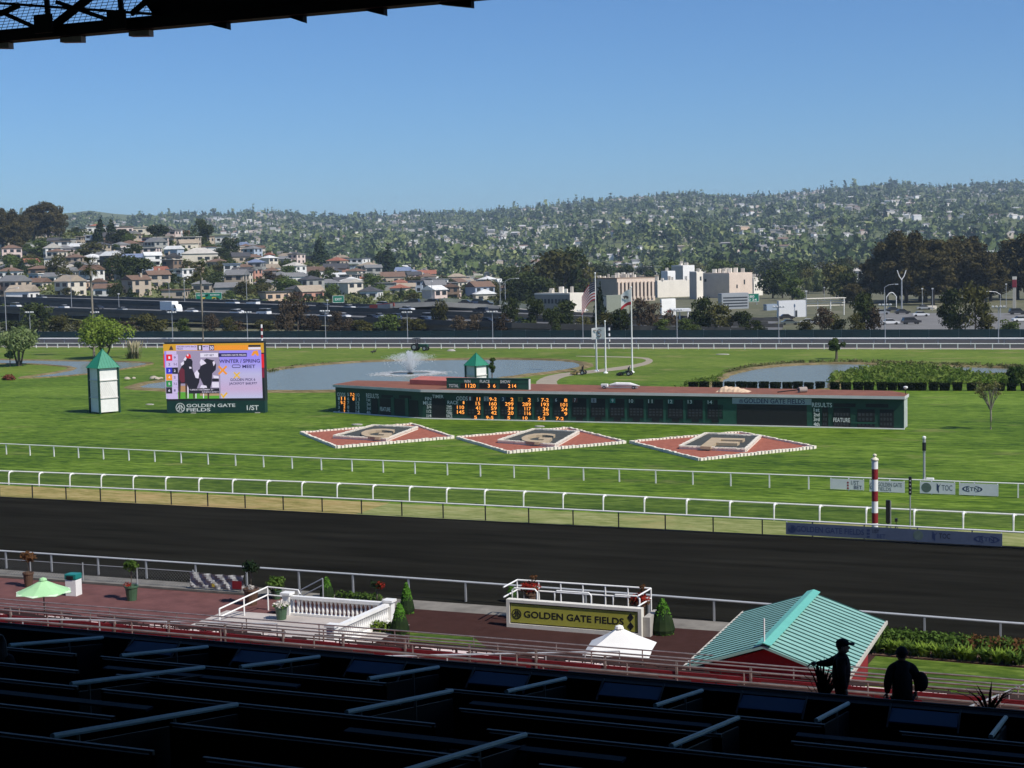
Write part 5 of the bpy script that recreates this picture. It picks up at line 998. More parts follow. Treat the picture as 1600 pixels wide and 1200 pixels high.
def head(t, c, fwd, hat, s=1.0):
    """head with face, ears; fwd = angle the face looks to"""
    mb = MB(); ellip(mb, (0, 0, 0), (.098, .078, .118)); ellip(mb, (.045, 0, -.045), (.055, .055, .065)); ellip(mb, (.10, 0, -.012), (.026, .014, .026), 8, 6)
    for y in (-1, 1): ellip(mb, (.0, y * .08, -.01), (.024, .012, .034), 8, 6)
    ellip(mb, (.088, 0, -.062), (.014, .026, .010), 8, 6); o = mb.build('head', m_skin, None, smooth=True); o.parent = t; o.location = c; o.rotation_euler = (0, 0, fwd)
    mb = MB()
    for y in (-1, 1): ellip(mb, (.086, y * .032, .012), (.012, .014, .008), 8, 6)
    e = mb.build('eyes', m_hair, None); e.parent = o
    mb = MB(); ellip(mb, (-.018, 0, .03), (.098, .084, .105)); h = mb.build('hair', m_hair, None, smooth=True); h.parent = o
    if hat == 'cap':
        mb = MB(); ellip(mb, (-.004, 0, .062), (.112, .094, .078)); mb.box((.135, 0, .055), (.12, .15, .014)); q = mb.build('cap', m_cloth, None, smooth=False); q.parent = o
    if hat == 'beanie':
        mb = MB(); ellip(mb, (-.008, 0, .052), (.108, .092, .09)); mb.lathe((-.006, 0, .015), [(.108, 0), (.114, .015), (.112, .05)], 14, sq=.86); q = mb.build('beanie', m_cloth, None, smooth=True); q.parent = o
    return o
def hand(t, V0, d, mat=None):
    """palm and five curled fingers"""
    V0 = np.array(V0, float); d = np.array(d, float) / np.linalg.norm(d); s = np.cross(d, (0, 0, 1)); s /= np.linalg.norm(s); u = np.cross(s, d)
    V = [V0, V0 + d * .05, V0 + d * .09]; E = [(0, 1), (1, 2)]; R_ = [(.022, .03), (.018, .04), (.015, .038)]
    for k, L in enumerate((.07, .08, .075, .06)):
        b = len(V); r = V0 + d * .088 + s * (-.033 + .022 * k); V += [r, r + d * L * .5 - u * .012, r + d * L * .8 - u * .045]; E += [(2, b), (b, b + 1), (b + 1, b + 2)]; R_ += [.010, .009, .008]
    b = len(V); r = V0 + d * .03 - s * .035; V += [r, r + d * .035 - s * .02 - u * .01, r + d * .06 - s * .018 - u * .035]; E += [(1, b), (b, b + 1), (b + 1, b + 2)]; R_ += [.012, .010, .008]
    return skinmesh('hand', V, E, R_, m_skin, t, 1)
def person(name, label, base, h, face, arms, hat, lean=0.0, bulk=1.0):
    t = thing(name, label, 'person', base); c, s = math.cos(face), math.sin(face); k = h / 1.75
    def L(f, l, z): return ((f * c - l * s) * k, (f * s + l * c) * k, z * k)
    V = [L(0, 0, .95), L(.0, 0, 1.12), L(.01 + lean * .5, 0, 1.30), L(.01 + lean, 0, 1.45), L(.015 + lean, 0, 1.53)]; E = [(0, 1), (1, 2), (2, 3), (3, 4)]; R_ = [(.135 * bulk, .165 * bulk), (.13 * bulk, .16 * bulk), (.13 * bulk, .165 * bulk), (.075, .09), (.055, .055)]
    hands = []
    for sd, pts in arms:
        b = len(V); V += [L(.0 + lean, sd * .185, 1.385)] + [L(*p) for p in pts]; E += [(3, b), (b, b + 1), (b + 1, b + 2)]; R_ += [.07 * bulk, .056 * bulk, .04]; a, e = np.array(V[-2]), np.array(V[-1]); hands.append((e, e - a))
    for sd in (-1, 1):
        b = len(V); V += [L(0, sd * .10, .86), L(.02, sd * .11, .48), L(-.01, sd * .11, .08), L(.13, sd * .12, .035)]; E += [(0, b), (b, b + 1), (b + 1, b + 2), (b + 2, b + 3)]; R_ += [.095, .065, .045, .035]
    o = skinmesh('body', V, E, R_, m_cloth, t)
    mb = MB()
    for sd in (-1, 1): mb.tube([L(0, sd * .10, .88), L(.02, sd * .11, .50), L(-.01, sd * .11, .10)], [.112, .08, .062], 10)
    mb.build('trousers', m_jean, None, smooth=True).parent = t
    hc = L(.03 + lean, 0, 1.625); head(t, hc, face, hat)
    for e, d in hands: hand(t, e - d / np.linalg.norm(d) * .01, d)
    return t
Yp = 25.4; c1 = GY(1314, 998, Yp); k1 = c1[2] - 9.9
person('person', 'person in a cap and dark jacket with one arm stretched out', (c1[0], Yp, 9.9), k1 / 1.765 * 1.75, math.radians(8), [(1, [(-.24, .18, 1.27), (-.44, .16, 1.26)]), (-1, [(.02, -.24, 1.14), (.08, -.22, .92)])], 'cap', 0.0, 1.3)
c2 = GY(1410, 1012, Yp - .1); k2 = c2[2] - 9.9
t = person('person', 'person in a dark jacket and beanie, right of the person in the cap', (c2[0], Yp - .1, 9.9), k2 / 1.765 * 1.75, math.radians(115), [(1, [(-.02, .27, 1.14), (.05, .26, .93)]), (-1, [(-.04, -.28, 1.16), (.03, -.26, .96)])], 'beanie', .02, 1.38)
mb = MB(); ellip(mb, (0, 0, 0), (.12, .09, .17), 12, 8); o = mb.build('shoulder_bag', m_cloth, None, smooth=True); o.location = (c2[0] + .29, Yp - .05, 10.98); tag(o, 'black bag hanging at the hip of the person in the beanie', 'bag')
# a spectator at the left edge, only hair and shoulder in view
c3 = GY(2, 992, 20.2); t = thing('person', 'seated person with long dark hair at the left edge of the boxes', 'person', (c3[0] - .06, 20.2, FLZ(20.2)))
hz_ = c3[2] - FLZ(20.2) - .13
skinmesh('body', [(0, 0, hz_ - .66), (0, 0, hz_ - .45), (0, .02, hz_ - .28), (0, .02, hz_ - .16), (.2, .02, hz_ - .27), (.28, .05, hz_ - .5), (.25, .25, hz_ - .62), (-.2, .02, hz_ - .27), (-.28, .05, hz_ - .5), (-.25, .25, hz_ - .62)], [(0, 1), (1, 2), (2, 3), (2, 4), (4, 5), (5, 6), (2, 7), (7, 8), (8, 9)], [(.15, .17), (.14, .17), (.12, .15), .06, .08, .06, .045, .08, .06, .045], m_cloth, t)
head(t, (0, .03, hz_), math.radians(90), None)
mb = MB(); g = np.random.default_rng(3)
for k in range(160):
    a = math.pi * (1.02 + .96 * g.random()); q = .11 + .02 * g.random(); dx = q * math.cos(a); dy = q * math.sin(a) * .9; L_ = .45 + .2 * g.random(); mb.tube([(dx * .5, dy * .5 + .03, hz_ + .11), (dx * 1.05, dy + .02, hz_ + .02), (dx * 1.35, dy * 1.25, hz_ - .2), (dx * 1.7 + .03 * g.normal(), dy * 1.3, hz_ - L_)], [.02, .022, .02, .006], 4)
o = mb.build('long_hair', m_hair, None, smooth=True); o.parent = t
hand(t, (.25, .27, hz_ - .62), (0, 1, -.1)); hand(t, (-.25, .27, hz_ - .62), (0, 1, -.1))
mb = MB(); mb.bb((c3[0] - .4, 19.95, FLZ(20.2) + .0), (c3[0] + .35, 20.4, FLZ(20.2) + max(.2, hz_ - .82))); mb.build('box_seat', m_navy, GS)
# --- dark spiky plants in troughs on the walkway
def agave(px, py, Y, label, n, ln):
    c = GY(px, py, Y); b = np.array([c[0], Y, 9.9]); t = thing('spiky_plant', label, 'potted plant', b); mb = MB(); mb.lathe(b, [(.18, 0), (.26, .65), (.22, .65), (0, .6)], 12); mb.build('pot', m_navy, t); g = np.random.default_rng(int(px)); mb = MB()
    for k in range(n):
        a = g.random() * 6.28; sp = .15 + .55 * g.random(); L_ = ln * (.7 + .4 * g.random()); p0 = b + [0, 0, .6]; p1 = p0 + np.array([math.cos(a) * sp * .45, math.sin(a) * sp * .45, L_ * .6]); p2 = p0 + np.array([math.cos(a) * sp, math.sin(a) * sp, L_ * (1.05 - .35 * sp)]); s_ = np.array([-math.sin(a), math.cos(a), 0]) * .022
        mb.add([p0 - s_, p0 + s_, p1 + s_, p1 - s_, p2], [(0, 1, 2, 3), (3, 2, 4)])
    mb.build('leaves', LEAF('spike_leaf', (.006, .010, .007), (.012, .018, .012), .1), t)
agave(1285, 1060, 25.2, 'dark spiky plant in a tub left of the person in the cap', 42, .75); agave(1545, 1075, 25.4, 'dark spiky plant in a tub at the right edge of the walkway', 22, .5)
# ================================================================== PLANTS AND PROPS OF THE INFIELD
m_wood = M('wood_trunk', (0.10, 0.08, 0.06), 0.9, 0.25, 5.0, bump=0.4); m_palew = M('pale_trunk', (0.22, 0.19, 0.15), 0.9, 0.2, 5.0)
lf_wil = LEAF('leaf_willow', (0.10, 0.15, 0.045), (0.26, 0.31, 0.14)); lf_big = LEAF('leaf_bright', (0.10, 0.16, 0.018), (0.24, 0.31, 0.06)); lf_pine = LEAF('leaf_pine', (0.03, 0.06, 0.015), (0.09, 0.12, 0.03)); lf_sparse = LEAF('leaf_sparse', (0.12, 0.13, 0.04), (0.24, 0.22, 0.09)); lf_reed = LEAF('leaf_reed', (0.07, 0.13, 0.02), (0.20, 0.26, 0.06)); lf_box = LEAF('leaf_box', (0.008, 0.014, 0.007), (0.028, 0.04, 0.015)); lf_pamp = LEAF('plume', (0.42, 0.36, 0.22), (0.62, 0.55, 0.38)); lf_pampg = LEAF('pampas_leaf', (0.14, 0.15, 0.06), (0.25, 0.23, 0.11))
def tree_px(name, label, px, pyb, pyt, wpx, pyc, leaf, seed, n, size, k=26, tr=None, trunkmat=None, group=None, r=None, shell=.55, forks=0, base=None, flat=0.0):
    """tree whose foot is at a pixel on the ground; pyc = lowest row of the crown"""
    b = G(px, pyb) if base is None else np.array(base, float); s = SPX(b); h = (pyb - pyt) / s; w = wpx / s; z0 = (pyb - pyc) / s; g = np.random.default_rng(seed)
    t = thing(name, label, 'tree', b, group=group); rr_ = r or w * .17; bl = clump_blobs(g, w - rr_ * .6, h - z0 - rr_ * .6, z0 + rr_ * .3, k, rr_)
    tr = tr or max(.12, h * .025); mb = MB()
    if forks:
        for q in range(forks):
            a = 6.28 * q / forks + .5; e = bl[g.integers(len(bl))]; mid = (math.cos(a) * w * .10, math.sin(a) * w * .08, z0 * .75); mb.tube([(math.cos(a) * tr, math.sin(a) * tr, -.1), mid, (math.cos(a) * w * .2, math.sin(a) * w * .12, z0 + (h - z0) * .4)], [tr, tr * .7, tr * .25], 6)
            for u in range(4): e = bl[g.integers(len(bl))]; mb.tube([mid, ((mid[0] + e[0]) / 2, (mid[1] + e[1]) / 2, (mid[2] + e[2]) / 2 + .2), e[:3]], [tr * .5, tr * .3, tr * .1], 5)
    else:
        mb = trunk_mb(g, h, tr, bl, 9, z0 + (h - z0) * .45)
    o = obj('trunk', mb.mesh('trunk', trunkmat or m_wood), t)
    foliage('crown', bl, n, size, leaf, t, seed + 1, shell=shell, flat=flat); return t
tree_px('tree', 'pale green multi stemmed tree on the bank at the left edge', 30, 572, 513, 72, 545, lf_wil, 101, 5200, .42, 30, .22, None, None, None, .55, 4, flat=.3)
tree_px('tree', 'pale green tree cut off by the left edge of the picture', -8, 568, 518, 50, 545, lf_wil, 102, 2600, .42, 20, .2, None, None, None, .55, 3, flat=.3)
tree_px('tree', 'small pale tree below the multi stemmed tree at the left', 16, 573, 548, 20, 561, lf_wil, 103, 700, .35, 9, .1)
tree_px('tree', 'broad bright green tree behind the left white tower', 163, 560, 497, 94, 540, lf_big, 104, 7200, .42, 36, .24, None, None, None, .5, 3, flat=.35)
tree_px('tree', 'small dark round tree beyond the right pond', 1307, 561, 527, 30, 549, lf_pine, 105, 1900, .30, 14, .22)
tree_px('tree', 'leaning dark bush beside the green roofed tower behind the tote board', 769, 596, 559, 18, 585, lf_pine, 106, 1000, .26, 9, .1)
# thin fork trunked tree on the right
b = G(1548, 671); t = thing('tree', 'thin V shaped young tree with sparse leaves on the right lawn', 'tree', b); g = np.random.default_rng(107); mb = MB(); mb.tube([(0, 0, -.05), (0.02, 0, 1.0), (0, 0, 2.0)], [.10, .085, .08], 8); bl = []
for k in range(15):
    a = g.random() * 6.28; q = .5 + 1.35 * g.random(); e = (-.35 + q * math.cos(a), q * math.sin(a) * .8, 3.7 + 1.3 * g.random() - .25 * q); m1 = (e[0] * .45, e[1] * .45, 2.0 + (e[2] - 2.0) * .5); mb.tube([(0, 0, 1.85), m1, e], [.05, .035, .012], 5); bl.append((*e, .48, .48, .34))
    for u in range(3): d = g.normal(size=3) * .35; mb.tube([m1, (e[0] + d[0], e[1] + d[1], e[2] + .1 + abs(d[2]) * .5)], [.022, .006], 4)
obj('trunk', mb.mesh('trunk', m_palew), t); foliage('crown', bl, 900, .17, lf_sparse, t, 108, shell=.1)
# shrubs
b = G(14, 594); t = thing('shrub', 'low red shrub on the pond bank at the left edge', 'shrub', b); foliage('foliage', [(0, 0, .5, .95, .7, .5), (.7, 0, .35, .5, .5, .35), (-.7, 0, .4, .5, .5, .4)], 800, .2, LEAF('leaf_crimson', (.16, .05, .035), (.30, .10, .07)), t, 111)
foliage('lower_leaves', [(-.8, -.1, .15, .7, .4, .2)], 200, .2, lf_mid, t, 112)
b = G(208, 560.5); t = thing('pampas_grass', 'pampas grass clump with pale plumes right of the broad green tree', 'grass clump', b); g = np.random.default_rng(113)
for nm, n, L0, L1, mt, wd in (('leaves', 260, 1.0, 2.2, lf_pampg, .07), ('plumes', 70, 2.6, 3.9, lf_pamp, .20)):
    mb = MB()
    for k in range(n):
        a = g.random() * 6.28; L_ = L0 + (L1 - L0) * g.random(); sp = (.5 + .9 * g.random()) * (1.1 if nm == 'leaves' else .75); p0 = np.array([.5 * g.normal(), .3 * g.normal(), 0]); p1 = p0 + [math.cos(a) * sp * .45, math.sin(a) * sp * .4, L_ * .65]; p2 = p0 + [math.cos(a) * sp * 1.2, math.sin(a) * sp, L_ * (.7 if nm == 'leaves' else 1)]; s_ = np.array([-math.sin(a), math.cos(a), 0]) * wd
        if nm == 'plumes': p1 = p0 + (p2 - p0) * .6; mb.add([p0 - s_ * .1, p0 + s_ * .1, p1 + s_ * .3, p1 - s_ * .3, p1 * .4 + p2 * .6 + s_, p1 * .4 + p2 * .6 - s_, p2], [(0, 1, 2, 3), (3, 2, 4, 5), (5, 4, 6)])
        else: mb.add([p0 - s_, p0 + s_, p1 + s_, p1 - s_, p2], [(0, 1, 2, 3), (3, 2, 4)])
    obj(nm, mb.mesh(nm, mt), t)
# reeds round the right pond: uncountable
g = np.random.default_rng(120); V = []
def reed_patch(poly, n, hh, sz):
    P = np.array(poly, float); x0, y0 = P.min(0); x1, y1 = P.max(0); out = []
    while len(out) < n:
        x, y = g.uniform(x0, x1), g.uniform(y0, y1); ins = False
        for i in range(len(P)):
            a, b_ = P[i], P[i - 1]
            if (a[1] > y) != (b_[1] > y) and x < (b_[0] - a[0]) * (y - a[1]) / (b_[1] - a[1]) + a[0]: ins = not ins
        if ins:
            q = G(x, y); out.append((q[0], q[1], 0))
    for q in out:
        k = 9; bl = [(q[0], q[1], hh * (.3 + .3 * g.random()), .55, .55, hh * .55)]; V.append(leaves(g, bl, k, sz, asp=.35))
reed_patch([(1296, 600), (1302, 588), (1330, 582), (1375, 574), (1450, 574), (1520, 586), (1575, 592), (1600, 600), (1460, 602), (1380, 603)], 900, .85, .62)
reed_patch([(1060, 607), (1072, 602), (1100, 594), (1128, 588), (1122, 598), (1100, 609)], 90, .6, .5)
V.append(np.zeros((0, 3)))
tag(obj('reeds', npmesh('reeds', np.concatenate(V), 4, lf_reed)), 'mass of green reeds and weeds along the right pond', 'reeds', kind='stuff')
V = []; 
for x0, x1, y, n in ((1140, 1460, 0, 0),): pass
reed_patch([(1140, 584), (1180, 575), (1225, 570), (1290, 567.5), (1290, 566), (1220, 568.5), (1170, 573.5), (1130, 583)], 140, .5, .5); reed_patch([(1290, 567.5), (1370, 569), (1600, 577), (1600, 574.5), (1470, 571), (1370, 567), (1290, 566)], 200, .6, .5)
reed_patch([(420, 582), (470, 573), (560, 566), (560, 564.5), (465, 571), (412, 581)], 60, .3, .4)
tag(obj('bank_weeds', npmesh('bank_weeds', np.concatenate(V), 4, LEAF('weed', (.10, .12, .04), (.22, .21, .09)))), 'strip of dry weeds along the pond shores', 'weeds', kind='stuff')
# row of clipped box hedges behind the tote board
xs = [1083.5, 1100.5, 1121, 1140, 1158.5, 1175, 1193.5, 1211.5, 1230.5, 1246.5, 1264, 1281.5, 1304.5, 1322, 1341, 1357.5, 1378, 1394, 1411, 1427, 1440.5, 1459, 1476, 1496, 1518, 1540, 1562, 1580.5, 1603]
for i, x in enumerate(xs):
    b = G(x, 608.5 + (x - 1080) * .0045); s = SPX(b); w = (13.0 + 2.5 * g.random()) / s; h = (10.5 + 1.5 * g.random()) / s; g2 = np.random.default_rng(600 + i)
    t = thing('box_hedge', 'dark clipped box hedge, number %s from the left in the row behind the tote board' % ('first second third fourth fifth sixth seventh eighth ninth tenth eleventh twelfth thirteenth fourteenth fifteenth sixteenth seventeenth eighteenth nineteenth twentieth twenty-first twenty-second twenty-third twenty-fourth twenty-fifth twenty-sixth twenty-seventh twenty-eighth twenty-ninth'.split()[i]), 'hedge', b, group='box hedges behind the tote board'); t['label'] = t['label'].replace('number ', '')
    n = 500; q = (g2.random((n, 3)) - .5) * [w, w * .8, h]; ax = g2.integers(0, 3, n); sg = g2.choice([-1, 1], n); hf = np.array([w, w * .8, h]) / 2
    q[np.arange(n), ax] = sg * hf[ax] * (.94 + .1 * g2.random(n)); q[:, 2] += h / 2 + .06; q[:, 0] *= (.86 + .14 * (q[:, 2] / h)); u = g2.normal(size=(n, 3)); u /= np.linalg.norm(u, axis=1)[:, None]; v_ = np.cross(u, g2.normal(size=(n, 3))); v_ /= np.linalg.norm(v_, axis=1)[:, None]; u *= .1; v_ *= .08
    obj('foliage', npmesh('foliage', np.stack([q - u, q + v_, q + u, q - v_], 1).reshape(-1, 3), 4, lf_box), t)
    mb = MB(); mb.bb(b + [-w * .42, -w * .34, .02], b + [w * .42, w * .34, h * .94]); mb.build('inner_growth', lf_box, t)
tree_px('shrub', 'dark bushy shrub at the right edge behind the box hedges', 1590, 602, 570, 40, 598, lf_pine, 131, 1500, .4, 14, .1)['category'] = 'shrub'
# rocks on the left bank
for i, (x, y, w) in enumerate(((199, 594.5, .5), (209, 593.6, .35), (240, 594, .7), (246, 594.8, .55), (252, 594, .4))):
    b = G(x, y); bm = bmesh.new(); bmesh.ops.create_icosphere(bm, subdivisions=2, radius=w)
    for v in bm.verts: v.co = v.co * (1 + .25 * noise.noise(v.co * 2 + Vector((i * 7, 0, 0)))); v.co.z = max(v.co.z * .6, -.1)
    me = bpy.data.meshes.new('rock'); bm.to_mesh(me); bm.free(); me.materials.append(M('pale_rock', (.38, .33, .26), .9, .2, 2, bump=.5)); tag(obj('rock', me, None, b + [0, 0, .3]), ['pale rock on the bank left of the screen, first from the tower', 'small pale rock on the bank, second from the tower', 'large pale rock on the bank beside the screen', 'pale rock on the bank touching the large one', 'small pale rock half hidden by the screen'][i], 'rock')
# --- flags
m_pole = M('flag_pole', (.72, .72, .70), .35, .05)
def wave(f, u, v, L, H_, ph, droop): return f.at(-u * L * (.93), -v * H_ - droop * u * u * H_, .09 * math.sin(5 * u + ph + 1.3 * v) * (0.3 + u))
def flag(px, pyb, pyt, label, f0, f1, ylo, cells, droop, ph, extra=None):
    b = G(px, pyb); h = GY(px - (pyb - pyt) * .026, pyt, b[1])[2]; t = thing('flag_pole', label, 'flag pole', b); mb = MB(); mb.tube([b, b + [0, 0, h]], .14, 10, .07); mb.build('pole', m_pole, t); mb = MB(); ellip(mb, b + [0, 0, h + .1], (.16, .16, .16), 10, 6); mb.build('finial', m_pole, t); mb = MB(); mb.lathe(b, [(.4, 0), (.35, .12), (.16, .25)], 10); mb.build('base', m_pole, t)
    z1 = GY(px, f0, b[1])[2]; z0 = GY(px, f1, b[1])[2]; return t, b, z1, z0
def cloth(t, f, L, H_, u0, u1, v0, v1, mat, droop, ph, off=0.0, name='flag_cloth', n=8, m=4):
    mb = MB(); mb.v = [tuple(wave(f, u0 + (u1 - u0) * i / n, v0 + (v1 - v0) * j / m, L, H_, ph, droop) + f.W * off) for j in range(m + 1) for i in range(n + 1)]; mb.f = [(j * (n + 1) + i, j * (n + 1) + i + 1, (j + 1) * (n + 1) + i + 1, (j + 1) * (n + 1) + i) for j in range(m) for i in range(n)]; mb.m = [0] * len(mb.f)
    return mb.build(name, mat, t, smooth=True)
fl = lambda n, c: M('flag_' + n, c, .85, .06, 2)
t, b, z1, z0 = flag(932.3, 580, 428, 'tall flagpole with a drooping stars and stripes flag', 440, 470, 0, None, 0, 0); f = Face(b + [0, -.1, z1], (1, 0, 0)); L, H_ = 2.5, (z1 - z0) * .95
for k in range(13): cloth(t, f, L, H_, .0 if k > 6 else .42, 1, k / 13, (k + 1) / 13, fl('red', (.42, .03, .04)) if k % 2 == 0 else fl('white', (.7, .69, .66)), .85, .4, name='stripe', m=1)
c_ = cloth(t, f, L, H_, 0, .42, 0, 7 / 13, fl('navy', (.02, .025, .06)), .85, .4, name='canton')
st = MB()
for i in range(5):
    for j in range(4): p = wave(f, .05 + .075 * i, .07 + .12 * j, L, H_, .4, .85) + f.W * .03; st.bb(p - [.035, .01, .035], p + [.035, .01, .035])
tag(st.build('stars', fl('white', (.7, .69, .66)), c_), kind='stuff')
t, b, z1, z0 = flag(988, 582, 450, 'tall flagpole with a white and red bear flag', 452, 476, 0, None, 0, 0); f = Face(b + [0, -.1, z1], (1, 0, 0)); L, H_ = 1.75, z1 - z0
cl = cloth(t, f, L, H_, 0, 1, 0, .80, fl('white', (.7, .69, .66)), .35, 1.0); cloth(t, f, L, H_, 0, 1, .80, 1, fl('red', (.42, .03, .04)), .35, 1.0, name='red_stripe', m=1)
mb = MB(); c = wave(f, .52, .42, L, H_, 1.0, .35) + f.W * .12; mb.ext([(-.45, -.2), (-.42, .1), (-.2, .22), (.15, .25), (.35, .18), (.5, .12), (.48, 0), (.32, -.02), (.3, -.28), (.18, -.28), (.15, -.08), (-.12, -.08), (-.15, -.28), (-.3, -.28), (-.3, -.1)], c, (-1, 0, 0), (0, 0, 1), f.W, .01); mb.build('bear', fl('dark', (.05, .04, .035)), cl)
t, b, z1, z0 = flag(946.5, 583, 503, 'shorter flagpole with a white flag carrying a dark emblem', 511, 529, 0, None, 0, 0); f = Face(b + [0, -.1, z1], (1, 0, 0)); L, H_ = 2.35, z1 - z0
cl = cloth(t, f, L, H_, 0, 1, 0, 1, fl('white', (.7, .69, .66)), .1, 2.0, n=10)
for cx, cz, rr_, a0, a1 in ((.42, .35, .34, .3, 4.6), (.46, .68, .34, -2.6, 2.2), (.75, .3, .22, 0, 3.0)):
    mb = MB(); c = wave(f, cx, cz, L, H_, 2.0, .1) + f.W * .1; mb.tube([c + np.array([rr_ * math.cos(a0 + (a1 - a0) * i / 8), 0, rr_ * .8 * math.sin(a0 + (a1 - a0) * i / 8)]) for i in range(9)], .055, 5); mb.build('emblem', fl('dark', (.05, .04, .035)), cl)
# --- fountain
b = G(641, 584); t = thing('fountain', 'fountain jetting white spray from the left pond', 'fountain', b); g = np.random.default_rng(140); P = []
for k in range(15000):
    a = g.random() * 6.28; q = g.random(); sp = (.25 + .75 * (k % 12) / 11) if k % 4 else .1; R_ = 4.5 * sp; x = q; z = 3.7 * (1.0 - .25 * sp) * (2 * x - x * x) * (1 if q < 1 else 0) if True else 0; r = R_ * x
    P.append((r * math.cos(a) + .12 * g.normal(), r * math.sin(a) + .12 * g.normal(), max(.02, z + .14 * g.normal() - (1.2 * g.random() ** 3 if q > .8 else 0))))
P = np.array(P); n = len(P); u = g.normal(size=(n, 3)); u /= np.linalg.norm(u, axis=1)[:, None]; w_ = np.cross(u, g.normal(size=(n, 3))); w_ /= np.linalg.norm(w_, axis=1)[:, None]; sz = .018 + .03 * g.random((n, 1)); u *= sz; w_ *= sz
m_spray = LEAF('spray', (.75, .77, .78), (.85, .86, .87), .5, rnd=0); tag(obj('spray', npmesh('spray', np.stack([P - u, P + w_, P + u, P - w_], 1).reshape(-1, 3), 4, m_spray), t), kind='stuff')
mb = MB(); mb.lathe(b, [(.5, .0), (.55, .12), (.3, .2), (.1, .4)], 12); mb.build('nozzle', m_black, t)
P = []
for k in range(2600): a = g.random() * 6.28; r = 3.4 + 2.2 * abs(g.normal()) * .6; P.append((r * math.cos(a), r * math.sin(a), .03 + .1 * g.random()))
P = np.array(P); n = len(P); u = np.stack([.22 + .2 * g.random(n), 0 * np.arange(n), 0 * np.arange(n)], 1); w_ = np.stack([0 * np.arange(n), .1 + 0 * np.arange(n), 0 * np.arange(n)], 1); tag(obj('foam', npmesh('foam', np.stack([P - u, P + w_, P + u, P - w_], 1).reshape(-1, 3), 4, m_spray), t), kind='stuff')
# --- small vehicles and odds and ends
def wheel(t, c, r, w, ax=(0, 1, 0), parent=None):
    a = np.array(ax, float); c = np.array(c, float); mb = MB(); mb.tube([c - a * w / 2, c + a * w / 2], r, 14); o = mb.build('wheel', M('tyre', (.012, .012, .012), .8, .1), t); mb = MB(); mb.tube([c - a * (w / 2 + .01), c + a * (w / 2 + .01)], r * .55, 10); mb.build('hub', m_grey, o); return o
b = G(657, 548); t = thing('tractor', 'small dark tractor with a driver frame parked beyond the pond', 'tractor', b)
for x, r in ((-1.1, .75), (1.2, .5)):
    for y in (-.6, .6): wheel(t, b + [x, y, r], r, .3)
mb = MB(); mb.bb(b + [-.3, -.4, .7], b + [1.7, .4, 1.35]); mb.build('bonnet', m_dgreen, t, bevel=.08); mb = MB(); mb.bb(b + [-1.5, -.5, .75], b + [-.3, .5, 1.2]); mb.build('seat_deck', m_black, t); mb = MB(); [mb.tube([b + [x, y, 1.2], b + [x, y, 2.5]], .05, 6) for x in (-1.4, -.3) for y in (-.5, .5)]; mb.bb(b + [-1.5, -.6, 2.5], b + [-.2, .6, 2.58]); mb.build('roll_frame', m_black, t); mb = MB(); mb.tube([b + [1.1, .2, 1.3], b + [1.1, .2, 2.0]], .05, 6); mb.build('exhaust', m_grey, t)
for i, (px, py, c, lab) in enumerate(((906, 585.5, (.30, .22, .08), 'tan mower with black seat on the grass left of the flagpoles'), (978, 587, (.02, .05, .02), 'dark green mower with black seat between the flagpoles'))):
    b = G(px, py); t = thing('mower', lab, 'mower', b); mb = MB(); mb.bb(b + [-.6, -.45, .35], b + [.7, .45, .62]); mb.build('body', M('mower_%d' % i, c, .5), t, bevel=.05); mb = MB(); mb.bb(b + [.0, -.3, .62], b + [.5, .3, .8]); mb.bb(b + [.4, -.3, .8], b + [.52, .3, 1.3]); mb.build('seat', m_black, t, bevel=.03)
    for x, r in ((-.8, .28), (.6, .36)):
        for y in (-.5, .5): wheel(t, b + [x, y, r], r, .22)
    mb = MB(); mb.bb(b + [-1.3, -.8, .15], b + [-.5, .8, .4]); mb.build('mower_deck', m_black if i else M('mower_0', c), t); mb = MB(); mb.tube([b + [.55, 0, .8], b + [.6, 0, 1.5]], .06, 6); mb.build('exhaust', m_black, t)
b = GY(970, 611, 163.2); b[2] = HT + .27; t = thing('hose_reel', 'long white bundle on small dark wheels on the tote board roof', 'cart', b); L = 2.2
mb = MB(); mb.tube([b + [-L + .9, 0, .42], b + [-.5, 0, .5], b + [L * .5, 0, .5], b + [L, 0, .36]], [.1, .26, .24, .05], 10); mb.build('bundle', m_white, t); mb = MB(); mb.bb(b + [-L, -.2, .12], b + [L * .9, .2, .2]); mb.build('frame', m_grey, t)
for x in (-L + .3, L * .7): wheel(t, b + [x, 0, .18], .18, .5)
mb = MB(); mb.bb(b + [-L - .1, -.2, .2], b + [-L + .7, .2, .55]); mb.build('box', m_white, t, bevel=.05)
for i, (px, py, lab) in enumerate(((582, 553, 'dark goose on the far lawn left of the tractor'), (585.5, 552, 'dark goose standing right of its mate on the far lawn'))):
    b = G(px, py); t = thing('goose', lab, 'bird', b); mb = MB(); ellip(mb, b + [0, 0, .42], (.36, .16, .18)); mb.tube([b + [.25, 0, .5], b + [.34, 0, .75], b + [.36, 0, .85]], [.08, .045, .045], 7); ellip(mb, b + [.4, 0, .88], (.1, .055, .06)); mb.tube([b + [.48, 0, .87], b + [.58, 0, .85]], [.03, .01], 5); mb.tube([b + [-.3, 0, .45], b + [-.55, 0, .4]], [.1, .02], 6); mb.tube([b + [.02, .06, .3], b + [.02, .06, 0]], .02, 5); mb.tube([b + [-.02, -.06, .3], b + [-.02, -.06, 0]], .02, 5); mb.build('body', M('goose', (.05, .045, .04), .8, .3, 6), t, smooth=True)
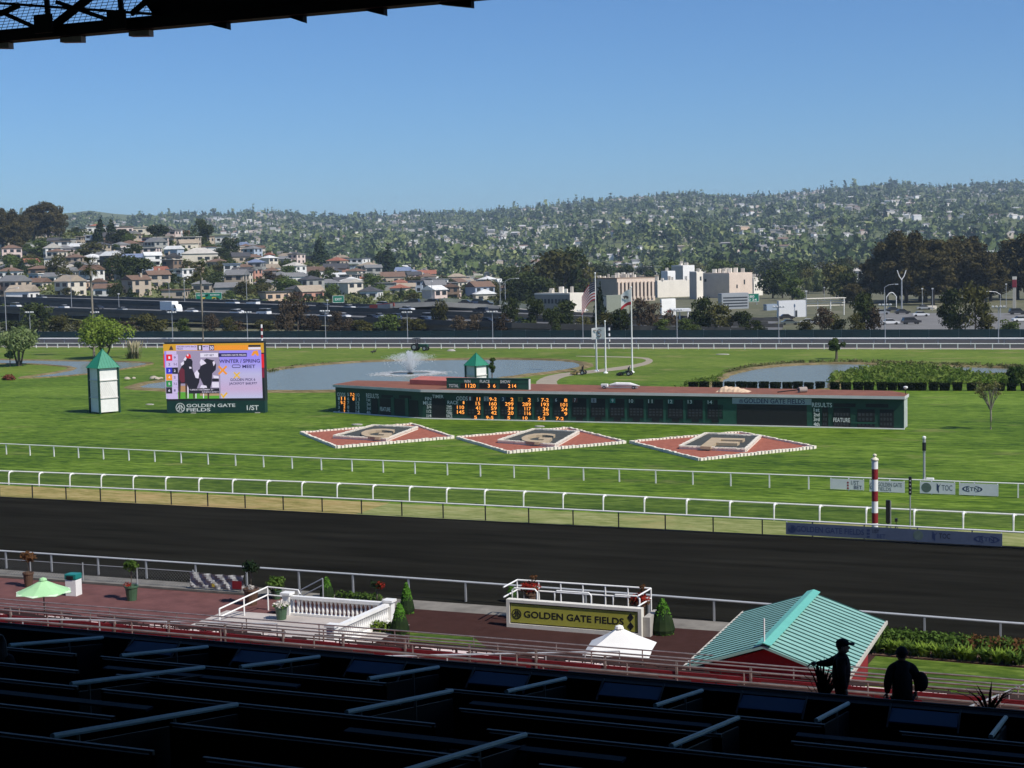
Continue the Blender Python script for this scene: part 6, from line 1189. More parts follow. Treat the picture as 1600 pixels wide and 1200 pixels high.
for i, (px, py, w, lab) in enumerate(((705, 548.5, 2.0, 'pale low hatch box on the far lawn right of the tractor'), (1129, 554, 2.6, 'pale concrete cover on the far lawn beyond the right pond'), (558, 664, 1.4, 'pale cover slab on the grass below the tote board left wing'), (843, 667, 1.2, 'pale cover slab on the grass between the middle diamond and tote board'), (234, 632.5, 1.3, 'pale cover slab on the lawn between tower and video screen'))):
    b = G(px, py); mb = MB(); mb.lathe(b, [(w / 2, 0), (w / 2 * .96, .10), (w / 2 * .5, .14 if i else .4), (0, .15 if i else .42)], 10, sq=.6); tag(mb.build('drain_cover', m_conc, loc=b), lab, 'cover')
# striped furlong poles on the far side
for i, (px, py, yt) in enumerate(((409.5, 537, 507), (952, 536, 512))):
    b = G(px, py + 2); s = SPX(b); h = (py + 2 - yt) / s; t = thing('furlong_pole', ['red and white striped pole behind the video screen', 'black and white striped pole right of the flagpoles'][i], 'pole', b); n = 6
    for k in range(n): mb = MB(); mb.lathe(b + [0, 0, h * k / n], [(.22, 0), (.22, h / n)], 10); mb.build('band', (m_white if k % 2 else (m_maroon if i == 0 else m_black)), t)
# ================================================================== BEYOND THE TRACK
def at_depth(px, D, z=0.0):
    L = (px - 800) / FPX * D; return np.array([R0[0] * L + F0[0] * D, R0[1] * L + F0[1] * D, z])
def z_of(px, y, D): return GD(px, y, D)[2]
# --- screened fence behind the far track
t = thing('screened_fence', 'long dark green screened fence behind the far track rail', 'fence', (-130, 327.5, 0)); mm = MB(); mm.bb((0.02, -.03, .05), (5.98, .03, 1.95)); sme = mm.mesh('screen_panel', M('green_windscreen', (.008, .030, .030), .7, .3, .3)); mm = MB(); mm.bb((-.05, .035, 0), (.05, .12, 2.1)); pme = mm.mesh('post', m_grey)
for x in np.arange(-340, 90, 6.0):
    for nm, me in (('screen_panel', sme), ('post', pme)): obj(nm, me, t, (x + 130, 0, 0))
# --- track light poles, each with four lamp heads
proto = thing('track_light', 'x', 'light pole', (0, 0, 0), group='light poles along the far track'); mb = MB(); mb.tube([(0, 0, 0), (0, 0, 6.6)], .10, 8, .07); mb.build('pole', m_grey, proto); mb = MB(); mb.bar((-1.15, 0, 6.45), (1.15, 0, 6.45), .07, .07); mb.build('cross_arm', m_grey, proto)
for x in (-1.05, -.4, .4, 1.05): mb = MB(); mb.box((x, -.1, 6.65), (.42, .34, .26)); mb.build('lamp_head', m_white, proto, bevel=.05)
for i, (px, yt, wh) in enumerate(((48, 487, 'at the far left by the pale trees'), (150, 487, 'behind the broad green tree'), (270, 487, 'behind the left part of the video screen'), (387, 487, 'behind the right part of the video screen'), (509, 485, 'beyond the left end of the pond'), (637, 487, 'behind the fountain'), (770, 486, 'behind the green roofed tower by the pond'), (911, 484, 'left of the stars and stripes'), (1058, 483, 'below the beige buildings'), (1217, 478, 'above the right pond'), (1383, 475, 'right of the small round tree'), (1560, 478, 'near the right edge'))):
    o = proto if i == 0 else copy_tree(proto); b = GY(px, 530, 312); b[2] = 0; o.location = b; k = GY(px, yt, 312)[2] / 6.75; o.scale = (1, 1, k); o['label'] = 'light pole with four lamp heads ' + wh
# --- generic tree stock for the middle distance (crown and trunk meshes are shared)
g = np.random.default_rng(200)
lf_ol = LEAF('leaf_olive', (.042, .045, .014), (.13, .12, .04), .15, .35, .3); lf_dg = LEAF('leaf_deep', (.022, .036, .012), (.075, .085, .028), .15, .35, .3); lf_mg = LEAF('leaf_fresh', (.05, .08, .02), (.13, .16, .045), .2, .35, .3); lf_euc = LEAF('leaf_gum', (.036, .034, .013), (.13, .105, .042), .12, .12, .2); lf_con = LEAF('leaf_conifer', (.015, .028, .012), (.05, .065, .028), .1, .35, .3); lf_br = LEAF('leaf_brown', (.05, .038, .024), (.12, .09, .055), .15, .4, .3); lf_sp = LEAF('leaf_spring', (.16, .19, .07), (.27, .29, .13), .2, .3, .2)
STOCK = {}
def stock(kind, seed, n, leaf, w=1.0, z0=.22, k=16, r=.2, size=.09, conif=False):
    q = np.random.default_rng(seed)
    if conif: bl = [(0, 0, z, .36 * (1.02 - z) + .02, .36 * (1.02 - z) + .02, .10) for z in np.linspace(.16, .98, 9)]
    else: bl = clump_blobs(q, w - r, 1 - z0 - r * .6, z0 + r * .2, k, r)
    cr_ = npmesh('crown', leaves(q, bl, n, size, flat=.2), 4, leaf); tr_ = (trunk_mb(q, 1, .028, bl, 5, .5) if not conif else MB().tube([(0, 0, 0), (0, 0, .9)], .025, 5, .008)).mesh('trunk', m_wood); STOCK.setdefault(kind, []).append((cr_, tr_))
for i in range(3):
    stock('olive', 210 + i, 1500, lf_ol, 1.25, .06, 20, .20, .075); stock('deep', 220 + i, 1500, lf_dg, 1.1, .12, 20, .19, .075); stock('fresh', 230 + i, 1400, lf_mg, 1.15, .10, 18, .2, .075); stock('brown', 240 + i, 1100, lf_br, 1.1, .05, 18, .18, .07); stock('conifer', 250 + i, 900, lf_con, conif=True, size=.085)
    stock('gum', 260 + i, 6500, lf_euc, .95, .14, 46, .105, .042)
stock('spring', 270, 1300, lf_sp, 1.0, .15, 18, .19, .07)
LOOK = {'olive': 'olive green bushy tree', 'deep': 'dark green bushy tree', 'fresh': 'fresh green leafy tree', 'brown': 'brownish thin leaved tree', 'conifer': 'dark pointed conifer', 'gum': 'tall dark eucalyptus', 'spring': 'pale spring green tree'}
TCOUNT = {}
def put_tree(kind, pos, h, label, group, wk=1.0, name=None):
    st = STOCK[kind]; i = TCOUNT.get(kind, 0); TCOUNT[kind] = i + 1; cr_, tr_ = st[i % len(st)]; t = thing(name or ('conifer' if kind == 'conifer' else 'eucalyptus_tree' if kind == 'gum' else 'tree'), label, 'tree', pos, group=group)
    t.scale = (h * wk, h * wk, h); t.rotation_euler[2] = g.random() * 6.28; obj('crown', cr_, t); obj('trunk', tr_, t); return t
def spot(px):
    for x, w in ((60, 'the left edge'), (130, 'the pale trees at the left'), (215, 'the broad green tree'), (335, 'the left half of the screen'), (425, 'the right half of the screen'), (560, 'the left end of the pond'), (690, 'the fountain'), (800, 'the pond tower'), (905, 'the right end of the pond'), (1005, 'the flagpoles'), (1110, 'the letter F diamond'), (1240, 'the right pond'), (1330, 'the small round tree'), (1440, 'the striped pole'), (1540, 'the thin young tree')):
        if px < x: return w
    return 'the right edge'
# --- trees between the fence and the freeway
row = [(20, 500, 60, 'deep'), (62, 468, 70, 'deep'), (95, 492, 45, 'olive'), (128, 500, 50, 'olive'), (235, 489, 62, 'olive'), (200, 500, 45, 'brown'), (285, 497, 34, 'fresh'), (331, 488, 32, 'brown'), (358, 496, 30, 'olive'), (372, 500, 34, 'brown'), (447, 468, 40, 'brown'), (466, 452, 56, 'brown'), (490, 490, 34, 'brown'), (524, 484, 32, 'brown'), (545, 496, 30, 'brown'), (605, 489, 44, 'fresh'), (645, 497, 46, 'olive'), (686, 467, 32, 'olive'), (717, 491, 36, 'brown'), (745, 488, 34, 'brown'), (785, 488, 36, 'brown'), (818, 494, 40, 'fresh'), (838, 462, 34, 'deep'), (800, 462, 30, 'deep'), (880, 464, 48, 'deep'), (862, 478, 36, 'deep'), (938, 446, 26, 'conifer'), (948, 488, 44, 'olive'), (970, 480, 42, 'deep'), (1000, 462, 44, 'brown'), (1022, 470, 40, 'brown'), (1036, 498, 36, 'fresh'), (1045, 482, 34, 'brown'), (1095, 458, 46, 'deep'), (1125, 474, 46, 'olive'), (1160, 484, 40, 'deep'), (1075, 496, 36, 'fresh'), (1285, 476, 40, 'brown'), (1305, 490, 40, 'olive'), (1350, 454, 50, 'deep'), (1362, 478, 36, 'brown'), (1338, 490, 30, 'olive'), (1483, 445, 46, 'deep'), (1524, 443, 50, 'olive'), (1500, 488, 40, 'deep'), (1545, 492, 40, 'olive'), (1575, 498, 40, 'fresh'), (565, 500, 40, 'olive'), (415, 500, 40, 'olive'), (158, 500, 44, 'deep'), (1180, 498, 34, 'deep'), (915, 494, 36, 'olive'), (1260, 500, 34, 'olive')]
for i, (px, yt, wpx, kd) in enumerate(row):
    Y = 340 + 16 * g.random() + (8 if yt < 475 else 0); b = GY(px, 520, Y); b[2] = 0; h = GY(px, yt, Y)[2]; s = SPX(b); put_tree(kd, b, h, '%s %s by the far fence past %s' % ('tall' if yt < 475 else 'low', LOOK[kd], spot(px)), 'trees between the fence and the freeway', max(.6, (wpx / s) / (h * 1.05)))
# --- big eucalyptus grove on the right, and the taller trees of the left hill top
grove = [(1362, 402, 52), (1388, 376, 78), (1418, 355, 92), (1448, 366, 96), (1478, 372, 84), (1512, 364, 92), (1538, 388, 84), (1565, 392, 70), (1592, 366, 86), (1620, 360, 90), (1405, 412, 80), (1440, 415, 90), (1490, 414, 90), (1550, 420, 80), (1335, 440, 40), (1530, 402, 90), (1460, 388, 90)]
grove.sort()
for i, (px, yt, wpx) in enumerate(grove):
    D = 520 + 60 * g.random(); b = at_depth(px, D); h = z_of(px, yt, D); put_tree('gum', b, h, 'tall dark eucalyptus, %s from the left in the right hand grove' % ORD[i], 'eucalyptus grove at the right', (wpx * D / FPX) / (h * .85))
for iq, (px, yt, yb_, wpx) in enumerate(sorted(((-10, 318, 388, 60), (14, 322, 392, 50), (38, 330, 385, 40), (62, 318, 368, 48), (84, 313, 366, 56), (100, 322, 366, 34), (-25, 330, 400, 60), (25, 345, 395, 44)))):
    p = hit(px, yb_, 700, 1100)
    if p is None: p = at_depth(px, 960); p[2] = float(terrain(p[0], p[1]))
    s = SPX(p); put_tree('gum', p - [0, 0, .5], (PX(p)[1] - yt) / s, 'dark eucalyptus on the left hill top, %s from the left' % ORD[iq], 'eucalyptus on the left hill top', (wpx / s) / (((PX(p)[1] - yt) / s) * .85))
b = at_depth(1290, 700); put_tree('spring', b, z_of(1290, 412, 700), 'pale spring green tree left of the eucalyptus grove', None, (44 * 700 / FPX) / z_of(1290, 412, 700)); b = at_depth(1265, 700); put_tree('spring', b, z_of(1265, 428, 700), 'smaller pale tree beside the pale spring green tree', None, .8)
# --- fan palms
def palm(px, yt, pyb, Y, label):
    b = GY(px, pyb, Y); b[2] = 0; top = GY(px - (pyb - yt) * .04, yt + 14, Y); h = top[2]; t = thing('palm_tree', label, 'palm', b); mb = MB(); mb.tube([b, b + (top - b) * .5 + [.1, 0, 0], top], [.28, .22, .2], 8); mb.build('trunk', m_palew, t); q = np.random.default_rng(int(px)); mb = MB()
    for k in range(70):
        a = q.random() * 6.28; el = -.9 + 2.1 * q.random(); L = 2.6; d = np.array([math.cos(a) * math.cos(el), math.sin(a) * math.cos(el), math.sin(el)]); c = top + d * L * .55
        for j in range(-2, 3): s_ = np.cross(d, (0, 0, 1)); s_ /= np.linalg.norm(s_) + 1e-6; e = c + d * L * .55 + s_ * j * .34 - np.array([0, 0, .25 + .08 * abs(j)]); w_ = s_ * .09; mb.add([c - w_, c + w_, e], [(0, 1, 2)])
        mb.bar(top, c, .03, .03)
    mb.build('fronds', LEAF('leaf_palm', (.04, .05, .02), (.10, .10, .045)), t)
palm(147, 402, 556, 262, 'tall fan palm rising behind the broad green tree'); palm(318, 408, 545, 300, 'tall fan palm rising behind the video screen')
# --- freeway: two viaducts side by side, falling to ground level on the right
m_road = M('asphalt_road', (.12, .12, .12), .9, .15, .2); m_par = M('dark_parapet', (.075, .073, .066), .9, .25, .2); m_gird = M('girder', (.13, .125, .11), .9, .2, .2)
PXS = [-420, -200, 0, 200, 400, 600, 800, 1000, 1200]; YN = [466, 472, 478, 484, 490, 497, 504, 509, 512]; ZN = [7.0, 6.4, 5.8, 5.1, 4.4, 3.6, 2.8, 2.0, 1.4]; YF = [450, 457, 463, 469, 475, 482, 490, 497, 502]
NP = [G(x, y, z) for x, y, z in zip(PXS, YN, ZN)]; ND = [(p - CAM) @ F0 for p in NP]; FP = []
for x, y, D in zip(PXS, YF, ND): p = GD(x, y, D + 42); FP.append(p)
def ribbon(mb, P, w0, w1, z0, z1):
    for a, b in zip(P[:-1], P[1:]):
        d = b - a; d[2] = 0; n_ = np.array([-d[1], d[0], 0]) / np.linalg.norm(d[:2]); n_ = n_ if n_ @ F0 > 0 else -n_
        q = [a + n_ * w0, b + n_ * w0, b + n_ * w1, a + n_ * w1]; mb.add([p + [0, 0, z0] for p in q] + [p + [0, 0, z1] for p in q], [(3, 2, 1, 0), (4, 5, 6, 7), (0, 1, 5, 4), (2, 3, 7, 6), (1, 2, 6, 5), (3, 0, 4, 7)])
    return mb
for P, lab, gd in ((NP, 'long dark freeway viaduct crossing behind the far fence, nearer deck', 1.5), (FP, 'long dark freeway viaduct, farther and higher deck below the houses', 1.8)):
    t = thing('freeway_viaduct', lab, 'viaduct', P[4] * [1, 1, 0]); ribbon(MB(), P, 0, 20, -1.05, -.9).build('road_deck', m_road, t); ribbon(MB(), P, -.2, .1, -1.3, 0).build('parapet', m_par, t); ribbon(MB(), P, 19.9, 20.2, -1.1, 0).build('parapet', m_par, t); ribbon(MB(), P, .6, 19, -1.05 - gd, -1.06).build('girder', m_gird, t)
    for a, b in zip(P[:-1], P[1:]):
        n = max(1, int(np.linalg.norm(b - a) / 26))
        for i in range(n):
            c = a + (b - a) * (i + .5) / n; c = c + F0 * 3
            if c[2] - 2.6 > .5: mb = MB(); mb.bb((c[0] - .8, c[1] - .8, 0), (c[0] + .8, c[1] + .8, c[2] - 2.5)); mb.build('pier', m_gird, t)
# --- on ramp in the middle with its little overpass
m_rconc = M('pale_road', (.26, .25, .23), .9, .15, .2); RP = [G(x, y, z) for x, y, z in ((470, 489, 2.6), (540, 481, 4.6), (610, 473, 6.2), (680, 470, 6.6), (760, 474, 5.6), (830, 484, 3.6), (870, 494, 1.8))]
t = thing('on_ramp', 'pale concrete on ramp curving over the freeway in the middle', 'ramp', RP[3] * [1, 1, 0]); ribbon(MB(), RP, 0, 11, -1.1, -.95).build('road_deck', m_rconc, t); ribbon(MB(), RP, -.2, .1, -1.6, -.25).build('parapet', M('pale_parapet', (.30, .29, .26), .9, .15, .3), t); ribbon(MB(), RP, 10.9, 11.2, -1.2, .5).build('barrier', M('grey_green_wall', (.20, .22, .18), .9, .15, .3), t)
ribbon(MB(), RP[:3], 1.2, 10, -6, -1.12).build('embankment', m_city, t); ribbon(MB(), RP[3:5], .6, 10, -1.9, -1.61).build('girder', m_gird, t)
a, b_ = RP[2] * .55 + RP[1] * .45, RP[2] * .9 + RP[3] * .1; mb = MB(); mb.bar(a + [0, -.35, -.55], b_ + [0, -.35, -.55], .1, 1.1); tag(mb.build('road_barrier', M('orange_red', (.50, .07, .04), .7, .1), loc=a), 'bright red work zone barrier on the on ramp', 'barrier')
# --- vehicles
m_glass = M('car_glass', (.015, .018, .022), .12, .1, spec=.6); m_tyre = M('tyre', (.012, .012, .012), .8)
def car_mesh(kind):
    L, H_ = {'sedan': (4.5, 1.45), 'van': (5.0, 2.0), 'suv': (4.7, 1.75)}[kind]; mb = MB(); w = .9
    pr = {'sedan': [(-2.25, .35), (2.25, .35), (2.25, .75), (1.3, .9), (-1.7, .95), (-2.25, .85)], 'suv': [(-2.35, .4), (2.35, .4), (2.35, .9), (1.35, 1.05), (-2.2, 1.1), (-2.35, .9)], 'van': [(-2.5, .4), (2.5, .4), (2.5, .95), (1.9, 1.15), (-2.5, 1.2)]}[kind]; mb.ext(pr, (0, -w, 0), (1, 0, 0), (0, 0, 1), (0, 1, 0), 2 * w)
    cb = {'sedan': [(-1.6, .94), (1.25, .9), (.45, 1.42), (-1.0, 1.42)], 'suv': [(-2.2, 1.09), (1.3, 1.05), (.6, 1.68), (-2.0, 1.7)], 'van': [(-2.48, 1.19), (1.85, 1.14), (1.2, 1.9), (-2.4, 1.95)]}[kind]; gl = MB(); gl.ext(cb, (0, -w * .86, 0), (1, 0, 0), (0, 0, 1), (0, 1, 0), 2 * w * .86); rf = MB(); xs = [p[0] for p in cb[2:]]; rf.bb((min(xs), -w * .84, max(p[1] for p in cb)), (max(xs), w * .84, max(p[1] for p in cb) + .05)); return mb, gl, rf
CM = {}
def car(kind, col, pos, rz, label, group):
    if kind not in CM: CM[kind] = car_mesh(kind)
    bm_, gl, rf = CM[kind]; mt = M('car_%.2f_%.2f_%.2f' % col, col, .3, .03, coat=.5); t = thing('car' if kind != 'van' else 'van', label, 'car' if kind != 'van' else 'van', pos, rz, group); key = (kind, col)
    if key not in CM: wm = MB(); wm.tube([(0, -.1, 0), (0, .1, 0)], .32, 10); CM[key] = (bm_.mesh('body', mt), gl.mesh('windows', m_glass), rf.mesh('roof', mt), wm.mesh('wheel', m_tyre))
    for nm, me in zip(('body', 'windows', 'roof'), CM[key]): o = obj(nm, me, t)
    for x in (-1.45, 1.4):
        for y in (-.82, .82): obj('wheel', CM[key][3], t, (x, y, .32))
    return t
W_, D_, S_, B_, G_ = (.72, .72, .71), (.03, .03, .035), (.36, .37, .38), (.04, .06, .11), (.10, .12, .11)
def on(P, px, w):
    pxs = [PX(p)[0] for p in P]; i = int(np.clip(np.searchsorted(pxs, px) - 1, 0, len(P) - 2)); k = (px - pxs[i]) / (pxs[i + 1] - pxs[i]); a, b = P[i], P[i + 1]; d = b - a; d2 = d * [1, 1, 0]; n_ = np.array([-d2[1], d2[0], 0]) / np.linalg.norm(d2); n_ = n_ if n_ @ F0 > 0 else -n_; p = a + d * k + n_ * w; return p, math.atan2(d[1], d[0])
NM = {W_: 'white', D_: 'black', S_: 'silver', B_: 'dark blue', G_: 'grey green'}
def cars(P, lst, where, dz, w0=4, grp='vehicles on the freeway'):
    for j, (px, c, kd) in enumerate(lst):
        p, a = on(P, px, w0 + (j % 3) * 3.6); car(kd, c, p + [0, 0, dz], a + (math.pi if j % 2 else 0), '%s %s on %s, above %s' % (NM[c], {'sedan': 'car', 'van': 'van', 'suv': 'tall car'}[kd], where, spot(px)), grp)
cars(NP, [(9, W_, 'van'), (73, W_, 'sedan'), (112, D_, 'sedan'), (175, S_, 'sedan'), (271, W_, 'sedan'), (327, W_, 'sedan'), (356, W_, 'suv'), (381, W_, 'van'), (408, B_, 'sedan'), (494, W_, 'sedan'), (508, W_, 'sedan'), (546, S_, 'sedan'), (567, D_, 'sedan'), (584, B_, 'suv'), (630, W_, 'van'), (646, B_, 'sedan'), (735, D_, 'sedan'), (748, W_, 'sedan'), (770, D_, 'suv'), (790, S_, 'sedan')], 'the nearer freeway deck', -.9)
cars(FP, [(355, W_, 'van'), (372, W_, 'van'), (470, D_, 'sedan'), (536, W_, 'sedan'), (614, W_, 'sedan'), (720, D_, 'suv'), (58, S_, 'suv')], 'the farther freeway deck', -.9, 3)
cars(RP, [(589, W_, 'suv'), (632, D_, 'suv'), (657, D_, 'sedan'), (672, D_, 'sedan'), (721, D_, 'sedan'), (733, B_, 'suv'), (756, D_, 'suv'), (530, D_, 'sedan')], 'the pale on ramp', -.95, 3, 'vehicles on the ramp')
p, a = on(NP, 250, 5); t = thing('box_truck', 'white box truck on the nearer freeway deck left of the palm', 'truck', p + [0, 0, -.9], a); mb = MB(); mb.bb((-4.3, -1.2, .9), (2.0, 1.2, 3.6)); mb.build('cargo_box', M('truck_white', (.78, .78, .77), .4, .04), t, bevel=.04); mb = MB(); mb.ext([(2.1, .5), (4.2, .5), (4.2, 1.5), (3.6, 2.6), (2.1, 2.7)], (0, -1.1, 0), (1, 0, 0), (0, 0, 1), (0, 1, 0), 2.2); mb.build('cab', MATS['truck_white'], t); mb = MB(); mb.ext([(3.0, 1.55), (4.0, 1.55), (3.55, 2.45), (3.0, 2.45)], (0, -1.12, 0), (1, 0, 0), (0, 0, 1), (0, 1, 0), 2.24); mb.build('cab_window', m_glass, t)
for x in (-3.2, -2.2, 3.2): 
    for y in (-1.0, 1.0): mb = MB(); mb.tube([(x, y - .15, .5), (x, y + .15, .5)], .5, 10); mb.build('wheel', m_tyre, t)
for i, (px, D, c, kd) in enumerate(((1231, 430, D_, 'sedan'), (1236, 395, G_, 'sedan'), (1266, 395, W_, 'sedan'), (1393, 385, W_, 'sedan'), (1426, 385, D_, 'suv'), (1441, 430, W_, 'sedan'), (1398, 470, D_, 'sedan'), (1446, 480, S_, 'sedan'), (1592, 430, D_, 'suv'), (1598, 385, W_, 'sedan'), (1412, 450, D_, 'sedan'), (1380, 450, S_, 'sedan'))):
    car(kd, c, at_depth(px, D), YAW + .1 * g.normal(), '%s %s parked beyond the fence %s' % (NM[c], 'car' if kd == 'sedan' else 'tall car', ('past ' + spot(px)) + (' in the front line' if D < 400 else ' farther back')), 'cars parked beyond the fence')
# --- freeway lamp posts and signs
for i, (px, yt, yb_, D, sg) in enumerate(((10, 455, 515, 420, 1), (112, 432, 478, 545, -1), (186, 460, 480, 520, 0), (265, 442, 476, 560, -1), (289, 430, 482, 520, -1), (386, 426, 478, 520, 1), (790, 440, 487, 430, 1), (782, 440, 486, 470, 0), (512, 470, 488, 450, 0), (675, 440, 466, 520, 0), (1382, 449, 500, 440, 1), (1441, 452, 492, 500, 0), (1457, 452, 490, 470, 0), (1563, 460, 500, 400, -1), (1572, 445, 480, 480, 0), (1260, 456, 498, 440, 0), (1288, 450, 475, 600, 0))):
    a = GD(px, yb_, D); h = z_of(px, yt, D); b = a.copy(); b[2] = 0 if a[2] < 6 else a[2] - 1.5; t = thing('street_lamp', 'grey %s street lamp past %s, %s' % ('curved arm' if sg else 'straight', spot(px), 'on the freeway' if px < 820 else 'by the side road'), 'lamp post', b, group='street lamps by the freeway'); mb = MB(); mb.tube([b, (b[0], b[1], h)], .13, 6, .08); mb.build('pole', m_grey, t)
    if sg: q = R0 * sg; e = np.array([b[0], b[1], h]); mb = MB(); mb.tube([e, e + q * 1.2 + [0, 0, .7], e + q * 3.2 + [0, 0, .9]], .07, 6); mb.build('arm', m_grey, t); mb = MB(); mb.bb(e + q * 3.5 + [-.4, -.2, .75], e + q * 3.5 + [.4, .2, .95]); mb.build('lamp_head', m_white, t)
    else: mb = MB(); mb.bb((b[0] - .25, b[1] - .2, h), (b[0] + .25, b[1] + .2, h + .4)); mb.build('lamp_head', m_white, t)
def hsign(px0, px1, y0, y1, D, rows, label, ybase):
    A = GD(px0, y1, D); f = Face(A, R0); L = (px1 - px0) * D / FPX; H_ = (y1 - y0) * D / FPX; t = thing('highway_sign', label, 'sign', A * [1, 1, 0]); mb = MB(); f.rect(mb, 0, L, 0, H_, -.1, 0); pn = mb.build('panel', M('sign_green', (.0, .17, .10), .5, .05), t); mb = MB()
    for q in ((0, L, 0, .12), (0, L, H_ - .12, H_), (0, .12, .12, H_ - .12), (L - .12, L, .12, H_ - .12)): f.rect(mb, *q, .002, .02)
    mb.build('border', m_letter, pn)
    for st_, u, v, hh, w_ in rows: mb = MB(); f.text(mb, st_, u * L, v * H_, hh * H_, w_ * L, .03, .02); mb.build('lettering', m_letter, pn)
    for u in (.15, .85): mb = MB(); c = f.at(u * L, 0, -.2); mb.tube([(c[0], c[1], 0), (c[0], c[1], A[2] + H_)], .18, 6); mb.build('post', m_grey, t)
    return f, L, H_, pn
f, L, H_, pn = hsign(306, 347, 457.5, 468.5, 590, [('ALBANY', .06, .55, .22, .3), ('RICHMOND', .55, .55, .2, .36)], 'green highway sign with white lettering above the freeway', 480)
for u in (.2, .62): mb = MB(); f.rect(mb, u * L, (u + .16) * L, .12 * H_, .34 * H_, .01, .03); mb.build('yellow_panel', M('sign_yellow', (.65, .48, .03), .5), pn)
hsign(1162, 1186, 459, 472, 560, [('580', .25, .5, .3, .45), ('80', .15, .12, .28, .3), ('24', .55, .12, .28, .3)], 'green highway sign beside the beige buildings', 490)
hsign(520, 538, 462, 473, 540, [('EXIT', .2, .3, .35, .6)], 'small green exit sign beside the on ramp', 480)
# --- beige industrial buildings
m_pe = M('sunlit_peach_render', (.66, .54, .44), .8, .08, .3); m_gr = M('grey_and_shade_render', (.50, .46, .39), .8, .08, .3); m_cr = M('cream_render', (.72, .67, .58), .8, .07, .3); m_wl = M('white_render', (.74, .73, .70), .8, .06, .3); m_roofg = M('grey_roofing', (.30, .29, .27), .9, .2, .3); m_win = M('window_glass', (.03, .035, .04), .25, .2, 1.0); m_bw = M('brown_window', (.06, .045, .035), .5, .2)  # grey paints shaded sides as well as grey walls; peach paints sunlit sides
def block(pxl, pxc, pxr, yt, D, dl, dr, ml, mr_, label, z0=0.0, wins=(), ribs=0, cornice=None, name='building', vents=0):
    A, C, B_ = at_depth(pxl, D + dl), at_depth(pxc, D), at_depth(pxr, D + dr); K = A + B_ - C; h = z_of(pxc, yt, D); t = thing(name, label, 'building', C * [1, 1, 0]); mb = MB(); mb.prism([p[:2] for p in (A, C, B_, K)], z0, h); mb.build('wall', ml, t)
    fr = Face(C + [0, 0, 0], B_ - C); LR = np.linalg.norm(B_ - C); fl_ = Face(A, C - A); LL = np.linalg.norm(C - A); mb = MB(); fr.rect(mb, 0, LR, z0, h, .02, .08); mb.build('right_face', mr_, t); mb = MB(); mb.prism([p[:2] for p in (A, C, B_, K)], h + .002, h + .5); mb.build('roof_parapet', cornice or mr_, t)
    for u0, u1, v0, v1, side_ in wins:
        ff, LLn = (fr, LR) if side_ else (fl_, LL); mb = MB(); ff.rect(mb, u0 * LLn, u1 * LLn, z0 + v0 * (h - z0), z0 + v1 * (h - z0), .085 if side_ else .01, .12 if side_ else .06); mb.build('window', m_win, t)
    for i in range(ribs):
        mb = MB(); u = (i + .1) / ribs * LR; fr.rect(mb, u, u + LR / ribs * .5, 1, h - 1.2, .09, .7); mb.build('pilaster', mr_, t); mb = MB(); fr.rect(mb, u + LR / ribs * .55, u + LR / ribs * .95, 2, h - 1.6, .085, .12); mb.build('window_strip', m_bw, t)
    for i in range(vents):
        q, w_ = g.random(), g.random(); p = C + (A - C) * q * .9 + (B_ - C) * w_ * .9; s_ = .4 + .5 * g.random(); hh = .6 + 1.6 * g.random(); mb = MB(); mb.bb((p[0] - s_, p[1] - s_, h + .51), (p[0] + s_, p[1] + s_, h + .5 + hh)); mb.build('roof_vent', m_cr if i % 2 else m_gr, t)
    return t
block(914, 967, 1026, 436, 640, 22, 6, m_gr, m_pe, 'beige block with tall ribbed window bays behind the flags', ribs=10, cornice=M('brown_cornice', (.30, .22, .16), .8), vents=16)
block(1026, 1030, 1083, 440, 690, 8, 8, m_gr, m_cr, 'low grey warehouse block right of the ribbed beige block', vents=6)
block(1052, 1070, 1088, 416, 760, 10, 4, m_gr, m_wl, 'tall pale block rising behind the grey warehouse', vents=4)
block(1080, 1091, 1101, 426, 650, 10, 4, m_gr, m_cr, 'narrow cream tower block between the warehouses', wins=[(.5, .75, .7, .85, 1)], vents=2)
block(1099, 1142, 1178, 428, 660, 14, 6, m_gr, m_pe, 'large peach block with a grey shaded side at the right of the industrial group', wins=[(.1, .18, .68, .8, 0), (.3, .36, .4, .55, 1), (.62, .68, .55, .75, 1)], vents=12)
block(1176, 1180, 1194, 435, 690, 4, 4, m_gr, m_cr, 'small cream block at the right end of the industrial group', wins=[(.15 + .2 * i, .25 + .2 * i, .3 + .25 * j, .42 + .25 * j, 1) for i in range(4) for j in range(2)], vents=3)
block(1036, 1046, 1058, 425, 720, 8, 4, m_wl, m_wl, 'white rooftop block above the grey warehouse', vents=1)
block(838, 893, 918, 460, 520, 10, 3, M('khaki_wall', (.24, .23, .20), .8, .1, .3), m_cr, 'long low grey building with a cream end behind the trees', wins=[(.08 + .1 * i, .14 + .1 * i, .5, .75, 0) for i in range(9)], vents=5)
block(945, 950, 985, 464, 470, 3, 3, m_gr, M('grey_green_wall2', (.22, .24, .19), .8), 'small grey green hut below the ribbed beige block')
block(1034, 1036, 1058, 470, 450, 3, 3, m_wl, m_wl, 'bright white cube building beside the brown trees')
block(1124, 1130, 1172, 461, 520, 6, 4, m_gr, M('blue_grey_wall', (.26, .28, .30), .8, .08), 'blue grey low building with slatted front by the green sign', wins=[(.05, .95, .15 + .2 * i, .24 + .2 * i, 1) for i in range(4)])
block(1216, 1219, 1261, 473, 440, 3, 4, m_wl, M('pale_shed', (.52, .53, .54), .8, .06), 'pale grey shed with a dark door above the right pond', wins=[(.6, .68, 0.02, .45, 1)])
block(1441, 1447, 1466, 481, 480, 3, 2, m_gr, m_gr, 'small flat roofed kiosk beside the grove', wins=[(.2, .8, .4, .8, 1)])
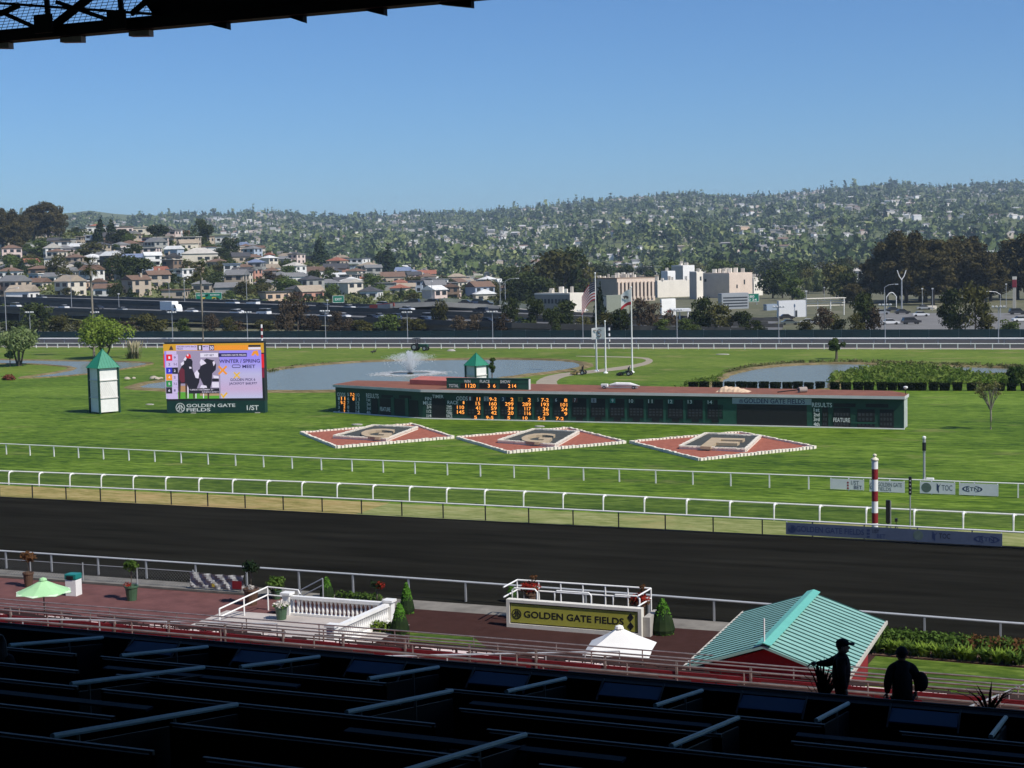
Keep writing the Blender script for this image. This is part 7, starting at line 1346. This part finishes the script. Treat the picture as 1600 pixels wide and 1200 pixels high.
block(1195, 1200, 1216, 478, 500, 3, 3, m_gr, M('steel_blue_wall', (.22, .27, .33), .7, .06), 'narrow steel blue building left of the pale grey shed')
t = thing('canopy', 'white slatted canopy frame right of the pale grey shed', 'canopy', at_depth(1290, 450)); za, zb_ = z_of(1290, 466, 450), z_of(1290, 478, 450)
for i in range(4): A, B_ = at_depth(1260, 450, za - (za - zb_) * i / 3.2), at_depth(1322, 452, za - (za - zb_) * i / 3.2); mb = MB(); mb.bar(A, B_, 2.2 if i == 0 else .3, .22); mb.build('slat', m_cr, t)
for px in (1261, 1280, 1300, 1321): a = at_depth(px, 451); mb = MB(); mb.tube([a, a + [0, 0, za]], .15, 6); mb.build('post', m_white, t)
t = thing('fuel_canopy', 'white and red fuel station canopy below the industrial buildings', 'canopy', at_depth(1064, 420)); z = z_of(1064, 484, 420); A, B_ = at_depth(1050, 420, z), at_depth(1080, 420, z); mb = MB(); mb.bar(A, B_, 6, .7); mb.build('roof', m_white, t); mb = MB(); mb.bar(A + [0, -3.02, -.2], at_depth(1064, 420, z) + [0, -3.02, -.2], .04, .5); mb.build('red_band', M('fuel_red', (.5, .03, .03), .5), t)
for px in (1053, 1064, 1077): a = at_depth(px, 421); mb = MB(); mb.tube([a, a + [0, 0, z - .3]], .25, 6); mb.build('post', m_white, t)
b = at_depth(1587, 470); t = thing('pole_sign', 'tall grey pole sign with a red and white top near the right edge', 'sign', b); z0, z1 = z_of(1587, 449, 470), z_of(1587, 432, 470); mb = MB(); mb.bb(b + [-.45, -.4, 0], b + [.45, .4, z0]); mb.build('pole', m_gr, t); mb = MB(); mb.bb(b + [-.6, -.45, z0], b + [.6, .45, z1 - .9]); mb.build('panel', M('sign_maroon', (.25, .03, .04), .5), t); mb = MB(); mb.bb(b + [-.6, -.45, z1 - .9], b + [.6, .45, z1]); mb.build('top_panel', m_cr, t)
b = at_depth(1411, 480); t = thing('forked_mast', 'pale mast with forked top standing before the eucalyptus grove', 'mast', b); z0, z1 = z_of(1411, 437, 480), z_of(1411, 422, 480); mb = MB(); mb.tube([b, b + [0, 0, z0]], .28, 8, .2); mb.build('pole', m_grey, t)
for sg in (-1, 1): mb = MB(); e = b + [0, 0, z0]; mb.tube([e, e + R0 * sg * .8 + [0, 0, 1.2], e + R0 * sg * 1.4 + [0, 0, z1 - z0]], .14, 6); mb.build('fork', m_white, t)
b = at_depth(1395, 470); t = thing('arched_mast', 'pale twin legged arch mast left of the forked mast', 'mast', b); z1 = z_of(1395, 457, 470)
for sg in (-1, 1): mb = MB(); mb.tube([b + R0 * sg * 1.5, b + R0 * sg * 1.5 + [0, 0, z1 * .78], b + R0 * sg * .6 + [0, 0, z1 * .97], b + [0, 0, z1]], .15, 6); mb.build('leg', m_white, t)
# ================================================================== HILLSIDE HOUSES AND TREES
WALL = {'white': (.70, .69, .66), 'cream': (.62, .56, .46), 'pink': (.62, .50, .45), 'tan': (.42, .35, .27), 'grey': (.30, .30, .28), 'blue': (.36, .42, .50), 'brown': (.20, .14, .10), 'salmon': (.50, .26, .19), 'peach': (.58, .42, .30), 'dark': (.07, .07, .07)}
ROOF = {'pale': (.46, .43, .38), 'grey': (.17, .17, .17), 'dark': (.06, .06, .065), 'brown': (.16, .10, .07), 'red': (.28, .11, .07), 'tan': (.33, .27, .20), 'white': (.60, .60, .58), 'blue': (.16, .20, .30)}
WM = {k: M('house_' + k, v, .8, .07, .3) for k, v in WALL.items()}; RM = {k: M('roof_' + k, v, .85, .15, .5) for k, v in ROOF.items()}
HG = np.random.default_rng(300); HP = []; WME = {}
def hspot(p):
    px, py = PX(p); v = 'on the hill top' if py < 372 else 'high on the hillside' if py < 398 else 'on the middle slope' if py < 428 else 'on the lower slope' if py < 452 else 'by the freeway'
    for x, w in ((45, 'at the left edge'), (110, 'left of the palms'), (170, 'behind the left palm'), (240, 'between the palms'), (300, 'near the right palm'), (350, 'behind the right palm'), (420, 'above the screen'), (500, 'above the pond'), (590, 'left of the fountain'), (680, 'above the fountain'), (780, 'above the pond tower'), (9999, 'right of the tower')):
        if px < x: return v + ' ' + w
def house(p, w, d, h, wall, roof, kind, rz, name='house'):
    st = 'two storey ' if h > 5.2 else ''
    t = thing(name, '%s %shouse, %s %s roof, %s' % (wall if wall != 'blue' else 'pale blue', st, roof, kind, hspot(p + [0, 0, h])), 'house', p - [0, 0, .0], 0, 'houses on the near hillside'); ORG[t.name] = (0, 0, 0); t.rotation_euler[2] = rz
    mb = MB(); mb.bb((-w / 2, -d / 2, -3), (w / 2, d / 2, h)); mb.build('wall', WM[wall], t); mb = MB(); e = .5
    if kind == 'flat': mb.bb((-w / 2 - e, -d / 2 - e, h), (w / 2 + e, d / 2 + e, h + .35))
    elif kind == 'gable':
        r = w * .22 if w < d else d * .28; a = [(-d / 2 - e, h - .1), (0, h + r), (d / 2 + e, h - .1), (0, h + r - .4)] if w >= d else [(-w / 2 - e, h - .1), (0, h + r), (w / 2 + e, h - .1), (0, h + r - .4)]
        if w >= d: mb.ext([(-d / 2 - e, h - .15), (0, h + r), (d / 2 + e, h - .15)], (-w / 2 - e, 0, 0), (0, 1, 0), (0, 0, 1), (1, 0, 0), w + 2 * e)
        else: mb.ext([(-w / 2 - e, h - .15), (0, h + r), (w / 2 + e, h - .15)], (0, -d / 2 - e, 0), (1, 0, 0), (0, 0, 1), (0, 1, 0), d + 2 * e)
    else:
        r = min(w, d) * .24; q = max(0, (w - d) / 2); mb.add([(-w / 2 - e, -d / 2 - e, h), (w / 2 + e, -d / 2 - e, h), (w / 2 + e, d / 2 + e, h), (-w / 2 - e, d / 2 + e, h), (-q, 0, h + r), (q + .01, 0, h + r)], [(0, 1, 5, 4), (1, 2, 5), (2, 3, 4, 5), (3, 0, 4), (3, 2, 1, 0)])
    rf = mb.build('roof', RM[roof], t)
    if kind != 'flat' and HG.random() < .5: x = (HG.random() - .5) * w * .6; mb = MB(); mb.bb((x - .4, .6, h), (x + .4, 1.4, h + max(w, d) * .2 + .8)); mb.build('chimney', WM['tan'], rf)
    nf = 2 if h > 5.2 else 1
    for fl_ in range(nf):
        z = h / nf * fl_ + .9; hh = min(1.5, h / nf - 1.3); n = max(2, int(w / 3.2))
        for i in range(n):
            if HG.random() < .15: continue
            ww = (w / n) * (.42 + .3 * HG.random()); key = (round(ww, 1), round(hh, 1))
            if key not in WME: q = MB(); q.bb((-key[0] / 2, -.06, 0), (key[0] / 2, .04, key[1])); WME[key] = q.mesh('window', m_win)
            obj('window', WME[key], t, (-w / 2 + (i + .5) * w / n, -d / 2, z))
        for i in range(2):
            key = (1.6, round(hh, 1), 's')
            if key not in WME: q = MB(); q.bb((-.04, -.8, 0), (.06, .8, key[1])); WME[key] = q.mesh('window', m_win)
            obj('window', WME[key], t, (w / 2, -d / 4 + i * d / 2, z))
    if h > 5.2 and HG.random() < .4: mb = MB(); mb.bb((-w * .4, -d / 2 - 1.4, h / 2 - .2), (w * .4, -d / 2, h / 2)); mb.bb((-w * .4, -d / 2 - 1.4, h / 2), (w * .4, -d / 2 - 1.3, h / 2 + .9)); mb.build('balcony', WM[wall], t)
    HP.append((p[0], p[1], max(w, d) * .6)); return t
Z1 = [(930, 500, 140, 85, 'pink', 'pale', 'flat'), (1250, 515, 220, 60, 'cream', 'pale', 'hip'), (1090, 490, 100, 65, 'blue', 'white', 'gable'), (185, 440, 110, 45, 'white', 'grey', 'flat'), (90, 430, 80, 40, 'grey', 'dark', 'flat'), (265, 360, 90, 50, 'tan', 'brown', 'flat'), (345, 420, 80, 45, 'grey', 'dark', 'gable'), (430, 430, 90, 65, 'grey', 'grey', 'flat'), (590, 410, 100, 70, 'blue', 'white', 'flat'), (505, 420, 34, 70, 'tan', 'tan', 'flat'), (610, 335, 120, 45, 'white', 'grey', 'flat'), (715, 318, 90, 40, 'grey', 'dark', 'flat'), (757, 325, 24, 60, 'white', 'white', 'flat'), (900, 330, 150, 45, 'cream', 'pale', 'flat'), (1030, 365, 90, 60, 'white', 'grey', 'gable'), (1110, 350, 110, 55, 'white', 'grey', 'flat'), (1180, 425, 130, 75, 'tan', 'pale', 'flat'), (1400, 435, 90, 95, 'white', 'dark', 'flat'), (1560, 455, 60, 45, 'tan', 'brown', 'hip'), (190, 575, 90, 70, 'pink', 'red', 'gable'), (340, 555, 110, 70, 'white', 'grey', 'flat'), (455, 540, 110, 65, 'grey', 'grey', 'flat'), (60, 590, 110, 40, 'tan', 'grey', 'hip'), (250, 605, 120, 50, 'brown', 'brown', 'hip'), (430, 620, 90, 40, 'grey', 'grey', 'gable'), (730, 525, 110, 50, 'dark', 'dark', 'flat'), (770, 585, 120, 65, 'salmon', 'brown', 'flat'), (640, 635, 130, 45, 'brown', 'tan', 'flat'), (620, 690, 90, 45, 'pink', 'brown', 'gable'), (670, 738, 140, 65, 'white', 'brown', 'gable'), (765, 645, 80, 50, 'grey', 'grey', 'gable'), (100, 705, 150, 40, 'cream', 'grey', 'flat'), (240, 695, 130, 50, 'cream', 'brown', 'gable'), (520, 690, 80, 60, 'peach', 'white', 'flat'), (1000, 615, 90, 45, 'pink', 'red', 'gable'), (955, 650, 80, 45, 'cream', 'brown', 'hip'), (1090, 575, 100, 40, 'salmon', 'brown', 'hip'), (1170, 630, 130, 55, 'brown', 'dark', 'hip'), (1360, 555, 110, 40, 'tan', 'brown', 'hip'), (1390, 665, 220, 58, 'white', 'white', 'flat'), (1270, 705, 120, 40, 'tan', 'grey', 'hip'), (1430, 730, 150, 50, 'grey', 'grey', 'gable'), (1540, 515, 100, 40, 'white', 'grey', 'flat'), (1530, 590, 100, 40, 'tan', 'brown', 'hip'), (1100, 745, 150, 60, 'tan', 'brown', 'flat'), (330, 655, 90, 40, 'white', 'grey', 'gable'), (880, 700, 90, 45, 'dark', 'dark', 'hip'), (30, 545, 80, 40, 'cream', 'grey', 'flat'), (560, 590, 90, 40, 'grey', 'grey', 'gable'), (1230, 590, 80, 40, 'peach', 'tan', 'hip')]
Z2 = [(40, 465, 70, 50, 'cream', 'brown', 'gable'), (85, 505, 60, 40, 'pink', 'red', 'gable'), (80, 595, 120, 50, 'white', 'tan', 'gable'), (165, 535, 110, 35, 'grey', 'grey', 'hip'), (245, 515, 120, 45, 'white', 'dark', 'hip'), (330, 525, 70, 50, 'dark', 'dark', 'flat'), (590, 560, 215, 75, 'white', 'grey', 'flat'), (500, 595, 150, 48, 'salmon', 'dark', 'gable'), (230, 665, 130, 65, 'white', 'grey', 'gable'), (330, 645, 90, 45, 'white', 'grey', 'hip'), (60, 695, 130, 40, 'tan', 'grey', 'hip'), (450, 695, 150, 42, 'white', 'grey', 'hip'), (850, 650, 150, 50, 'tan', 'brown', 'gable'), (810, 695, 120, 38, 'grey', 'grey', 'flat'), (1080, 570, 120, 50, 'cream', 'red', 'gable'), (960, 625, 170, 35, 'blue', 'blue', 'hip'), (1105, 668, 100, 45, 'white', 'white', 'gable'), (1270, 630, 120, 60, 'peach', 'tan', 'hip'), (940, 715, 110, 40, 'tan', 'tan', 'gable'), (715, 712, 60, 38, 'white', 'grey', 'flat'), (1370, 685, 70, 40, 'pink', 'grey', 'flat'), (1215, 742, 110, 55, 'white', 'white', 'flat'), (1480, 700, 80, 40, 'tan', 'brown', 'flat'), (700, 640, 100, 40, 'cream', 'pale', 'flat'), (1450, 640, 70, 36, 'white', 'grey', 'flat'), (1000, 560, 90, 45, 'tan', 'red', 'gable'), (880, 590, 60, 36, 'cream', 'brown', 'flat')]
for zl, x0 in ((Z1, 0), (Z2, 400)):
    for zx, zy, zw, zh, wl_, rf_, kd in zl:
        px, py = x0 + zx / 4, 280 + zy / 4; p = hit(px, py, 590, 1150)
        if p is None: p = at_depth(px, 1000); p[2] = float(terrain(p[0], p[1]))
        s = SPX(p); w = zw / 4 / s; h = max(3.2, zh / 4 / s * .82); house(p, w, max(6, min(14, w * .7)), h, wl_, rf_, kd, YAW * .8 + .18 * HG.normal())
wk, rk = list(WALL), list(ROOF); n = 0
for _ in range(4000):
    if n >= 165: break
    px = HG.uniform(-20, 830); D = HG.uniform(600, 1060); p = at_depth(px, D); p[2] = float(terrain(p[0], p[1]))
    if any((p[0] - a) ** 2 + (p[1] - b) ** 2 < (r + 4.5) ** 2 for a, b, r in HP) or (px > 700 and D < 640): continue
    w = HG.uniform(6.5, 10.5); house(p, w, HG.uniform(6, 9), HG.choice([3.3, 3.6, 5.6, 6.2]), wk[HG.choice(10, p=[.26, .16, .1, .14, .12, .05, .05, .04, .05, .03])], rk[HG.choice(8, p=[.14, .26, .14, .2, .06, .1, .08, .02])], ['gable', 'hip', 'flat'][HG.integers(3)], YAW + .5 * HG.normal()); n += 1
# trees on the near hillside
TP = []
def try_tree(px, D, kd, h, wk_, lab, grp, clear=4.0):
    p = at_depth(px, D); p[2] = float(terrain(p[0], p[1]))
    if any((p[0] - a) ** 2 + (p[1] - b) ** 2 < (r + clear * .3) ** 2 for a, b, r in HP): return None
    return put_tree(kd, p - [0, 0, .3], h, lab, grp, wk_)
named = [(255, 935, 'deep', 15, 1.5), (165, 900, 'conifer', 20, 1.2), (182, 905, 'conifer', 18, 1.3), (195, 880, 'deep', 14, 1.4), (322, 980, 'deep', 22, .8), (330, 960, 'deep', 18, .9), (212, 860, 'fresh', 12, 1.1), (70, 820, 'fresh', 13, 1.4), (150, 800, 'olive', 11, 1.6), (365, 870, 'deep', 17, .9), (350, 820, 'deep', 12, 1.2), (505, 985, 'conifer', 24, 1.1), (612, 960, 'conifer', 26, 1.2), (605, 965, 'deep', 22, .8), (455, 830, 'fresh', 11, 1.1), (190, 660, 'deep', 15, 1.1), (205, 650, 'deep', 17, .9), (225, 655, 'deep', 15, 1.2), (215, 760, 'deep', 14, 1.0), (105, 640, 'olive', 12, 1.0), (95, 690, 'olive', 14, 1.0), (590, 690, 'fresh', 11, 1.2), (580, 740, 'fresh', 10, 1.1), (700, 820, 'deep', 13, 1.1), (650, 760, 'olive', 10, 1.2), (450, 640, 'fresh', 11, 1.5), (465, 630, 'fresh', 9, 1.2), (805, 640, 'deep', 16, 1.0), (818, 660, 'olive', 13, 1.1), (770, 700, 'olive', 12, 1.1), (735, 690, 'deep', 10, 1.2), (30, 720, 'fresh', 12, 1.0), (22, 760, 'fresh', 10, 1.2), (300, 700, 'olive', 10, 1.1), (270, 640, 'deep', 9, 1.3), (335, 620, 'deep', 8, 1.2)]
for px, D, kd, h, wk_ in named: p = at_depth(px, D); p[2] = float(terrain(p[0], p[1])); h *= .78; put_tree(kd, p - [0, 0, .3], h, '%s %s' % (LOOK[kd], hspot(p + [0, 0, h * .6])), 'trees on the near hillside', wk_)
n = 0
while n < 105:
    px = HG.uniform(-30, 850); D = HG.uniform(585, 1110); kd = ['deep', 'olive', 'fresh', 'brown', 'conifer'][HG.choice(5, p=[.36, .28, .2, .06, .1])]; h = HG.uniform(3.5, 8); p = at_depth(px, D, 0); p[2] = float(terrain(p[0], p[1]))
    if try_tree(px, D, kd, h, HG.uniform(.9, 1.4), '%s %s' % (LOOK[kd], hspot(p + [0, 0, h * .6])), 'trees on the near hillside'): n += 1
# undergrowth between the houses: uncountable
ug = np.random.default_rng(333); pxu = ug.uniform(-40, 860, 5200); Du = ug.uniform(572, 1120, 5200); Lu = (pxu - 800) / FPX * Du; Xu = R0[0] * Lu + F0[0] * Du; Yu = R0[1] * Lu + F0[1] * Du; Zu = terrain(Xu, Yu); hp = np.array(HP); VV = []
for i in range(len(Xu)):
    if ((hp[:, 0] - Xu[i]) ** 2 + (hp[:, 1] - Yu[i]) ** 2 < (hp[:, 2] * .95) ** 2).any(): continue
    r = .8 + 1.5 * ug.random(); VV.append(leaves(ug, [(Xu[i], Yu[i], Zu[i] + r * .5, r * 1.3, r * 1.3, r * .8)], 14, r * .8))
m_und = LEAF('undergrowth', (.03, .05, .015), (.16, .17, .06), .15, .06, 0); tag(obj('undergrowth', npmesh('undergrowth', np.concatenate(VV), 4, m_und)), 'mass of garden shrubs between the hillside houses', 'shrubs', kind='stuff')
# trees on the flat around the industrial buildings
n = 0
for _ in range(400):
    if n >= 70: break
    px = HG.uniform(790, 1420); D = HG.uniform(700, 1240); kd = ['deep', 'olive', 'fresh', 'conifer'][HG.choice(4, p=[.42, .3, .18, .1])]
    if 900 < px < 1200 and D < 800: continue
    h = HG.uniform(8, 17); p = at_depth(px, D); p[2] = float(terrain(p[0], p[1])); put_tree(kd, p - [0, 0, .3], h, '%s in the town above %s' % (LOOK[kd], spot(px)), 'trees in the town', HG.uniform(.8, 1.2)); n += 1
for px, D, kd, h, wk_ in ((862, 620, 'olive', 22, 1.1), (885, 640, 'deep', 24, .9), (905, 660, 'olive', 20, 1.0), (830, 610, 'deep', 14, 1.1), (812, 590, 'deep', 12, 1.2), (850, 600, 'deep', 12, 1.1), (1210, 640, 'deep', 13, 1.0), (1240, 600, 'fresh', 9, 1.3), (1225, 640, 'fresh', 11, 1.0), (1325, 560, 'deep', 12, 1.0), (1310, 620, 'olive', 14, 1.0)): put_tree(kd, at_depth(px, D), h, '%s in the town above %s' % (LOOK[kd], spot(px)), 'trees in the town', wk_)
for i in range(16):
    px = HG.uniform(800, 1400); D = HG.uniform(820, 1240); p = at_depth(px, D); p[2] = float(terrain(p[0], p[1])); house(p, HG.uniform(9, 15), HG.uniform(8, 11), HG.choice([3.6, 6]), wk[i % 4], rk[HG.integers(8)], ['gable', 'hip', 'flat'][HG.integers(3)], YAW + .4 * HG.normal())['label'] = 'small %s house on the flat above %s' % (['pale', 'cream', 'pink', 'tan'][i % 4], spot(px))
# --- the far ridge: the 300 largest trees and houses singly, the rest as two masses
lf_hill = bpy.data.materials.new('leaf_far'); lf_hill.use_nodes = True; nn = lf_hill.node_tree.nodes; ll = lf_hill.node_tree.links; nn.clear()
tc = nn.new('ShaderNodeTexCoord'); nz = nn.new('ShaderNodeTexNoise'); nz.inputs['Scale'].default_value = .045; nz.inputs['Detail'].default_value = 4; ll.new(tc.outputs['Object'], nz.inputs[0]); cr = nn.new('ShaderNodeValToRGB'); e = cr.color_ramp.elements; e[0].position = .34; e[0].color = rgb((.036, .060, .020)); e[1].position = .68; e[1].color = rgb((.24, .26, .105)); x = e.new(.52); x.color = rgb((.105, .14, .052)); ll.new(nz.outputs[0], cr.inputs[0]); d = nn.new('ShaderNodeBsdfDiffuse'); ll.new(cr.outputs[0], d.inputs[0]); o = nn.new('ShaderNodeOutputMaterial'); ll.new(d.outputs[0], o.inputs[0])
def ramp_mat(name, cols):
    m = bpy.data.materials.new(name); m.use_nodes = True; n = m.node_tree.nodes; l = m.node_tree.links; ge = n.new('ShaderNodeNewGeometry'); cr = n.new('ShaderNodeValToRGB'); cr.color_ramp.interpolation = 'CONSTANT'; e = cr.color_ramp.elements; e[0].color = rgb(cols[0]); e[1].position = 1 / len(cols); e[1].color = rgb(cols[1])
    for i, c in enumerate(cols[2:]): x = e.new((i + 2) / len(cols)); x.color = rgb(c)
    l.new(ge.outputs['Random Per Island'], cr.inputs[0]); l.new(cr.outputs[0], n['Principled BSDF'].inputs['Base Color']); n['Principled BSDF'].inputs['Roughness'].default_value = .8; return m
m_hw = ramp_mat('far_walls', [(.62, .60, .56), (.5, .44, .36), (.70, .69, .67), (.36, .31, .25), (.55, .46, .40), (.30, .29, .27), (.66, .62, .54), (.74, .73, .71)]); m_hr = ramp_mat('far_roofs', [(.30, .28, .26), (.18, .16, .15), (.42, .40, .37), (.22, .14, .10), (.50, .49, .47), (.14, .14, .14)])
rg = np.random.default_rng(400)
def ridge_pts(n, dmin=1290, pw=1.0):
    px = rg.uniform(-160, 1760, n); D = dmin + (4470 - dmin) * rg.random(n) ** pw; L = (px - 800) / FPX * D; X = R0[0] * L + F0[0] * D; Y = R0[1] * L + F0[1] * D; return px, D, X, Y, terrain(X, Y)
variants = []
for i in range(10):
    q = np.random.default_rng(410 + i)
    if i < 4: bl = [(0, 0, z, .26 * (1.05 - z) + .03, .26 * (1.05 - z) + .03, .13) for z in np.linspace(.15, .95, 6)]; v = leaves(q, bl, 26, .30)
    else: bl = clump_blobs(q, .9, .75, .12, 6, .26); v = leaves(q, bl, 26, .36, flat=.3)
    variants.append(v)
def clus(X, Y): return vnoise(X * 1.3 + 400, Y * 1.3) * .6 + vnoise(X * 4.1, Y * 4.1 + 900) * .6
def tree_mass(n, hlo, hhi, px=None):
    px, D, X, Y, Z = ridge_pts(n, pw=.85); keep = ~((px < 255) & (px > 105) & (D > 3900)); X, Y, Z, px, D = X[keep], Y[keep], Z[keep], px[keep], D[keep]; out = []; vi = rg.integers(0, 10, len(X)); cl = np.clip(.45 + 1.7 * clus(X, Y), 0, 1); H_ = rg.uniform(hlo, hhi, len(X)) * np.where(vi < 4, 1.35, 1.0) * (.55 + 1.15 * cl); A = rg.uniform(0, 6.28, len(X))
    for k in range(10):
        m = vi == k; v = variants[k]; c, s = np.cos(A[m])[:, None], np.sin(A[m])[:, None]; h = H_[m][:, None]; out.append(np.stack([X[m][:, None] + (v[None, :, 0] * c - v[None, :, 1] * s) * h, Y[m][:, None] + (v[None, :, 0] * s + v[None, :, 1] * c) * h, Z[m][:, None] - .4 + v[None, :, 2] * h], 2).reshape(-1, 3))
    return np.concatenate(out)
tag(obj('wood', npmesh('wood', np.concatenate([tree_mass(17000, 4.5, 9.5), tree_mass(2600, 9, 14)]), 4, lf_hill)), 'mass of small trees covering the far ridge', 'wood', kind='stuff')
# distinct larger trees on the ridge
VM = [npmesh('crown', v, 4, lf_con if i < 4 else (lf_dg if i % 2 else lf_ol)) for i, v in enumerate([leaves(np.random.default_rng(430 + i), ([(0, 0, z, .22 * (1.05 - z) + .03, .22 * (1.05 - z) + .03, .1) for z in np.linspace(.12, .95, 8)] if i < 4 else clump_blobs(np.random.default_rng(440 + i), .85, .8, .12, 10, .2)), 150, .15) for i in range(8)])]
zones = ['below the left skyline', 'above the video screen', 'above the pond', 'above the tower', 'above the flags', 'above the beige buildings', 'left of the eucalyptus grove', 'above the eucalyptus grove']
for k in range(280):
    on_sky = k < 130; px = rg.uniform(-40, 1640) if not on_sky else rg.uniform(260, 1640); D = rg.uniform(1400, 4300) if not on_sky else rg.uniform(4380, 4490); p = at_depth(px, D); p[2] = float(terrain(p[0], p[1])); i = rg.integers(8) if k % 4 == 0 else rg.integers(4); h = (rg.uniform(10, 19) if i < 4 else rg.uniform(9, 14)); o = obj('conifer' if i < 4 else 'tree', VM[i], None, p - [0, 0, .5], rg.random() * 6.28, h)
    tag(o, '%s %s %s' % ('dark pointed conifer' if i < 4 else 'dark rounded tree', 'on the skyline of the far ridge' if on_sky else 'on the slope of the far ridge', zones[int(np.clip(px / 200, 0, 7))]), 'tree', 'large trees on the far ridge')
# houses on the ridge
def house_v(w, d, h, r):
    b = [(-w, -d, -2), (w, -d, -2), (w, d, -2), (-w, d, -2), (-w, -d, h), (w, -d, h), (w, d, h), (-w, d, h)]; walls = [(0, 1, 5, 4), (1, 2, 6, 5), (2, 3, 7, 6), (3, 0, 4, 7)]; e = 1.08
    rv = [(-w * e, -d * e, h), (w * e, -d * e, h), (w * e, d * e, h), (-w * e, d * e, h), (-w * e, 0, h + r), (w * e, 0, h + r)]; roofs = [(0, 1, 5, 4), (2, 3, 4, 5), (1, 2, 5), (3, 0, 4)]; return b, walls, rv, roofs
VH = []
for i in range(8):
    mb = MB(); b, wl_, rv, ro = house_v(*[(5.5, 4, 3.4, 1.6), (7, 4.5, 6, 1.2), (6, 4, 5.5, 2), (8, 5, 3.6, .3), (5, 5, 6.2, 1.8), (9, 4.5, 5.8, .4), (6.5, 5, 3.5, 1.8), (7.5, 4, 6.5, 1.5)][i]); mb.add(b, wl_); mb.mi = 1; mb.add(rv, ro); VH.append(mb.mesh('house', [WM[['white', 'cream', 'white', 'pink', 'tan', 'white', 'cream', 'peach'][i]], RM[['grey', 'pale', 'brown', 'white', 'dark', 'pale', 'red', 'tan'][i]]]))
for k in range(50):
    px, D, X, Y, Z = [float(a[0]) for a in ridge_pts(1, pw=.9)]; i = rg.integers(8); o = obj('house', VH[i], None, (X, Y, Z), YAW + rg.normal() * .5, 0.75 + .25 * rg.random())
    tag(o, '%s house on the far ridge %s, %s' % (['small white', 'cream', 'white', 'pink flat roofed', 'tan', 'long white', 'small cream red roofed', 'peach'][i], zones[int(np.clip(px / 200, 0, 7))], 'high up' if D > 3300 else 'half way up' if D > 2200 else 'low down'), 'house', 'houses on the far ridge')
mb = MB(); px, D, X, Y, Z = ridge_pts(7200, pw=.9); sh = np.array([(5.5, 4, 3.4, 1.6), (7, 4.5, 6, 1.2), (6, 4, 5.5, 2), (8, 5, 3.6, .3)])
for i in range(len(X)):
    if (px[i] < 255 and D[i] > 3800) or rg.random() < np.clip(.25 + 2.0 * clus(X[i], Y[i]), 0, .97): continue
    b, wl_, rv, ro = house_v(*(sh[i % 4] * rg.uniform(.55, 1.0))); a = YAW + rg.normal() * .5; c, s = math.cos(a), math.sin(a); mb.mi = 0; mb.add([(X[i] + p[0] * c - p[1] * s, Y[i] + p[0] * s + p[1] * c, Z[i] + p[2]) for p in b], wl_); mb.mi = 1; mb.add([(X[i] + p[0] * c - p[1] * s, Y[i] + p[0] * s + p[1] * c, Z[i] + p[2]) for p in rv], ro)
tag(mb.build('hillside_houses', [m_hw, m_hr]), 'mass of tiny pale houses scattered over the far ridge', 'houses', kind='stuff')
# ------------------------------------------------------------------ the air between here and the hills
mb = MB(); mb.bb((-5200, -700, -1.0), (5200, 8000, 300)); hz = mb.build('haze', [])
hm = bpy.data.materials.new('haze_air'); hm.use_nodes = True; n = hm.node_tree.nodes; n.remove(n['Principled BSDF'])
pv = n.new('ShaderNodeVolumePrincipled'); pv.inputs['Color'].default_value = (0.62, 0.80, 1.0, 1); pv.inputs['Density'].default_value = 0.0001; pv.inputs['Anisotropy'].default_value = 0.1
hm.node_tree.links.new(pv.outputs[0], n['Material Output'].inputs['Volume']); hz.data.materials.append(hm); tag(hz, 'thin pale blue haze over the whole view', 'haze', kind='stuff')
